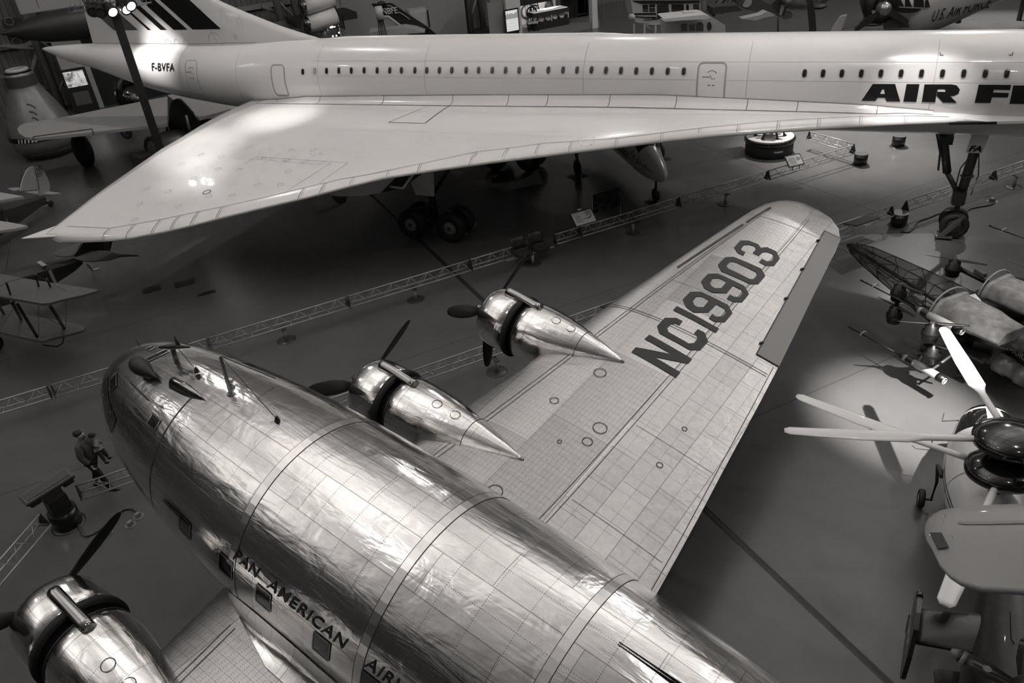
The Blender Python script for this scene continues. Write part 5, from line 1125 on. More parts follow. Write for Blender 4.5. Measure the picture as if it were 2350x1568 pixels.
def hand(T, p, d, nrm, sc=1.0, name='hand'):
    """palm, four bent fingers and a thumb"""
    p = V(p); d = V(d).normalized(); n = V(nrm).normalized(); s = d.cross(n)
    J = [(p, 0.024*sc), (p+d*0.05*sc, (0.034*sc, 0.018*sc))]; E2 = [(0, 1)]
    for k, (o, L) in enumerate(((-0.03, 0.07), (-0.01, 0.08), (0.01, 0.075), (0.03, 0.06))):
        i = len(J); a = p+d*0.09*sc+s*o*sc; J += [(a, 0.0095*sc), (a+(d*0.8+n*0.4)*L*0.5*sc, 0.0085*sc), (a+(d*0.4+n*0.9)*L*0.9*sc, 0.007*sc)]; E2 += [(1, i), (i, i+1), (i+1, i+2)]
    i = len(J); a = p+d*0.03*sc-s*0.035*sc; J += [(a, 0.011*sc), (a+d*0.035*sc-s*0.02*sc+n*0.01*sc, 0.009*sc)]; E2 += [(0, i), (i, i+1)]
    skin(T, name, J, E2, SK, sub=1)
hand(T, (0.12, -0.22, 0.90), (0.3, 0, -1), (1, 0.3, 0)); hand(T, (0.23, 0.15, 1.10), (0.5, -1, 0.0), (0, 0, 1))
for s, x in ((1, -hs*0.9), (-1, hs*0.9)):
    sh = MB(); rows = []
    for t, w_, h_ in ((0, 0.03, 0.05), (0.06, 0.042, 0.085), (0.12, 0.042, 0.085), (0.2, 0.048, 0.06), (0.26, 0.045, 0.045), (0.31, 0.02, 0.03)):
        rows.append([V((x-0.08+t, s*0.10+w_*math.cos(a), 0.004+h_*max(0, math.sin(a)) if math.sin(a) > 0 else 0.004)) for a in [2*PI*i/12 for i in range(12)]])
    so = T.part('shoe', sh.loft(rows), mat('shoe_black', 0.006, 0.5)); T.part('shoe_sole', MB().box((x+0.07, s*0.10, 0.006), (0.29, 0.09, 0.012), bev=0.004), mat('sole_pale', 0.3, 0.6), parent=so)
c0_ = MAN.M @ V((0.235, 0.10, 0))
T = Thing('person', 'small child in a patterned top and dark cap carried by the walking man', 'person', rotz(V((c0_.x, c0_.y, 0)), yaw+10))
skin(T, 'body', [((0, 0, 1.17), 0.075), ((0, 0, 1.33), 0.075), ((-0.01, 0, 1.42), 0.035), ((0, 0, 1.50), 0.065), ((0, 0, 1.55), 0.055), ((0.04, 0.06, 1.10), 0.05), ((0.08, 0.07, 0.94), 0.04), ((0.09, 0.08, 0.80), 0.03), ((0.03, -0.07, 1.10), 0.05), ((0.06, -0.09, 0.94), 0.04), ((0.07, -0.09, 0.80), 0.03)],
     [(0, 1), (1, 2), (2, 3), (3, 4), (0, 5), (5, 6), (6, 7), (0, 8), (8, 9), (9, 10)], SK)
skin(T, 'top', [((0, 0, 1.14), 0.088), ((0, 0, 1.34), 0.088), ((0.02, 0.09, 1.33), 0.042), ((0.11, 0.10, 1.22), 0.034), ((0.02, -0.09, 1.33), 0.042), ((0.12, -0.10, 1.24), 0.034)], [(0, 1), (1, 2), (2, 3), (1, 4), (4, 5)], mat('child_top', 0.16, 0.8, var=0.5, scale=25))
skin(T, 'trousers', [((0, 0, 1.14), 0.085), ((0.04, 0.06, 1.08), 0.06), ((0.08, 0.07, 0.94), 0.05), ((0.09, 0.08, 0.82), 0.04), ((0.03, -0.07, 1.08), 0.06), ((0.06, -0.09, 0.94), 0.05), ((0.07, -0.09, 0.82), 0.04)], [(0, 1), (1, 2), (2, 3), (0, 4), (4, 5), (5, 6)], mat('child_trousers', 0.03, 0.8))
hand(T, (0.13, 0.10, 1.20), (1, 0, -0.4), (0, -1, 0), 0.6); hand(T, (0.14, -0.10, 1.22), (1, 0, -0.4), (0, 1, 0), 0.6)
T.part('cap', MB().ball((-0.005, 0, 1.565), (0.078, 0.074, 0.062), 16, 10).ball((0.07, 0, 1.55), (0.05, 0.05, 0.012), 12, 6), mat('cap_dark', 0.012, 0.8))
T.part('face_features', MB().ball((0.065, 0, 1.495), (0.014, 0.012, 0.014), 8, 6).ball((0.052, 0.025, 1.515), 0.007, 8, 6).ball((0.052, -0.025, 1.515), 0.007, 8, 6).ball((0, 0.063, 1.5), (0.012, 0.008, 0.018), 8, 6).ball((0, -0.063, 1.5), (0.012, 0.008, 0.018), 8, 6), SK)
for x, y in ((0.10, 0.08), (0.08, -0.09)): T.part('shoe', MB().ball((x+0.02, y, 0.77), (0.06, 0.03, 0.035), 12, 8), mat('shoe_black', 0.006, 0.5))
# ================================================================ RIGHT SIDE: DRONE, ROTORCRAFT, HANGING WING, TWIN FIN AIRPLANE
M_DBK = mat('drone_black', 0.007, 0.4); M_DW = mat('weathered_cover', 0.30, 0.5, var=0.35, scale=5); M_ROD = mat('pale_rod', 0.42, 0.35, 0.2); M_FILM = mat('smoky_film', 0.03, 0.2, alpha=0.55, coat=0.5)
N0 = G(1945, 561, 1.45); N1 = G(2255, 735, 1.75); ax = (N1-N0); ax.z = 0; AXD = ax.normalized(); AXS = V((AXD.y, -AXD.x, 0)); UPZ = V((0, 0, 1))
DR = Thing('drone', 'large dark multirotor drone with a long pointed film-covered nose and weathered pale covers', 'drone', V((G(2150, 850).x, G(2150, 850).y, 0)))
def dp(name, mb, mt, **k): return DR.part(name, mb, mt, world=True, **k)
Ld = (G(2245, 740, 1.6)-N0).length
def dn(t, s, z): return V((N0.x, N0.y, 0))+AXD*(t*Ld)+AXS*s+UPZ*z
secs = [(0.0, 0.02, 1.40, 1.47), (0.06, 0.13, 1.30, 1.60), (0.18, 0.24, 1.24, 1.75), (0.35, 0.33, 1.18, 1.85), (0.55, 0.42, 1.12, 1.95), (0.75, 0.50, 1.08, 2.05), (0.9, 0.55, 1.05, 2.1), (1.02, 0.5, 1.05, 1.9)]
def hexa(t, w_, zb, zt): zm = (zb+zt)/2; return [dn(t, -w_, zm), dn(t, -w_*0.5, zt), dn(t, w_*0.5, zt), dn(t, w_, zm), dn(t, w_*0.6, zb), dn(t, -w_*0.6, zb)]
dp('nose_skin', MB().loft([hexa(*s) for s in secs], smooth=False), M_FILM)
fr = MB()
for i in range(len(secs)-1):
    a, b = hexa(*secs[i]), hexa(*secs[i+1])
    for k in range(6): fr.cyl(a[k], b[k], 0.014, n=5)
    for k in range(6): fr.cyl(a[k], a[(k+1) % 6], 0.012, n=5)
    fr.cyl(a[0], b[4], 0.012, n=5).cyl(a[3], b[4], 0.012, n=5).cyl(b[0], a[5], 0.012, n=5)
fr.cyl(dn(0.02, 0, 1.45), dn(1.05, 0, 1.5), 0.05); dp('nose_frame', fr, M_DBK)
# flat black deck and belly
dp('deck', MB().prism([G(x, y, 1.32) for x, y in ((2160, 735), (2198, 753), (2290, 743), (2350, 730), (2420, 660), (2320, 640), (2240, 672))], UPZ*0.08), M_DBK)
dp('belly', MB().prism([G(x, y, 0.75) for x, y in ((2195, 785), (2225, 822), (2300, 845), (2420, 850), (2480, 760), (2400, 700), (2280, 720))], UPZ*0.5), M_DBK)
# half cylinder covers
def cover(pa, pb, r, sgn, lab):
    pa, pb = V(pa), V(pb); d = (pb-pa); d.z = 0; d.normalize(); s = V((d.y, -d.x, 0)); L = (pb-pa).length
    rows = []
    for t, rr in ((0, 1.0), (0.03, 1.03), (0.08, 1.02), (0.09, 0.93), (0.6, 0.92), (0.75, 0.82), (1.0, 0.75)):
        rows.append([pa+d*(t*L)+s*(r*rr*math.cos(a))+UPZ*(r*rr*0.62*min(1.0, 1.25*math.sin(a))) for a in [PI*k/14 for k in range(15)]])
    dp('engine_cover', MB().loft(rows, True), M_DW, label=lab)
    dp('cover_lip', MB().tube([pa-d*0.02+s*(r*1.04*math.cos(a))+UPZ*(r*0.89*math.sin(a)) for a in [PI*k/14 for k in range(15)]], 0.025, 6), mat('lip_pale', 0.4, 0.5))
c1a, c1b = G(2178, 708, 1.75), G(2325, 782, 1.75); cover(c1a, c1b, 0.62, 1, 'nearer weathered pale engine cover'); cover(G(2282, 668, 1.75), G(2440, 730, 1.75), 0.62, 1, 'farther weathered pale engine cover')
for k, (pa, pb) in enumerate(((G(2325, 775, 1.6), G(2380, 800, 1.6)), (G(2290, 830, 0.95), G(2345, 862, 0.95)))):
    dp('exhaust_can', MB().lathe([(0, 0.16), (0.02, 0.24), (0.3, 0.24), (0.32, 0.2), (0.6, 0.2), (0.62, 0.24), (0.9, 0.2)], pa, pb-pa, 20, True), mat('can_grey', 0.13, 0.4, 0.3))
# striped edge board
ea, eb = G(2197, 752, 1.4), G(2292, 741, 1.4); b = MB()
for k in range(8): p, q = lerp(ea, eb, k/8), lerp(ea, eb, (k+1)/8); b.setm(k % 2); b.prism([p, q, q+UPZ*0.08, p+UPZ*0.08], (eb-ea).cross(UPZ).normalized()*0.05)
dp('striped_edge', b, [mat('stripe_pale', 0.42, 0.5), M_DBK])
dp('lower_tray', MB().prism([G(2180, 795, 0.95), G(2255, 835, 0.95), G(2285, 812, 0.95), G(2282, 780, 0.95)], UPZ*0.05).prism([G(2218, 800, 0.9), G(2256, 836, 0.9), G(2257, 828, 0.98), G(2219, 792, 0.98)], AXS*0.03), mat('tray_grey', 0.05, 0.5))
# four long rods with barrels
def rod(pa, pj_, pe, z, lab):
    a, j, e = G(*pa, z), G(*pj_, z), G(*pe, z); d = (e-a).normalized()
    b = MB().cyl(a, a+d*0.22, 0.022).cyl(a+d*0.2, j, 0.016).lathe([(0, 0.06), (0.05, 0.075), (0.16, 0.075)], j, d, 14, True); o = dp('rod', b, M_DBK, label=lab)
    L = (e-j).length
    DR.part('barrel', MB().lathe([(0.12, 0.05), (0.13, 0.085), (L*0.38, 0.085), (L*0.39, 0.10), (L*0.84, 0.10), (L*0.86, 0.085)], j, d, 20, True), M_ROD, parent=o, world=True)
    DR.part('barrel_band', MB().lathe([(L*0.16, 0.09), (L*0.3, 0.092)], j, d, 16), M_DBK, parent=o, world=True); DR.part('muzzle', MB().lathe([(L*0.84, 0.105), (L*0.9, 0.105), (L, 0.09)], j, d, 16, True), M_DBK, parent=o, world=True)
    DR.part('muzzle_ring', MB().torus(e+d*0.005, d, 0.075, 0.012, 20, 6).torus(e+d*0.005, d, 0.035, 0.008, 16, 6), mat('ring_pale', 0.5, 0.4), parent=o, world=True)
    c = a+d*0.5; s = V((d.y, -d.x, 0)); DR.part('crescent_clip', MB().tube([c+s*(0.11*math.cos(t))+UPZ*(0.1*math.sin(t)) for t in [0.2+0.26*k for k in range(11)]], 0.016, 6), mat('ring_pale', 0.5, 0.4), parent=o, world=True)
rod((1975, 643), (2100, 707), (2208, 762), 1.9, 'upper rod with a pale barrel'); rod((1948, 750), (2066, 815), (2167, 875), 0.75, 'lower rod with a pale barrel'); rod((2270, 518), (2395, 563), (2500, 610), 1.9, 'rod at the right edge of the photo')
dp('barrel_strut', MB().cyl(G(2105, 832, 0.72), G(2135, 795, 0.9), 0.03).cyl(G(2140, 848, 0.75), G(2185, 815, 1.0), 0.03).cyl(G(2165, 735, 1.8), G(2238, 712, 1.6), 0.03), mat('strut_grey', 0.15, 0.4, 0.3))
# rotors
def rotor(px, py, z, e0, e1):
    c = G(px, py, z); ea_, eb_ = G(*e0, z), G(*e1, z); dd_ = eb_-ea_; R = dd_.length/2; ang = math.degrees(math.atan2(dd_.y, dd_.x)); b = MB().lathe([(-0.45, 0.10), (-0.42, 0.17), (-0.3, 0.17), (-0.28, 0.2), (-0.18, 0.2), (-0.15, 0.15), (-0.02, 0.15), (0.0, 0.07), (0.05, 0.06)], c, UPZ, 20, True)
    o = dp('rotor_motor', b, M_DBK); a = math.radians(ang); d = V((math.cos(a), math.sin(a), 0)); s = V((-d.y, d.x, 0))
    for sg in (1, -1):
        rows = []
        for t, w_ in ((0.05, 0.03), (0.15, 0.07), (0.3, 0.075), (0.7, 0.055), (0.97, 0.04), (1.0, 0.03)): p = c+d*(sg*R*t)+UPZ*0.03; rows.append([p-s*w_*0.7-UPZ*0.008*sg, p+UPZ*0.006, p+s*w_*0.7+UPZ*0.012*sg, p-UPZ*0.004])
        DR.part('rotor_blade', MB().loft(rows), M_DBK, parent=o, world=True)
rotor(2192, 599, 2.1, (2125, 589), (2268, 612)); rotor(2066, 655, 2.1, (2016, 636), (2120, 678)); rotor(2056, 706, 1.55, (2014, 685), (2098, 731)); rotor(2140, 745, 2.1, (2058, 741), (2225, 752)); rotor(2142, 795, 1.45, (2074, 778), (2205, 812))
dp('rotor_arm', MB().cyl(G(2192, 612, 1.85), G(2268, 650, 1.75), 0.06).cyl(G(2066, 680, 1.85), G(2160, 735, 1.6), 0.055).cyl(G(2064, 668, 2.0), G(2058, 700, 1.5), 0.06).cyl(G(2140, 760, 1.9), G(2200, 775, 1.4), 0.055).cyl(G(2140, 750, 2.0), G(2140, 795, 1.3), 0.07).cyl(G(2160, 735, 1.6), G(2200, 775, 1.4), 0.05).cyl(G(2268, 650, 1.75), G(2200, 775, 1.4), 0.05), M_DBK)
dp('battery_pack', MB().box(G(2108, 686, 1.9), (0.34, 0.13, 0.12), Matrix.Rotation(math.atan2(AXD.y, AXD.x), 3, 'Z'), 0.01), mat('pack_grey', 0.10, 0.5)); dp('battery_pack', MB().box(G(2250, 627, 1.9), (0.34, 0.13, 0.12), Matrix.Rotation(math.atan2(AXD.y, AXD.x), 3, 'Z'), 0.01), mat('pack_grey', 0.10, 0.5))
for px, py in ((2205, 862), (2118, 812), (2330, 800)):
    q = G(px, py); dp('landing_foot', MB().lathe([(0, 0.2), (0.03, 0.22), (0.07, 0.17), (0.1, 0.1), (0.22, 0.09)], q, UPZ, 3, True).lathe([(0.1, 0.1), (0.3, 0.1)], q, UPZ, 16, True).cyl(q+UPZ*0.25, q+UPZ*1.0+AXD*0.1, 0.045), mat('foot_grey', 0.05, 0.45))
dp('pale_marker', MB().box(G(2297, 778, 1.25), (0.3, 0.03, 0.14), Matrix.Rotation(math.atan2(AXD.y, AXD.x), 3, 'Z')).box(G(2294, 795, 1.1), (0.3, 0.03, 0.14), Matrix.Rotation(math.atan2(AXD.y, AXD.x), 3, 'Z')), mat('marker_grey', 0.12, 0.5))
tb = G(2300, 793, 1.2); dp('drone_lettering', letters('N150RM', 0.16, lambda u, v: tb-AXS*(-0.03)+AXD*u+UPZ*v, 0, 0.008), mat('letter_grey', 0.3, 0.5))
# ---------------- white contra-rotor craft
M_RW = mat('rotorcraft_white', 0.6, 0.3, coat=0.2); M_BLD = mat('blade_white', 0.62, 0.3, coat=0.2); M_DOME = mat('dome_black', 0.006, 0.14, coat=0.6)
RB = V((13.4, 6.6, 0))
RC = Thing('rotorcraft', 'white craft with two stacked black domed hubs and long pale rotor blades', 'rotorcraft', V((G(2250, 1100).x, G(2250, 1100).y, 0)))
def rp(name, mb, mt, **k): return RC.part(name, mb, mt, world=True, **k)
fa_, fz = G(2256, 945, 1.35), G(2336, 1412, 1.75); fd = (fz-fa_); fd.z = 0; FL = fd.length; fd.normalize(); fs = V((-fd.y, fd.x, 0))
prof = [(0.0, 0.05, 1.2, 1.3), (0.03, 0.3, 1.0, 1.6), (0.08, 0.46, 0.85, 1.85), (0.18, 0.64, 0.72, 2.05), (0.3, 0.80, 0.68, 2.15), (0.45, 0.86, 0.68, 2.2), (0.6, 0.76, 0.75, 2.2), (0.75, 0.50, 0.95, 2.2), (0.88, 0.36, 1.2, 2.1), (0.96, 0.22, 1.4, 1.98), (1.0, 0.03, 1.6, 1.75)]
def rsec(t):
    T_ = [p[0] for p in prof]; return [smooth(t, T_, [p[i] for p in prof]) for i in (1, 2, 3)]
def rpt(t, a, off=0.0):
    w_, zb, zt = rsec(t); return V((fa_.x, fa_.y, 0))+fd*(FL*t)-fs*((w_+off)*math.cos(a))+UPZ*((zb+zt)/2+((zt-zb)/2+off)*math.sin(a))
tt = [0, 0.01, 0.03, 0.06]+[0.1+0.06*i for i in range(13)]+[0.86, 0.9, 0.94, 0.97, 0.99, 1.0]
b = MB().loft([[rpt(t, 2*PI*k/32) for k in range(32)] for t in tt]); b.setm(1)
for a in (0.05, 0.16): b.ribbon([rpt(t, a, 0.006) for t in [0.2+0.05*i for i in range(13)]], -fs, 0.03)
for t in (0.84, 0.5): b.ribbon([rpt(t, PI*k/20, 0.006) for k in range(21)], [(-fs*math.cos(PI*k/20)+UPZ*math.sin(PI*k/20)) for k in range(21)], 0.012)
rp('fuselage', b, [M_RW, M_LINE])
def patch(t0, t1, a0, a1, mt, name, off=0.012, n=8, **k): return rp(name, MB().loft([[rpt(lerp(t0, t1, i/n), lerp(a0, a1, j/n), off) for j in range(n+1)] for i in range(n+1)], False, False, False), mt, **k)
patch(0.02, 0.10, 0.6, 2.6, mat('canopy_glass', 0.008, 0.05, coat=0.8), 'windscreen'); patch(0.125, 0.26, 0.5, 1.35, mat('canopy_glass', 0.008, 0.05, coat=0.8), 'cabin_window'); patch(0.125, 0.26, 1.8, 2.6, mat('canopy_glass', 0.008, 0.05, coat=0.8), 'cabin_window')
def bladeP(c, tip, tipz, w0, w1, tw, rootz, lab=None, par=None):
    p0 = V(c); p1 = G(*tip, tipz); d = (p1-p0); L = d.length; d.normalize(); s = d.cross(UPZ).normalized(); rows = []
    for t, w_ in ((0.0, 0.055), (0.1, 0.06), (0.28, 0.065), (0.32, 0.095), (0.36, w0), (0.6, w0), (0.82, lerp(w0, w1, 0.6)), (0.97, w1), (1.0, w1*0.55)):
        a = math.radians(lerp(tw, tw*0.4, t)); cs = s*math.cos(a)+UPZ*math.sin(a); nn = d.cross(cs)*-1; th = lerp(0.055, 0.014, min(1, t*1.6)); p = p0+d*(L*t)-UPZ*(0.1*math.sin(PI*t)*0.3)
        rows.append([p+cs*(w_*math.cos(u))+nn*(th*math.sin(u)) for u in [2*PI*k/14 for k in range(14)]])
    mb = MB().loft(rows); o = RC.part('rotor_blade', mb, M_BLD, parent=par, world=True)
    return o
hu, hl = G(2322, 1010, 3.2), G(2300, 1080, 2.65)
dome = lambda c, r: MB().lathe([(-0.24, 0.12), (-0.2, r*0.7), (-0.08, r*0.97), (0, r), (0.08, r*0.97), (0.16, r*0.8), (0.23, r*0.5), (0.26, r*0.2), (0.265, 0.01)], c, UPZ+V((0.05, 0.1, 0)), 40, True)
DU = rp('hub_dome', dome(hu, 0.60), M_DOME, label='upper black hub dome'); DL = rp('hub_dome', dome(hl, 0.58), M_DOME, label='lower black hub dome')
RC.part('mast', MB().cyl(hl-UPZ*0.9, hu, 0.12), M_DBK, world=True)
def root(h, tip, tz, r=0.5): d = G(*tip, tz)-h; d.z = 0; d.normalize(); return h+d*r
for tip, tz, w0, w1, tw, z_ in (((1800, 988), 3.2, 0.12, 0.09, 20, 0), ((2164, 752), 3.25, 0.15, 0.11, 8, 0), ((2520, 1300), 3.2, 0.15, 0.1, 8, 0)): bladeP(root(hu, tip, tz), tip, tz, w0, w1, tw, 0, par=DU)
for tip, tz, w0, w1, tw, z_ in (((1828, 908), 2.7, 0.14, 0.1, 8, 0), ((2168, 1391), 2.65, 0.17, 0.13, 8, 0), ((2460, 860), 2.7, 0.15, 0.1, 8, 0)): bladeP(root(hl, tip, tz), tip, tz, w0, w1, tw, 0, par=DL)
wc = G(2110, 1160); wc = V((wc.x, wc.y, 0.2)); wheel(RC, wc+V((0, 0, 0)), fs, 0.2, 0.13, hub=0.55, hubmat=mat('ring_pale', 0.5, 0.4))
a_ = rpt(0.42, -0.05); rp('undercarriage_leg', MB().tube([wc+fs*-0.02+UPZ*0.0, wc-fs*-0.18, wc+fs*0.2+UPZ*0.5, lerp(wc, a_, 0.55)+UPZ*0.55, a_], [0.03, 0.03, 0.03, 0.04, 0.05], 8), M_LINE)
rp('leg_fairing', MB().prism([G(2170, 1098, 0.95), G(2185, 1096, 1.05), G(2200, 1105, 1.0), G(2196, 1118, 0.9), G(2180, 1104, 0.9)], UPZ*0.05), M_RW)
rp('step', MB().tube([rpt(0.06, -0.1), rpt(0.06, -0.1)-fs*0.35-UPZ*0.1, rpt(0.06, -0.1)-fs*0.35+UPZ*0.12], 0.012, 6).tube([rpt(0.22, -0.2), rpt(0.22, -0.2)-fs*0.3-UPZ*0.1, rpt(0.22, -0.2)-fs*0.3+UPZ*0.12], 0.012, 6), M_LINE)
for s, t in ((-1, 0.42), (1, 0.42)):
    if s > 0: c = rpt(0.42, PI+0.3); c2 = V((c.x, c.y, 0))+fs*1.0+UPZ*0.2; wheel(RC, c2, fs, 0.2, 0.13); rp('undercarriage_leg', MB().tube([c2, c2+UPZ*0.5-fs*0.2, c], 0.035, 8), M_LINE)
nw = V((rpt(0.1, 0).x, rpt(0.1, 0).y, 0))+fs*0.45; wheel(RC, nw+UPZ*0.17, fs, 0.17, 0.12); rp('undercarriage_leg', MB().cyl(nw+UPZ*0.17, nw+UPZ*1.0, 0.04), M_LINE)
# ---------------- pale wing of an airplane hanging at lower right
M_PW = mat('hanging_wing_pale', 0.20, 0.45, coat=0.1)
ZW = 4.5; top_ = [(2121, 1218), (2123, 1203), (2130, 1190), (2142, 1180), (2160, 1171), (2185, 1166), (2250, 1161), (2350, 1157), (2480, 1152), (2700, 1145)]
bot_ = [(2121, 1222), (2126, 1240), (2140, 1264), (2158, 1303), (2180, 1328), (2205, 1345), (2250, 1360), (2350, 1367), (2480, 1375), (2700, 1385)]
HW = Thing('airplane', 'pale light airplane wing with a rounded tip hanging over the lower right corner', 'airplane', V((G(2500, 1270, ZW).x, G(2500, 1270, ZW).y, ZW)))
rows = []
for (ax_, ay_), (bx_, by_) in zip(top_, bot_):
    a, b = G(ax_, ay_, ZW), G(bx_, by_, ZW); c = (a-b).length; r = []
    for k in range(17): t = k/16; r.append(lerp(a, b, t)+UPZ*(c*0.11*math.sin(PI*t**0.6)+0.0))
    for k in range(15, 0, -1): t = k/16; r.append(lerp(a, b, t)-UPZ*(c*0.04*math.sin(PI*t**0.6)))
    rows.append(r)
def wsurf(px, t): 
    i = 0
    xs_ = [p[0] for p in top_]; a = G(px, interp(px, xs_, [p[1] for p in top_]), ZW); b = G(px+interp(px, [2121, 2350, 2700], [8, 0, 0]), interp(px, [p[0] for p in bot_], [p[1] for p in bot_]), ZW); c = (a-b).length; return lerp(a, b, t)+UPZ*(c*0.11*math.sin(PI*t**0.6)+0.012)
b = MB().loft(rows); b.setm(1); b.ribbon([wsurf(px, 0.34) for px in range(2190, 2600, 20)], UPZ, 0.05); b.setm(2); b.ribbon([wsurf(2165, 0.2), wsurf(2158, 0.35), wsurf(2180, 0.55)], UPZ, 0.006)
HW.part('wing', b, [M_PW, mat('rib_tape', 0.16, 0.5), M_LINE], world=True)
HW.part('tip_light', MB().prism([G(2134, 1224, ZW+0.045), G(2160, 1224, ZW+0.105), G(2177, 1257, ZW+0.115), G(2152, 1261, ZW+0.055)], UPZ*0.012), mat('tip_light_dark', 0.01, 0.15, coat=0.5), world=True)
p0, p1 = G(2560, 1000, 4.0), G(2560, 1560, 4.0)
HW.part('fuselage', MB().lathe([(0, 0.2), (0.4, 0.5), (1.5, 0.62), (3, 0.6), (5, 0.35), (7, 0.15)], p0, p1-p0, 24, True), M_PW, world=True)
HW.part('hanging_cable', MB().cyl(G(2500, 1200, 4.6), G(2500, 1200, 4.6)+UPZ*22, 0.01, n=5).cyl(G(2640, 1300, 4.6), G(2640, 1300, 4.6)+UPZ*22, 0.01, n=5), M_LINE, world=True)
# ---------------- dark twin fin airplane at the bottom right
M_DK = newmat('dark_riveted_skin')[0]
def dk():
    t = NT(M_DK); o = t.sep(t.obj()); r = t.dots(o[0], o[1], 0.035, 0.28, 0.006); r2 = t.dots(o[1], o[0], 0.035, 0.28, 0.006); f = t.m('MAXIMUM', r, r2)
    v = t.m('MULTIPLY_ADD', f, 0.06, 0.012); t.put(t.b.inputs['Base Color'], t.comb(v, v, v)); t.b.inputs['Roughness'].default_value = 0.38; t.b.inputs['Coat Weight'].default_value = 0.15
dk()
ZD = 2.3; DA = Thing('airplane', 'dark twin fin airplane tail with white lettering in the bottom right corner', 'airplane', V((G(2300, 1500).x, G(2300, 1500).y, 0)))
def da(name, mb, mt, **k): return DA.part(name, mb, mt, world=True, **k)
q = [G(2108, 1394, ZD), G(2265, 1409, ZD), G(2278, 1512, ZD), G(2094, 1478, ZD)]
rows = []
for t in [i/8 for i in range(9)]:
    a, b = lerp(q[0], q[1], t), lerp(q[3], q[2], t); rows.append([lerp(a, b, k/10)+UPZ*(0.07*math.sin(PI*(k/10)**0.6)) for k in range(11)]+[lerp(a, b, k/10)-UPZ*(0.05*math.sin(PI*(k/10)**0.6)) for k in range(9, 0, -1)])
da('tailplane', MB().loft(rows), M_DK)
fA, fB = G(2102, 1380, 2.45), G(2078, 1530, 2.0); fdx = (fB-fA); fdx.z = 0; FLn = fdx.length; fdx.normalize(); fnx = V((-fdx.y, fdx.x, 0)); base = V((fA.x, fA.y, 0))
fo = [(0.0, 2.1), (0.02, 2.5), (0.15, 2.78), (0.35, 2.88), (0.7, 2.9), (1.0, 2.85), (1.12, 2.4), (1.1, 1.9), (0.95, 1.7), (0.4, 1.72), (0.12, 1.85)]
FNO = da('tail_fin', MB().prism([base+fdx*(x*FLn*1.05)+UPZ*z-fnx*0.03 for x, z in fo], fnx*0.06), M_DK)
DA.part('fin_leading_edge', MB().tube([base+fdx*(x*FLn*1.05)+UPZ*z for x, z in (fo[10], fo[0], fo[1], fo[2], fo[3])], 0.045, 8), mat('dome_black', 0.006, 0.14), parent=FNO, world=True)
sg = 1 if (base+fnx).dot(V((1, 0, 0))) > base.dot(V((1, 0, 0))) else -1
for sgn in (1, -1): DA.part('fin_lettering', letters('NASA', 0.32, lambda u, v: base+fdx*((0.25 if sgn == sg else FLn*0.95)+(u if sgn == sg else -u))+UPZ*(2.2+v)+fnx*(sgn*0.036), 0, 0.004, 0.62), mat('letter_white2', 0.35, 0.5), parent=FNO, world=True)
da('fuselage', MB().lathe([(-1.6, 0.12), (-1.0, 0.42), (0, 0.6), (1.2, 0.75), (3, 0.8), (6, 0.6)], G(2330, 1440, 2.0), G(2345, 1600, 2.0)-G(2330, 1440, 2.0), 28, True), M_DK)
da('wing', MB().prism([G(2142, 1545, 1.4), G(2240, 1556, 1.4), G(2420, 1575, 1.4), G(2420, 1640, 1.4), G(2150, 1620, 1.4)], UPZ*0.1), M_DK)
da('antenna_wire', MB().tube([G(2318, 1405, 3.0), G(2320, 1466, 2.7), G(2335, 1490, 2.65)], 0.008, 5), M_LINE)
hc = G(2352, 1585, 3.0); PH = da('propeller_hub', MB().lathe([(-0.2, 0.14), (0, 0.18), (0.15, 0.12), (0.25, 0.02)], hc, UPZ, 20, True), M_DBK)
for tip in ((2182, 1494), (2365, 1462)):
    tp = G(*tip, 3.0); d = (tp-hc).normalized(); L = (tp-hc).length; s = d.cross(UPZ).normalized(); 
    def sec(t): w_ = interp(t, [0, 0.2, 0.5, 0.8, 0.97, 1], [0.05, 0.09, 0.13, 0.12, 0.09, 0.05]); p = hc+d*(L*t); return [p+s*w_, p+UPZ*0.02, p-s*w_, p-UPZ*0.02]
    b = MB().loft([sec(t) for t in (0.05, 0.2, 0.35, 0.5, 0.65, 0.78)]); b.setm(1); b.loft([sec(t) for t in (0.78, 0.85)]); b.setm(0); b.loft([sec(t) for t in (0.85, 0.89)]); b.setm(1); b.loft([sec(t) for t in (0.89, 1.0)])
    b.cyl(hc+d*L*0.5+UPZ*0.021, hc+d*L*0.5+UPZ*0.026, 0.05, n=20)
    DA.part('propeller_blade', b, [M_DBK, mat('band_grey', 0.14, 0.5)], parent=PH, world=True)
gq = G(2330, 1500); da('landing_gear_leg', MB().cyl(V((gq.x, gq.y, 0)), V((gq.x, gq.y, 1.6)), 0.06), M_LINE)
spot('floor_spot', (11.4, 0.7, 18), (14.2, 9.5, 0), 95000, 14, 1.0, 0.12)
# ================================================================ SMALL AIRCRAFT ON THE LEFT
M_FAB = mat('pale_fabric', 0.30, 0.6); M_DKF = mat('dark_fabric', 0.03, 0.6); M_KH = mat('drab_fabric', 0.075, 0.65, var=0.1, scale=2); M_KD = mat('drab_dark', 0.022, 0.6)
def zz(L, s, ox, oy): return [(ox+x/s, oy+y/s) for x, y in L]
def slabG(mb, L, z, th=0.05, dz=None):
    """outline in survey pixels onto height z (or per-point heights)"""
    P = [G(x, y, z if dz is None else z+dz[i]) for i, (x, y) in enumerate(L)]; return mb.prism(P, UPZ*th)
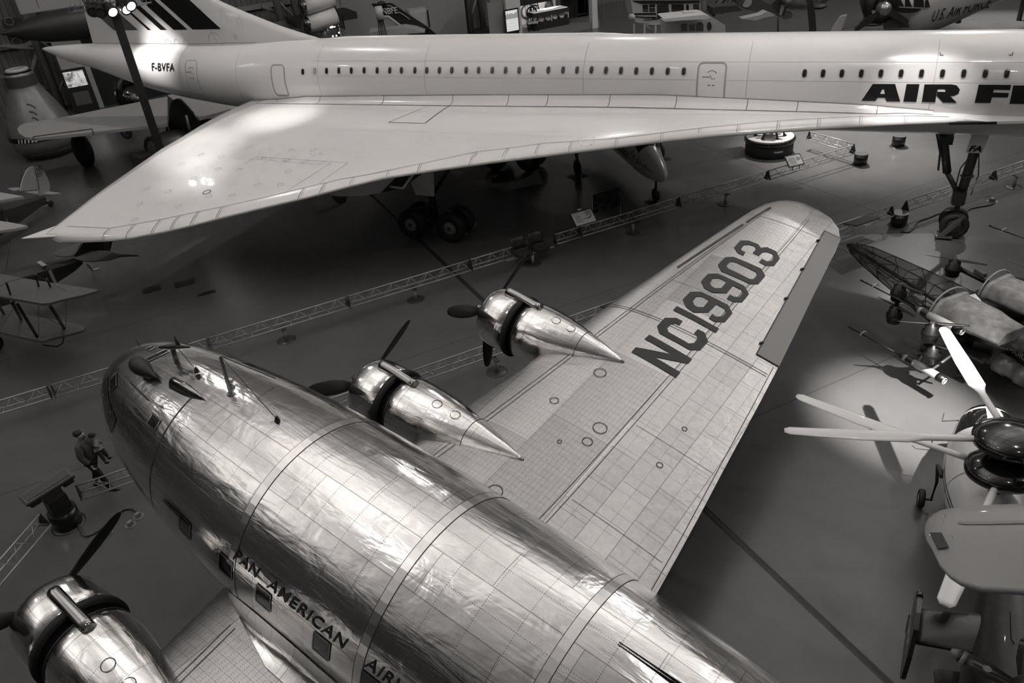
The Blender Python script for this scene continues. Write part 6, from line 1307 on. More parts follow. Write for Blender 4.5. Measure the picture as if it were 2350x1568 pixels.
# registration plane at far left
T = Thing('airplane', 'small dark monoplane with a pale rounded fin lettered NC 727Y at the left edge', 'airplane', G(60, 480))
sp_ = G(100, 447, 1.0); ep = G(-70, 500, 1.6); d = (ep-sp_); d.z = 0; d.normalize(); nn = V((d.y, -d.x, 0))
if nn.y > 0: nn = -nn
pp = V((sp_.x, sp_.y, 0)); F_ = lambda x, y: GV(x, y, pp, nn)
fz_ = zz([(165, 308), (172, 260), (185, 215), (210, 152), (235, 122), (260, 110), (300, 115), (350, 150), (383, 205), (400, 260), (400, 300), (375, 340), (318, 342), (312, 296)], 3.485, 0, 350)
T.part('tail_fin', MB().prism([F_(*p) for p in fz_], -nn*0.06), M_FAB, world=True)
T.part('rudder_line', MB().tube([F_(*p)+nn*0.04 for p in zz([(262, 110), (290, 200), (312, 296)], 3.485, 0, 350)], 0.012, 5), M_LINE, world=True)
o_ = F_(*zz([(286, 160)], 3.485, 0, 350)[0]); o2 = F_(*zz([(288, 204)], 3.485, 0, 350)[0]); rr_ = -d
T.part('registration_letters', letters('NC', 0.22, lambda u, v: o_+rr_*u+UPZ*v+nn*0.06, 0.1, 0.004, 0.9), M_INK, world=True); T.part('registration_letters', letters('727Y', 0.17, lambda u, v: o2+rr_*u+UPZ*v+nn*0.06, 0.1, 0.004, 0.8), M_INK, world=True)
rows = []
for t, w_, zb, zt in ((0, 0.04, 0.75, 0.95), (0.15, 0.14, 0.62, 1.1), (0.5, 0.3, 0.55, 1.45), (0.8, 0.42, 0.5, 1.8), (1.0, 0.42, 0.5, 1.9), (1.4, 0.42, 0.5, 1.9)):
    c = pp+d*(t*4.2); rows.append([c+nn*(w_*x)+UPZ*z for x, z in ((1, zb), (1, lerp(zb, zt, 0.75)), (0, zt), (-1, lerp(zb, zt, 0.75)), (-1, zb))])
T.part('fuselage', MB().loft(rows, smooth=False), M_DKF, world=True)
T.part('tailplane', slabG(slabG(MB(), zz([(200, 322), (330, 308), (490, 331), (420, 340), (290, 338)], 3.485, 0, 350), 1.0, 0.04), zz([(60, 292), (150, 285), (180, 300), (110, 310)], 3.485, 0, 350), 1.0, 0.04), M_FAB, world=True)
T.part('wing', slabG(MB(), zz([(-300, 330), (0, 335), (195, 368), (0, 402), (-300, 400)], 3.485, 0, 350), 2.1, 0.1), M_FAB, world=True)
T.part('wing', slabG(MB(), zz([(-200, 560), (0, 565), (120, 583), (228, 605), (120, 630), (0, 646), (-200, 640)], 3.485, 0, 350), 1.9, 0.1), M_FAB, world=True)
tw = G(117, 468, 0.12); T.part('strut', MB().cyl(G(0, 468, 1.2), G(20, 518, 1.9), 0.04), M_DBK, world=True)
wheel(T, tw, nn, 0.16, 0.09); T.part('tail_wheel_leg', MB().cyl(tw, pp+UPZ*0.75+d*0.2, 0.04).cyl(tw+UPZ*0.1, pp+UPZ*0.7+d*1.2, 0.03), M_DBK, world=True)
# biplane at lower left
S5 = lambda L: zz(L, 3.485, 0, 350)
T = Thing('biplane', 'drab biplane with striped rudder under the tip of the delta wing', 'airplane', G(100, 700)); BPT = T
ta, tb_ = G(*S5([(640, 845)])[0], 1.5), G(*S5([(0, 985)])[0], 1.9); d = (ta-tb_); d.z = 0; d.normalize(); nn = V((d.y, -d.x, 0))
if nn.y > 0: nn = -nn
pp = V((ta.x, ta.y, 0)); F_ = lambda x, y: GV(*S5([(x, y)])[0], pp, nn)
f1 = T.part('tail_fin', MB().prism([F_(*p) for p in ((590, 832), (620, 790), (690, 690), (700, 660), (912, 660), (880, 795), (870, 830), (700, 850))], -nn*0.05), M_KD, world=True)
T.part('rudder_stripe', MB().prism([F_(*p)+nn*0.01 for p in ((815, 660), (868, 660), (880, 795), (838, 800))], nn*0.01), M_KH, parent=f1, world=True)
T.part('tailplane', slabG(MB(), S5([(598, 855), (650, 825), (720, 800), (800, 792), (870, 795), (950, 820), (1110, 831), (960, 838), (870, 868), (740, 878), (660, 872)]), 1.55, 0.04), M_KH, world=True)
T.part('tailplane', slabG(MB(), S5([(435, 815), (450, 795), (520, 765), (610, 742), (650, 735), (600, 830), (520, 842), (450, 832)]), 1.55, 0.04), M_KH, world=True)
rows = []
for px, py, w_, h_ in ((650, 862, 0.05, 0.12), (560, 880, 0.16, 0.3), (400, 915, 0.3, 0.5), (200, 960, 0.4, 0.68), (0, 1010, 0.46, 0.78), (-150, 1050, 0.46, 0.8)):
    c = F_(px, py); c = V((c.x, c.y, c.z)); rows.append([c+nn*w_-UPZ*h_, c+nn*w_, c+nn*w_*0.5+UPZ*0.14, c-nn*w_*0.5+UPZ*0.14, c-nn*w_, c-nn*w_-UPZ*h_])
T.part('fuselage', MB().loft(rows, smooth=False), [M_KD], world=True)
c = F_(350, 925); T.part('fuselage_band', MB().prism([c+nn*0.42-UPZ*0.62, c+nn*0.42-UPZ*0.0, c+nn*0.42+d*0.1-UPZ*0.0, c+nn*0.42+d*0.1-UPZ*0.62], nn*0.01).box(c+UPZ*0.17, (0.14, 0.6, 0.02), Matrix.Rotation(math.atan2(d.y, d.x), 3, 'Z')), M_FAB, world=True)
zU, zL = 2.7, 1.05
T.part('upper_wing', slabG(MB(), S5([(-300, 930), (0, 985), (300, 1040), (600, 1085), (800, 1117), (760, 1132), (680, 1155), (500, 1195), (400, 1222), (345, 1226), (280, 1215), (0, 1166), (-300, 1110)]), zU, 0.07), M_KH, world=True)
T.part('lower_wing', slabG(MB(), S5([(-300, 1260), (0, 1285), (200, 1310), (400, 1345), (560, 1375), (660, 1397), (688, 1415), (672, 1438), (560, 1470), (430, 1500), (350, 1526), (280, 1515), (0, 1450), (-300, 1390)]), zL, 0.07), M_KH, world=True)
for a, b in (((90, 1190), (170, 1335)), ((130, 1200), (300, 1480)), ((395, 1220), (515, 1410)), ((-60, 1150), (30, 1290))):
    T.part('wing_strut', MB().cyl(G(*S5([a])[0], zU), G(*S5([b])[0], zL+0.05), 0.045, n=8), M_DBK, world=True)
for a, b, z0, z1 in (((50, 1040), (85, 1140), 3.3, zU), ((285, 975), (310, 1075), 3.3, zU), ((375, 1010), (405, 1080), 3.1, zU)): T.part('mast_post', MB().cyl(G(*S5([a])[0], z0), G(*S5([b])[0], z1+0.05), 0.03, n=6), M_DBK, world=True)
w_ = MB()
for a, b, z0, z1 in (((50, 1040), (0, 1070), 3.3, zU), ((50, 1040), (290, 975), 3.3, 3.3), ((290, 980), (540, 1118), 3.3, zU), ((85, 1140), (190, 1090), zU, zU), ((190, 1090), (310, 1185), zU, zU), ((530, 1120), (525, 1405), zU, zL), ((310, 1225), (308, 1478), zU, zL), ((120, 1220), (20, 1390), zU, zL), ((270, 1270), (500, 1390), zU-0.4, zL)): w_.cyl(G(*S5([a])[0], z0), G(*S5([b])[0], z1+0.04), 0.007, n=4)
T.part('rigging', w_, M_LINE, world=True); T.part('tail_skid', MB().tube([F_(700, 900), G(*S5([(740, 945)])[0], 0.1), G(*S5([(800, 928)])[0], 0.1)], 0.04, 6), M_FAB, world=True)
T.part('wing_skid', MB().tube([G(*S5([(512, 1478)])[0], zL), G(*S5([(500, 1530)])[0], 0.6), G(*S5([(450, 1555)])[0], 0.3), G(*S5([(340, 1540)])[0], zL-0.1)], 0.02, 6), M_DBK, world=True)
wheel(T, G(-20, 790, 0.35), nn, 0.35, 0.12); wheel(T, G(-60, 740, 0.35), nn, 0.35, 0.12); T.part('undercarriage', MB().cyl(G(-20, 790, 0.35), G(-40, 720, 1.2), 0.03).cyl(G(-60, 740, 0.35), G(-70, 700, 1.2), 0.03), M_DBK, world=True)
# bell shaped capsule
S1 = lambda L: zz(L, 3.917, 0, 0)
cb = G(118, 352); T = Thing('capsule', 'bell shaped silver space capsule with a striped hazard band left of the airliner tail', 'capsule', V((cb.x, cb.y, 0)))
HC = 4.9
def cap_m():
    m, t = newmat('capsule_skin'); z = t.sep(t.obj())[2]; v = t.m('ADD', 0.13, t.m('MULTIPLY', t.noise(t.obj(), 2, 4), 0.12)); t.put(t.b.inputs['Base Color'], t.comb(v, v, v)); t.b.inputs['Roughness'].default_value = 0.35; t.b.inputs['Metallic'].default_value = 0.3; return m
cpf = [(0.35, 1.2), (0.45, 1.6), (0.9, 1.78), (1.5, 1.75), (2.2, 1.55), (3.0, 1.2), (3.6, 0.92), (3.9, 0.8), (4.5, 0.78), (4.62, 0.7)]
T.part('shell', MB().lathe(cpf, n=48), cap_m()); T.part('neck_band', MB().lathe([(3.92, 0.815), (4.5, 0.795)], n=40), mat('neck_dark', 0.05, 0.4))
T.part('top_ring', MB().torus((0, 0, 4.75), (0, 0, 1), 0.5, 0.1, 28, 8), mat('ring_pale2', 0.45, 0.5)); T.part('base', MB().lathe([(0, 1.3), (0.2, 1.4), (0.45, 1.6)], n=40, caps=True), mat('base_dark', 0.03, 0.5))
T.part('hazard_band', MB().lathe([(1.15, 1.80), (1.42, 1.79)], n=48), M_INK)
ca_ = math.atan2(-cb.y, -cb.x); cs_ = lambda u, z, r=1.82: V((r*math.cos(ca_+u/r), r*math.sin(ca_+u/r), z))
for k in range(14):
    u = (-1.55+0.2*k) if k < 6 else (0.25+0.2*(k-6)); 
    if k < 6 or k > 8: T.part('hazard_stripe', MB().prism([cs_(u, 1.17), cs_(u+0.09, 1.17), cs_(u+0.17, 1.4), cs_(u+0.08, 1.4)], cs_(0, 0, 0.01)), mat('letter_white', 0.6, 0.5))
T.part('capsule_lettering', letters('FELIX BAUMGARTNER', 0.14, lambda u, v: cs_(-0.72+u, 1.22+v), 0, 0.003, 0.85), mat('letter_white', 0.6, 0.5))
lg = MB()
for k, (s, z) in enumerate(((0.5, 2.9), (0.42, 2.6), (0.34, 2.35), (0.26, 2.15))):
    rr = lambda z: interp(z, [p[0] for p in cpf], [p[1] for p in cpf])+0.03
    lg.ribbon([cs_(-0.25+s*math.cos(a)*0.8, z+s*math.sin(a)*0.8-0.2, rr(z+s*math.sin(a)*0.8-0.2)) for a in [0.3+0.17*i for i in range(8)]], V((math.cos(ca_), math.sin(ca_), 0.3)), 0.07)
T.part('swoosh_mark', lg, M_INK)
# pale low wing airplane behind, with dark bulbous nose
T = Thing('airplane', 'pale winged airplane with a black rounded fin and dark engines behind the delta wing', 'airplane', G(330, 330))
zw = 2.6
T.part('wing', slabG(MB(), S1([(165, 1185), (185, 1155), (230, 1132), (400, 1105), (600, 1072), (900, 1010), (1110, 970), (1330, 925), (1510, 890), (1510, 1140), (1400, 1150), (835, 1216), (540, 1245), (330, 1266), (240, 1258), (185, 1225)]), zw, 0.14), M_FAB, world=True)
T.part('wing', slabG(MB(), S1([(1510, 880), (1650, 848), (1960, 895), (2120, 935), (2340, 975), (2060, 1010), (1795, 1085), (1700, 1010)]), zw, 0.14), M_FAB, world=True)
al = MB(); A_ = [G(*p, zw+0.16) for p in S1([(298, 1258), (298, 1230), (560, 1195), (828, 1160), (840, 1212)])]; al.tube(A_, 0.025, 5); T.part('aileron_gap', al, M_LINE, world=True)
bx = S1([(1515, 1150), (1520, 1000), (1535, 930), (1560, 900), (1590, 893), (1620, 900), (1670, 950), (1740, 1030), (1785, 1090), (1790, 1150), (1700, 1180), (1560, 1220)])
pf = G(420, 300, 2.0); nrm = V((0.4, 0.9165, 0)); T.part('tail_fin', MB().prism([GV(x, y, pf, nrm) for x, y in bx], nrm*0.2), M_DBK, world=True)
T.part('antenna', MB().cyl(GV(427, 265, pf-nrm*0.05, nrm), GV(436, 298, pf-nrm*0.05, nrm), 0.06, 0.09, 8), M_FAB, world=True)
for (x0, y0), (x1, y1), r, mt in (((352, 350), (430, 322), 0.75, mat('cowl_grey', 0.10, 0.35, 0.4)), ((392, 318), (500, 300), 0.85, mat('cowl_grey', 0.10, 0.35, 0.4))):
    a, b = G(x0, y0, 1.4), G(x1, y1, 1.4); T.part('engine_cowling', MB().lathe([(0, 0.3), (0.05, r*0.9), (0.3, r), (1.2, r), (2.6, r*0.7)], a, b-a, 24, True), mt, world=True)
    T.part('cowling_lip', MB().torus(a+(b-a).normalized()*0.08, b-a, r*0.9, 0.1, 28, 8), M_DBK, world=True)
T.part('float', MB().ball(G(190, 345, 0.9), (0.5, 0.6, 1.0), 18, 12), M_DBK, world=True)
T.part('intake_box', MB().box(G(362, 362, 1.0), (2.2, 1.2, 0.8), Matrix.Rotation(0.4, 3, 'Z')), M_DKF, world=True); T.part('fin_tip', MB().ball(G(324, 378, 0.7), (0.3, 0.1, 0.42), 14, 10), M_FAB, world=True)
# dark radial engine and wheel seen past the pole
c = GV(300, 228, G(300, 262), nrm); T = Thing('engine_display', 'black radial engine with a long drooping spinner behind the lamp pole', 'engine', V((c.x, c.y, 0)))
ed = V((0.3, -0.3, -1.0)).normalized()
T.part('engine_ring', MB().torus(c+V((0, 0, 0.6)), V((0.7, -0.7, 0)), 0.75, 0.25, 28, 8), M_DBK, world=True)
T.part('cowling', MB().lathe([(-0.9, 0.5), (-0.4, 0.85), (0.3, 0.8), (1.2, 0.55), (1.7, 0.2), (1.8, 0.02)], c, ed+V((0.25, 0, 0)), 24, True), mat('dome_black', 0.006, 0.14), world=True)
T.part('stand', MB().cyl((c.x, c.y, 0), c, 0.1), M_DBK, world=True)
T = Thing('wheel_rig', 'small dark wheel and fork beside the long pale wing', 'wheel', G(250, 330)); wheel(T, G(290, 305, 0.35), nrm, 0.35, 0.15); T.part('fork', MB().cyl(G(290, 305, 0.35), G(300, 290, 1.2), 0.05), M_DBK, world=True)
# dark hanging torpedo shape
pa, pb = GV(-5, 78, V((0, 52, 0)), V((0, 1, 0))), GV(215, 50, V((0, 52, 0)), V((0, 1, 0)))
T = Thing('missile', 'dark rounded hanging missile with square tail fins in the upper left corner', 'missile', (pa+pb)/2); dd = pb-pa; L = dd.length; r0 = 0.84
T.part('body', MB().lathe([(0, 0.02), (L*0.15, r0*0.3), (L*0.3, r0*0.62), (L*0.5, r0*0.88), (L*0.8, r0), (L*1.1, r0*0.98), (L*1.5, r0*0.6), (L*1.7, 0.05)], pa, dd, 32), mat('missile_dark', 0.02, 0.5, var=0.2, scale=1), world=True)
Y0 = V((0, 52, 0)); Yn = V((0, 1, 0)); zp = lambda L_: [GV(x/7.12, y/7.12, Y0, Yn) for x, y in L_]
for F in ([(25, 325), (120, 300), (230, 285), (320, 300), (390, 335), (430, 350), (200, 470), (50, 470)], [(110, 600), (180, 725), (310, 725), (395, 710), (500, 650), (500, 615), (300, 560)]):
    o = T.part('tail_fin', MB().prism(zp(F), Yn*0.15), mat('missile_fin', 0.016, 0.5), world=True)
for cx_, cy_ in ((148, 350), (272, 680)):
    c = zp([(cx_, cy_)])[0]; T.part('fin_roundel', MB().torus(c-Yn*0.02, Yn, 0.2, 0.02, 20, 5), mat('roundel_grey', 0.16, 0.6), world=True)
T.part('hanging_cable', MB().cyl((pa+pb)/2+V((0, 0, 1)), (pa+pb)/2+V((0, 0, 16)), 0.015, n=5), M_LINE, world=True)
q = zp([(45, 60)])[0]
# pole with stage lamps
pb_ = G(411, 470); ztop = 0
for k in range(400):
    z = k*0.03; v = V((pb_.x, pb_.y, z-CAMZ)); yc = sum(RW[i][1]*v[i] for i in range(3)); zc = sum(RW[i][2]*v[i] for i in range(3)); py_ = 784-1780*yc/-zc
    if py_ < 26: ztop = z; break
T = Thing('lamp_pole', 'tall dark steel pole with stage lamps in front of the striped fin', 'lamp', V((pb_.x, pb_.y, 0)))
T.part('pole', MB().box((0, 0, ztop/2), (0.34, 0.5, ztop), bev=0.03).box((0.1, -0.26, ztop/2), (0.1, 0.04, ztop)), mat('pole_dark', 0.035, 0.4, 0.3))
hd = V((0.4, 0.9165, 0)); rt = V((0.9165, -0.4, 0))
tr_ = MB()
for dz in (0.15, 0.75):
    for dy in (-0.25, 0.25): tr_.cyl(rt*-1.7+hd*dy+V((0, 0, ztop+dz)), rt*1.5+hd*dy+V((0, 0, ztop+dz)), 0.03, n=6)
for k in range(8):
    x = -1.7+0.4*k
    for dy in (-0.25, 0.25): tr_.cyl(rt*x+hd*dy+V((0, 0, ztop+0.15)), rt*(x+0.4)+hd*dy+V((0, 0, ztop+0.75)), 0.015, n=5).cyl(rt*(x+0.4)+hd*dy+V((0, 0, ztop+0.75)), rt*(x+0.4)+hd*dy+V((0, 0, ztop+0.15)), 0.015, n=5)
T.part('lamp_truss', tr_, mat('truss_pale', 0.3, 0.4, 0.4))
lamps = []
for i, (px, py, lit) in enumerate(((214, 27, 0), (231, 29, 0), (259, 28, 1), (291, 22, 1), (301, 14, 1))):
    c = GV(px, py, pb_-hd*0.5, hd)-V((pb_.x, pb_.y, 0)); aim = (V((0.4, -1.0, -0.55)) if lit else V((-0.1, -1, -0.5))).normalized()
    h_ = T.part('lamp_head', MB().lathe([(-0.5, 0.12), (-0.45, 0.2), (0, 0.22), (0.02, 0.24), (0.02, 0.18), (-0.1, 0.17)], c, aim, 18), mat('black_metal', 0.015, 0.4))
    T.part('lens', MB().cyl(c-aim*0.02, c+aim*0.005, 0.19 if lit else 0.16, n=18), mat('lamp_lens_lit', 0.9, 0.3, emit=14) if lit else mat('lamp_lens_dark', 0.05, 0.2), parent=h_)
    T.part('yoke', MB().tube([c+rt*0.24-aim*0.2, c+rt*0.24+V((0, 0, 0.35)), c-rt*0.24+V((0, 0, 0.35)), c-rt*0.24-aim*0.2], 0.02, 5), mat('black_metal', 0.015, 0.4), parent=h_)
# the stage lamps' light: onto the fin root, the wing and the fuselage side
lp = GV(291, 22, pb_-hd*0.5, hd)
def csp(px, py, y, power, ang, src, name='stage_lamp'):
    P = GV(px, py, CN+CR*y, CR); spot(name, src, P, power, ang, 1.0, 0.2)
spot('fin_lamp', V(CP(-34.4, 4.0, 10.0)), GV(334, 108, CN+CR*1.0, CR), 2600, 36, 1.0, 0.15)
P = G(640, 268, 4.3); spot('wing_lamp', (P.x-3, P.y-3, 20), P, 11000, 15, 1.0, 0.2)
P = G(462, 352, 3.8); spot('wing_lamp', (P.x+1.5, P.y+4, 22), P, 11000, 14, 1.0, 0.25)
P = G(455, 410, 3.6); spot('wing_lamp', (P.x+0.6, P.y+7.5, 22), P, 7000, 10, 1.0, 0.25)
P = G(2110, 272, 4.5); spot('wing_lamp', (P.x-4, P.y-3, 18), P, 11000, 16, 1.0, 0.2)
P = GV(1800, 150, CN+CR*1.4, CR); spot('side_lamp', (P.x-6, P.y-10, 20), P, 2600, 24, 1.0, 0.3)
# ================================================================ TWIN AIRPLANE UNDER THE DELTA WING, AND THE FAR ROW
nw = G(1505, 462); m1, m2 = G(1326, 405), G(1515, 366); mm = (m1+m2)/2; fd = (nw-mm).normalized(); sd = V((fd.y, -fd.x, 0))
T = Thing('airplane', 'white twin engine airplane with stripes and a pointed nose under the delta wing', 'airplane', V((mm.x, mm.y, 0)))
def tp_(name, mb, mt, **k): return T.part(name, mb, mt, world=True, **k)
NB = V((nw.x, nw.y, 0))+fd*0.9
sc_ = [(0.0, 0.03, 1.28, 1.34), (0.12, 0.14, 1.12, 1.45), (0.4, 0.28, 0.98, 1.62), (0.9, 0.42, 0.88, 1.82), (1.5, 0.55, 0.82, 2.0), (2.0, 0.62, 0.8, 2.35), (2.6, 0.66, 0.8, 2.6), (3.6, 0.66, 0.8, 2.65), (6, 0.6, 0.85, 2.6), (8.5, 0.35, 1.3, 2.4), (11, 0.1, 1.9, 2.3)]
def tsec(x): X = [s[0] for s in sc_]; return [smooth(x, X, [s[i] for s in sc_]) for i in (1, 2, 3)]
def tpt(x, a, off=0.0): w_, zb, zt = tsec(x); return NB-fd*x+sd*((w_+off)*math.cos(a))+UPZ*((zb+zt)/2+((zt-zb)/2+off)*math.sin(a))
tp_('fuselage', MB().loft([[tpt(x, 2*PI*k/32) for k in range(32)] for x in [0, 0.04, 0.12, 0.25, 0.4, 0.65, 0.9, 1.2, 1.5, 1.75, 2, 2.3, 2.6, 3.1, 3.6, 5, 6, 7.5, 8.5, 10, 11]]), mat('twin_white', 0.7, 0.25, coat=0.3))
sgn = 1 if sd.dot(-mm) > 0 else -1
aa = (lambda d: math.radians(d)) if sgn > 0 else (lambda d: math.radians(180-d))
def tpatch(name, x0, x1, a0, a1, mt, n=6, off=0.012): return tp_(name, MB().loft([[tpt(lerp(x0, x1, i/n), aa(lerp(a0, a1, j/n)), off) for j in range(n+1)] for i in range(n+1)], False, False, False), mt)
tpatch('windscreen', 1.62, 2.25, 40, 88, M_WIN); tpatch('windscreen', 1.62, 2.25, 92, 140, M_WIN); tpatch('cabin_window', 2.4, 3.2, 22, 52, M_WIN); tpatch('cabin_window', 3.4, 4.2, 22, 52, M_WIN)
for k in range(3): tpatch('stripe', 2.2+0.15*k, 7.5, -2-9*k, 2-9*k, M_INK)
tp_('name_script', letters('R.A. Bob Hoover', 0.19, lambda u, v: tpt(2.05-u if sgn < 0 else 0.75+u*0+2.05-0.75-u*1.0, aa(8+math.degrees(v/0.7)), 0.014), 0.3, 0.002, 0.8, 1.0, 1), M_INK)
st = MB()
for x, a in ((1.85, 30), (1.5, 34), (1.35, 26), (1.6, 0), (1.1, -4), (0.9, 22)):
    c = tpt(x, aa(a), 0.014); n_ = (c-tpt(x, aa(a), -0.1)).normalized(); u_ = fd; v_ = n_.cross(u_); st.prism([c+u_*(r*math.cos(t))+v_*(r*math.sin(t)) for r, t in [((0.06 if k % 2 == 0 else 0.025), PI*k/5) for k in range(10)]], n_*0.004)
tp_('star', st, M_INK)
for c, R in ((nw, 0.26), (m1, 0.36), (m2, 0.36)):
    wheel(T, V((c.x, c.y, R+0.03)), sd, R, 0.2)
tp_('nose_gear_leg', MB().cyl(V((nw.x, nw.y, 0.25)), V((nw.x, nw.y, 1.0)), 0.05), M_LINE)
for c in (m1, m2): tp_('main_gear_leg', MB().cyl(V((c.x, c.y, 0.35)), V((c.x, c.y, 1.9)), 0.07).cyl(V((c.x, c.y, 0.6)), V((c.x, c.y, 1.9))-fd*0.7, 0.04), mat('leg_pale', 0.2, 0.4))
wb = mm-fd*0.2; tp_('wing', MB().prism([wb+sd*6.5+UPZ*2.75+fd*0.6, wb-sd*6.5+UPZ*2.75+fd*0.6, wb-sd*6.5+UPZ*2.75-fd*0.6, wb-sd*0.6+UPZ*2.6-fd*1.1, wb+sd*0.6+UPZ*2.6-fd*1.1, wb+sd*6.5+UPZ*2.75-fd*0.6], UPZ*0.18), mat('twin_white', 0.45, 0.25))
for s in (1, -1): tp_('engine_nacelle', MB().lathe([(0, 0.2), (0.1, 0.42), (1.5, 0.48), (3, 0.2)], wb+sd*(s*2.4)+UPZ*2.5+fd*1.6, -fd, 20, True), mat('twin_white', 0.45, 0.25))
for c in (nw, m1, m2): solo('drip_mat', MB().box((0, 0, 0.01), (0.75, 0.6, 0.02)), mat('mat_black', 0.006, 0.6), {0: 'black drip mat under the nose wheel of the twin airplane', 1: 'black drip mat under the left main wheel of the twin airplane', 2: 'black drip mat under the right main wheel of the twin airplane'}[(nw, m1, m2).index(c)], 'mat', 'drip mats').location = c
# far row, placed on upright planes facing the walkway
HD = V((0.4005, 0.9163, 0)); RT = V((0.9163, -0.4005, 0))
def B_(px, py, dist): return GV(px, py, HD*dist, HD)
S8 = lambda L, ox=850: [(ox+x/7.833, y/7.833) for x, y in L]
def sheet(name, T, L, dist, mt, th=0.15, **k): return T.part(name, MB().prism([B_(x, y, dist) for x, y in L], HD*th), mt, world=True, **k)
# executive jet tail
g0 = B_(950, 70, 58); T = Thing('airplane', 'dark swept airplane tail fin lettered N8FE above the white fuselage', 'airplane', V((g0.x, g0.y, 0)))
o = sheet('tail_fin', T, S8([(18, 75), (370, 60), (430, 95), (720, 290), (1000, 470), (1210, 640), (700, 640), (605, 510), (320, 290), (170, 290), (80, 150)]), 58, M_DBK, 0.25)
T.part('fin_cap', MB().ball(B_(875, 8, 57.9), (0.28, 0.2, 0.15)), M_DBK, world=True)
sheet('fin_inner', T, S8([(200, 345), (320, 338), (560, 505), (430, 520), (340, 525)]), 57.95, mat('fin_grey', 0.25, 0.4), 0.1)
T.part('fin_trim', MB().tube([B_(x, y, 57.85) for x, y in S8([(170, 295), (325, 295), (605, 508)])], 0.07, 6), mat('trim_pale', 0.45, 0.4), world=True)
T.part('tailplane', MB().prism([B_(x, y, 56.5) for x, y in S8([(-30, 585), (300, 540), (610, 500), (800, 530), (975, 590), (600, 612), (0, 640)])], HD*1.6), mat('stab_pale', 0.33, 0.4), world=True)
q = B_(*S8([(212, 265)])[0], 57.8); T.part('registration_letters', letters('N8FE', 0.40, lambda u, v: q+RT*u+UPZ*v, -0.05, 0.006, 0.85), mat('letter_pale', 0.5, 0.5), world=True)
b = MB(); b.tube([B_(x, y, 57.8) for x, y in S8([(300, 100), (350, 98), (400, 125), (430, 150), (455, 158)])], 0.02, 5); b.tube([B_(x, y, 57.8) for x, y in S8([(500, 210), (600, 270), (715, 350)])], 0.02, 5); b.tube([B_(x, y, 57.8) for x, y in S8([(85, 163), (400, 158)])], 0.015, 5); T.part('fin_scroll', b, mat('letter_pale', 0.5, 0.5), world=True)
T.part('fuselage', MB().lathe([(0, 0.1), (2, 0.5), (5, 0.6), (6, 0.5), (7, 0.1)], V((g0.x, g0.y, 0.8))-RT*4, RT, 24), mat('fin_grey', 0.25, 0.4), world=True)
# small lattice beacon and pale machine box beside it
q = B_(873, 60, 56); T = Thing('beacon_stand', 'small lattice stand with a white drum lamp in front of the N8FE fin', 'stand', V((q.x, q.y, 0)))
q2 = B_(873, 44, 56)-V((q.x, q.y, 0)); T.part('drum', MB().cyl(q2, q2+UPZ*0.8, 0.26, 0.24, 16), mat('trim_pale', 0.45, 0.4))
b = MB()
for a in range(4): b.cyl((0.5*math.cos(a*PI/2), 0.5*math.sin(a*PI/2), 0), q2+V((0.15*math.cos(a*PI/2), 0.15*math.sin(a*PI/2), 0)), 0.05, n=6)
T.part('lattice', b, M_DBK)
q = B_(957, 45, 60); T = Thing('machine', 'pale rounded machine housing partly behind the N8FE fin', 'machine', V((q.x, q.y, 0))); T.part('housing', MB().box(q-V((q.x, q.y, 0)), (1.7, 1.2, 1.5), bev=0.2), mat('stab_pale', 0.33, 0.4)); T.part('vent', MB().box(q-V((q.x, q.y, 0))+RT*0.85-HD*0.1, (0.1, 0.6, 1.1), Matrix.Rotation(-0.41, 3, 'Z')), M_DBK); T.part('stand', MB().box((0, 0, (q.z-0.7)/2), (0.8, 0.8, q.z-0.7)), M_DBK)
# airship gondola
Z14 = lambda L: [(1400+x/7.833, y/7.833) for x, y in L]; D5 = 52.5
g0 = B_(1520, 60, D5); T = Thing('airship_gondola', 'white and black airship gondola with rounded windows beyond the airliner', 'gondola', V((g0.x, g0.y, 0)))
o = T.part('hull', MB().prism([B_(x, y, D5) for x, y in Z14([(375, 0), (410, 245), (425, 310), (445, 385), (500, 410), (820, 430), (1080, 440), (1600, 440), (1625, 300), (1625, -60), (375, -60)])], HD*2.2), mat('gondola_hull', 0.34, 0.4), world=True)
sheet('black_stripe', T, Z14([(425, 240), (830, 232), (830, 268), (440, 268)]), D5-0.03, M_DBK, 0.05); sheet('black_stripe', T, Z14([(425, 280), (520, 300), (830, 303), (830, 322), (520, 320), (430, 300)]), D5-0.03, M_DBK, 0.05); sheet('black_stripe', T, Z14([(1085, 235), (1330, 232), (1310, 275), (1085, 275)]), D5-0.03, M_DBK, 0.05)
sheet('roof_band', T, Z14([(400, 10), (1615, 5), (1615, 52), (1080, 70), (560, 70), (430, 30)]), D5-0.04, M_DBK, 0.06)
for L in ([(580, 85), (685, 85), (685, 170), (590, 170)], [(585, 180), (685, 180), (685, 212), (600, 212)], [(705, 80), (810, 80), (810, 130), (705, 130)], [(705, 145), (810, 145), (805, 215), (705, 215)], [(1105, 78), (1325, 75), (1330, 205), (1110, 208)], [(1370, 80), (1415, 80), (1415, 205), (1372, 205)], [(1495, 72), (1605, 68), (1605, 195), (1500, 190)], [(845, 80), (1050, 70), (1070, 330), (850, 340)]): sheet('gondola_window' if L[0][0] != 845 else 'doorway', T, Z14(L), D5-0.03, M_WIN if L[0][0] != 845 else M_DARK, 0.05)
T.part('engine_pod', MB().ball(B_(1450, 39, D5-0.3), (0.17, 0.3, 0.2)), mat('gondola_hull', 0.34, 0.4), world=True)
q = B_(*Z14([(605, 380)])[0], D5-0.04); T.part('gondola_lettering', letters('COLUMBIA', 0.16, lambda u, v: q+RT*u+UPZ*v, 0, 0.006, 0.85), M_INK, world=True)
b = MB()
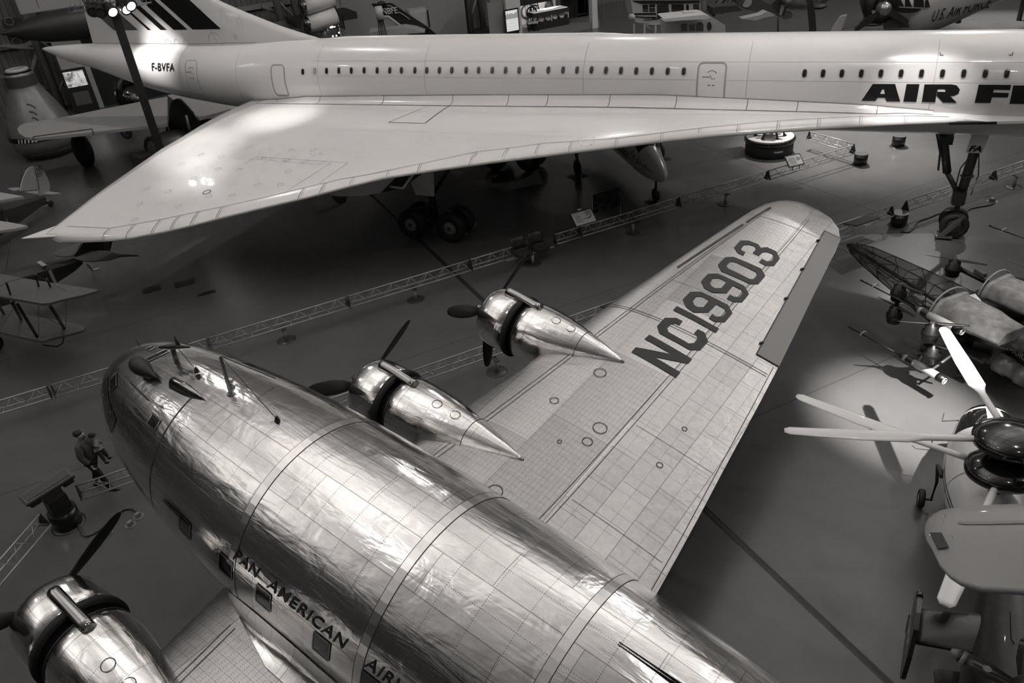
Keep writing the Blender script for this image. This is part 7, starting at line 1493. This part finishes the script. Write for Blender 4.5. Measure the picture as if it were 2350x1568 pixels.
for x in (430, 620, 820, 980, 1600): b.cyl(B_(*Z14([(x, 430)])[0], D5), V((B_(*Z14([(x, 430)])[0], D5).x, B_(*Z14([(x, 430)])[0], D5).y, 0)), 0.07, n=6)
b.cyl(B_(*Z14([(620, 445)])[0], D5), B_(*Z14([(1000, 445)])[0], D5), 0.06); b.cyl(B_(*Z14([(640, 460)])[0], D5), B_(*Z14([(760, 560)])[0], D5), 0.06); T.part('support_frame', b, M_PIPE, world=True)
b = MB()
for x in (1010, 1170): b.cyl(B_(*Z14([(x, 420)])[0], D5+2), V((B_(*Z14([(x, 420)])[0], D5+2).x, B_(*Z14([(x, 420)])[0], D5+2).y, 0)), 0.09)
T.part('rear_support', b, M_PIPE, world=True)
# white high wing airplane with round window
D4 = 47; g0 = B_(1590, 65, D4); T = Thing('airplane', 'white cabin airplane with a thick pale wing in front of the airship gondola', 'airplane', V((g0.x, g0.y, 0)))
T.part('cabin', MB().prism([B_(x, y, D4) for x, y in Z14([(1150, 390), (1800, 300), (2070, 455), (2075, 640), (1000, 640), (1000, 400)])], HD*1.4), mat('cabin_white', 0.33, 0.35), world=True)
T.part('wing', MB().prism([B_(x, y, D4-1.6) for x, y in Z14([(980, 350), (1010, 335), (1700, 265), (1790, 290), (1800, 310), (1740, 345), (1060, 382), (1000, 372)])], HD*1.8), mat('cabin_wing', 0.48, 0.35), world=True)
sheet('wing_pylon', T, Z14([(1310, 285), (1340, 222), (1420, 215), (1610, 225), (1625, 265), (1500, 290)]), D4-0.8, mat('cabin_wing', 0.48, 0.35), 0.6)
for L in ([(1275, 560), (1275, 460), (1300, 430), (1380, 420), (1390, 560)], [(1425, 560), (1425, 450), (1530, 440), (1530, 560)], [(1550, 560), (1550, 430), (1600, 395), (1650, 400), (1680, 440), (1680, 560)]): sheet('cabin_window', T, Z14(L), D4-0.03, M_WIN, 0.05)
T.part('round_window', MB().prism([B_(*Z14([(1785+42*math.cos(t), 475+80*math.sin(t))])[0], D4-0.03) for t in [2*PI*k/20 for k in range(20)]], HD*0.05), M_WIN, world=True)
q = B_(*Z14([(1690, 240)])[0], D4+3.5); solo('rocket', MB().lathe([(0, 0.12), (0.2, 0.13), (2.2, 0.1), (2.5, 0.05), (2.6, 0.01)], V((q.x, q.y, 1.8)), UPZ, 14, True).cyl((q.x, q.y, 0), (q.x, q.y, 1.8), 0.05), mat('rocket_grey', 0.13, 0.4), 'slim upright rocket with a bright tip behind the white cabin airplane', 'rocket', at=V((q.x, q.y, 0)))
a, b = B_(1632, 34, 55), B_(1660, -6, 55); solo('rotor_boom', MB().cyl(a, b, 0.25).cyl(a+RT*0.7, b+RT*0.7, 0.1), M_DBK, 'dark slanting boom with a pale edge right of the gondola', 'boom', at=V((a.x, a.y, 0)))
# drab fighter with striped rudder
Z16 = lambda L: [(1650+x/6.714, y/6.714) for x, y in L]; D6 = 51
g0 = B_(1790, 58, D6); T = Thing('airplane', 'dark fighter airplane with a striped rudder and pale tailplane beyond the fuselage', 'airplane', V((g0.x, g0.y, 0)))
T.part('fuselage', MB().prism([B_(x, y, D6) for x, y in Z16([(230, -30), (290, 60), (400, 140), (560, 180), (700, 215), (860, 230), (960, 270), (960, 240), (900, 215), (800, 80), (640, 0), (620, -30)])], HD*0.9), mat('fighter_drab', 0.04, 0.5), world=True)
sheet('tail_fin', T, Z16([(800, 75), (885, 0), (960, -30), (985, -30), (985, 0), (925, 215), (860, 225)]), D6+0.3, M_KD, 0.1); sheet('rudder_stripe', T, Z16([(985, -20), (1040, -20), (1030, 60), (965, 240), (930, 230)]), D6+0.25, mat('rudder_pale', 0.3, 0.5), 0.12); sheet('rudder_tip', T, Z16([(1040, -10), (1050, 80), (1030, 180), (1000, 255), (970, 245), (1030, 60)]), D6+0.25, mat('fighter_drab', 0.04, 0.5), 0.12)
T.part('tailplane', MB().prism([B_(x, y, D6-0.9) for x, y in Z16([(360, 292), (650, 228), (740, 178), (860, 225), (870, 240), (700, 275), (560, 320)])], HD*0.8), mat('rudder_pale', 0.3, 0.5), world=True); T.part('tailplane', MB().prism([B_(x, y, D6+1.0) for x, y in Z16([(970, 250), (1040, 180), (1110, 180), (1140, 225), (1120, 275), (1000, 300)])], HD*0.3), mat('rudder_pale', 0.3, 0.5), world=True)
tw_ = B_(*Z16([(940, 362)])[0], D6); wheel(T, V((tw_.x, tw_.y, 0.17)), HD, 0.17, 0.1); T.part('tail_wheel_leg', MB().cyl(V((tw_.x, tw_.y, 0.17)), B_(*Z16([(910, 260)])[0], D6), 0.06), M_DBK, world=True)
T.part('wing', MB().prism([B_(x, y, D6-1.5) for x, y in Z16([(-100, 120), (0, 105), (270, 80), (370, 160), (0, 215), (-100, 225)])], HD*1.2), M_KD, world=True)
w2 = B_(*Z16([(120, 250)])[0], D6-1); wheel(T, V((w2.x, w2.y, 0.4)), HD, 0.4, 0.2); T.part('main_gear_leg', MB().cyl(V((w2.x, w2.y, 0.4)), V((w2.x, w2.y, 1.8)), 0.07), M_DBK, world=True)
T.part('fuselage_disc', MB().cyl(B_(1714, 5, D6-0.05), B_(1714, 5, D6), 0.3, n=20), mat('disc_grey', 0.2, 0.5), world=True)
# polished nose with a hanging propeller blade
q = B_(1868, -4, 50); T = Thing('airplane', 'polished airplane nose with one long dark propeller blade at the top edge', 'airplane', V((q.x, q.y, 0)))
T.part('nose', MB().ball(q+HD*1.5, (1.7, 1.7, 0.9), 24, 14), mat('nose_polished', 0.3, 0.2, 0.8), world=True); T.part('intake', MB().ball(B_(1880, 15, 49.3), (0.5, 0.4, 0.16)), M_DARK, world=True)
c = B_(1858, -6, 48.6); tp = B_(1866, 72, 48.6); T.part('propeller_blade', MB().prism([c-RT*0.16, c+RT*0.16, lerp(c, tp, 0.5)+RT*0.24, tp+RT*0.2, tp-RT*0.2, lerp(c, tp, 0.5)-RT*0.2], HD*0.06), mat('blade_dark', 0.02, 0.4), world=True)
T.part('gear_leg', MB().cyl(V((q.x, q.y, 0)), q, 0.1), M_DBK, world=True)
q = B_(1915, 72, 54.5); T = Thing('airplane_fin', 'slim pale leaning fin with small letters above the white fuselage', 'fin', V((q.x, q.y, 0)))
Lf = Z16([(1745, 450), (1875, 250), (1975, 225), (1890, 450), (1850, 520), (1720, 520)]); T.part('fin_post', MB().cyl(V((q.x, q.y, 0)), q, 0.2), mat('fin_slim_white', 0.45, 0.4), world=True); T.part('fin', MB().prism([B_(x, y, 54.5) for x, y in Lf], HD*0.12), mat('fin_slim_white', 0.45, 0.4), world=True)
# round stand with cable
q = G(2001, 55); T = Thing('round_stand', 'round ribbed metal stand with a cable on the far floor', 'stand', V((q.x, q.y, 0)))
T.part('drum', MB().cyl((0, 0, 0.15), (0, 0, 0.95), 0.62, n=28), mat('drum_metal', 0.08, 0.35, 0.5)); T.part('base_ring', MB().cyl((0, 0, 0), (0, 0, 0.15), 0.8, n=28), M_DBK); T.part('post', MB().cyl((0.15, 0, 0.95), (0.15, 0, 2.6), 0.22, n=14), M_DBK); T.part('clamp', MB().box((-0.35, -0.1, 1.3), (0.2, 0.1, 0.7), Matrix.Rotation(0.4, 3, 'Y')), M_DBK)
cable([(1990, 38), (1978, 48), (1970, 58), (1955, 62), (1935, 66)], 0.04, 'thin dark cable from the round metal stand')
# military transport nose
Z19 = lambda L: [(1950+x/5.875, y/5.875) for x, y in L]; D7 = 49
q = B_(2080, 60, D7); T = Thing('airplane', 'grey military transport nose lettered U.S. AIR FORCE at the top right', 'airplane', V((q.x, q.y, 0)))
rows = []; pm_ = 1780/D7*0.93
for px, py, r in ((2029, 66, 4), (2034, 60, 16), (2042, 52, 28), (2055, 42, 42), (2075, 32, 52), (2100, 20, 57), (2140, 4, 58), (2200, -20, 56), (2300, -62, 52), (2420, -110, 48)):
    c = B_(px, py, D7+1.5); t = (px-2029)/390; adir = (RT*0.93+UPZ*0.37+HD*0.2).normalized(); u = adir.cross(HD).normalized(); R_ = r/pm_
    rows.append([c+HD*0+u*(R_*math.cos(a))+HD*(R_*math.sin(a)) for a in [2*PI*k/28 for k in range(28)]])
T.part('fuselage', MB().loft(rows), mat('transport_grey', 0.3, 0.35), world=True)
ff = D7+1.5-1.78
for L in ([(655, 10), (690, 0), (735, 95), (635, 90)], [(750, 0), (800, 0), (845, 100), (750, 98)], [(870, 0), (1000, 0), (1000, 105), (865, 100)], [(1020, 5), (1060, 5), (1085, 105), (1020, 105)]): sheet('cockpit_window', T, Z19([(x, y-4) for x, y in L]), ff, M_WIN, 0.05)
sheet('antiglare_panel', T, Z19([(620, 100), (970, 118), (920, 155), (850, 176), (720, 178), (630, 155)]), ff+0.02, M_DBK, 0.05)
sheet('radome', T, Z19([(455, 372), (500, 290), (560, 250), (640, 240), (720, 250), (780, 290), (812, 372)]), ff+0.05, mat('radome_dark', 0.03, 0.4), 0.05)
qa, qb = B_(*Z19([(1075, 360)])[0], ff-0.05), B_(*Z19([(1750, 190)])[0], ff+0.3); ud = (qb-qa).normalized(); T.part('fuselage_lettering', letters('U.S. AIR FORCE', 0.62, lambda u, v: qa+ud*u+UPZ*(v+0.25), 0.35, 0.005, 0.62), M_INK, world=True)
c = B_(2028, 20, D7-0.5); T.part('spinner', MB().ball(c, (0.4, 0.5, 0.42)), mat('nose_polished', 0.3, 0.2, 0.8), world=True); T.part('engine_cowling', MB().lathe([(0, 0.6), (0.1, 0.95), (0.6, 1.05), (3, 0.9)], c+HD*0.4+RT*0.1, HD+RT*0.3, 24), M_DBK, world=True)
for an in (100, 215, 330): a = math.radians(an); dd = RT*math.cos(a)+UPZ*math.sin(a); s_ = RT*-math.sin(a)+UPZ*math.cos(a); T.part('propeller_blade', MB().prism([c+s_*0.1, c+dd*0.9+s_*0.22, c+dd*1.9+s_*0.12, c+dd*1.9-s_*0.12, c+dd*0.9-s_*0.2, c-s_*0.1], HD*0.05), mat('blade_dark', 0.02, 0.4), world=True)
for px, py in ((2338, 55), (2200, 60)): q_ = G(px, py-8); T.part('landing_gear', MB().cyl(V((q_.x, q_.y, 0)), V((q_.x, q_.y, 2.4)), 0.15), M_DBK, world=True)
P = G(1935, 335); spot('walkway_lamp', (P.x+2, P.y+7, 21), P, 60000, 30, 1.0, 0.2)
P = G(2290, 50); spot('far_floor_lamp', (P.x, P.y+2, 20), P, 40000, 26, 1.0, 0.2)
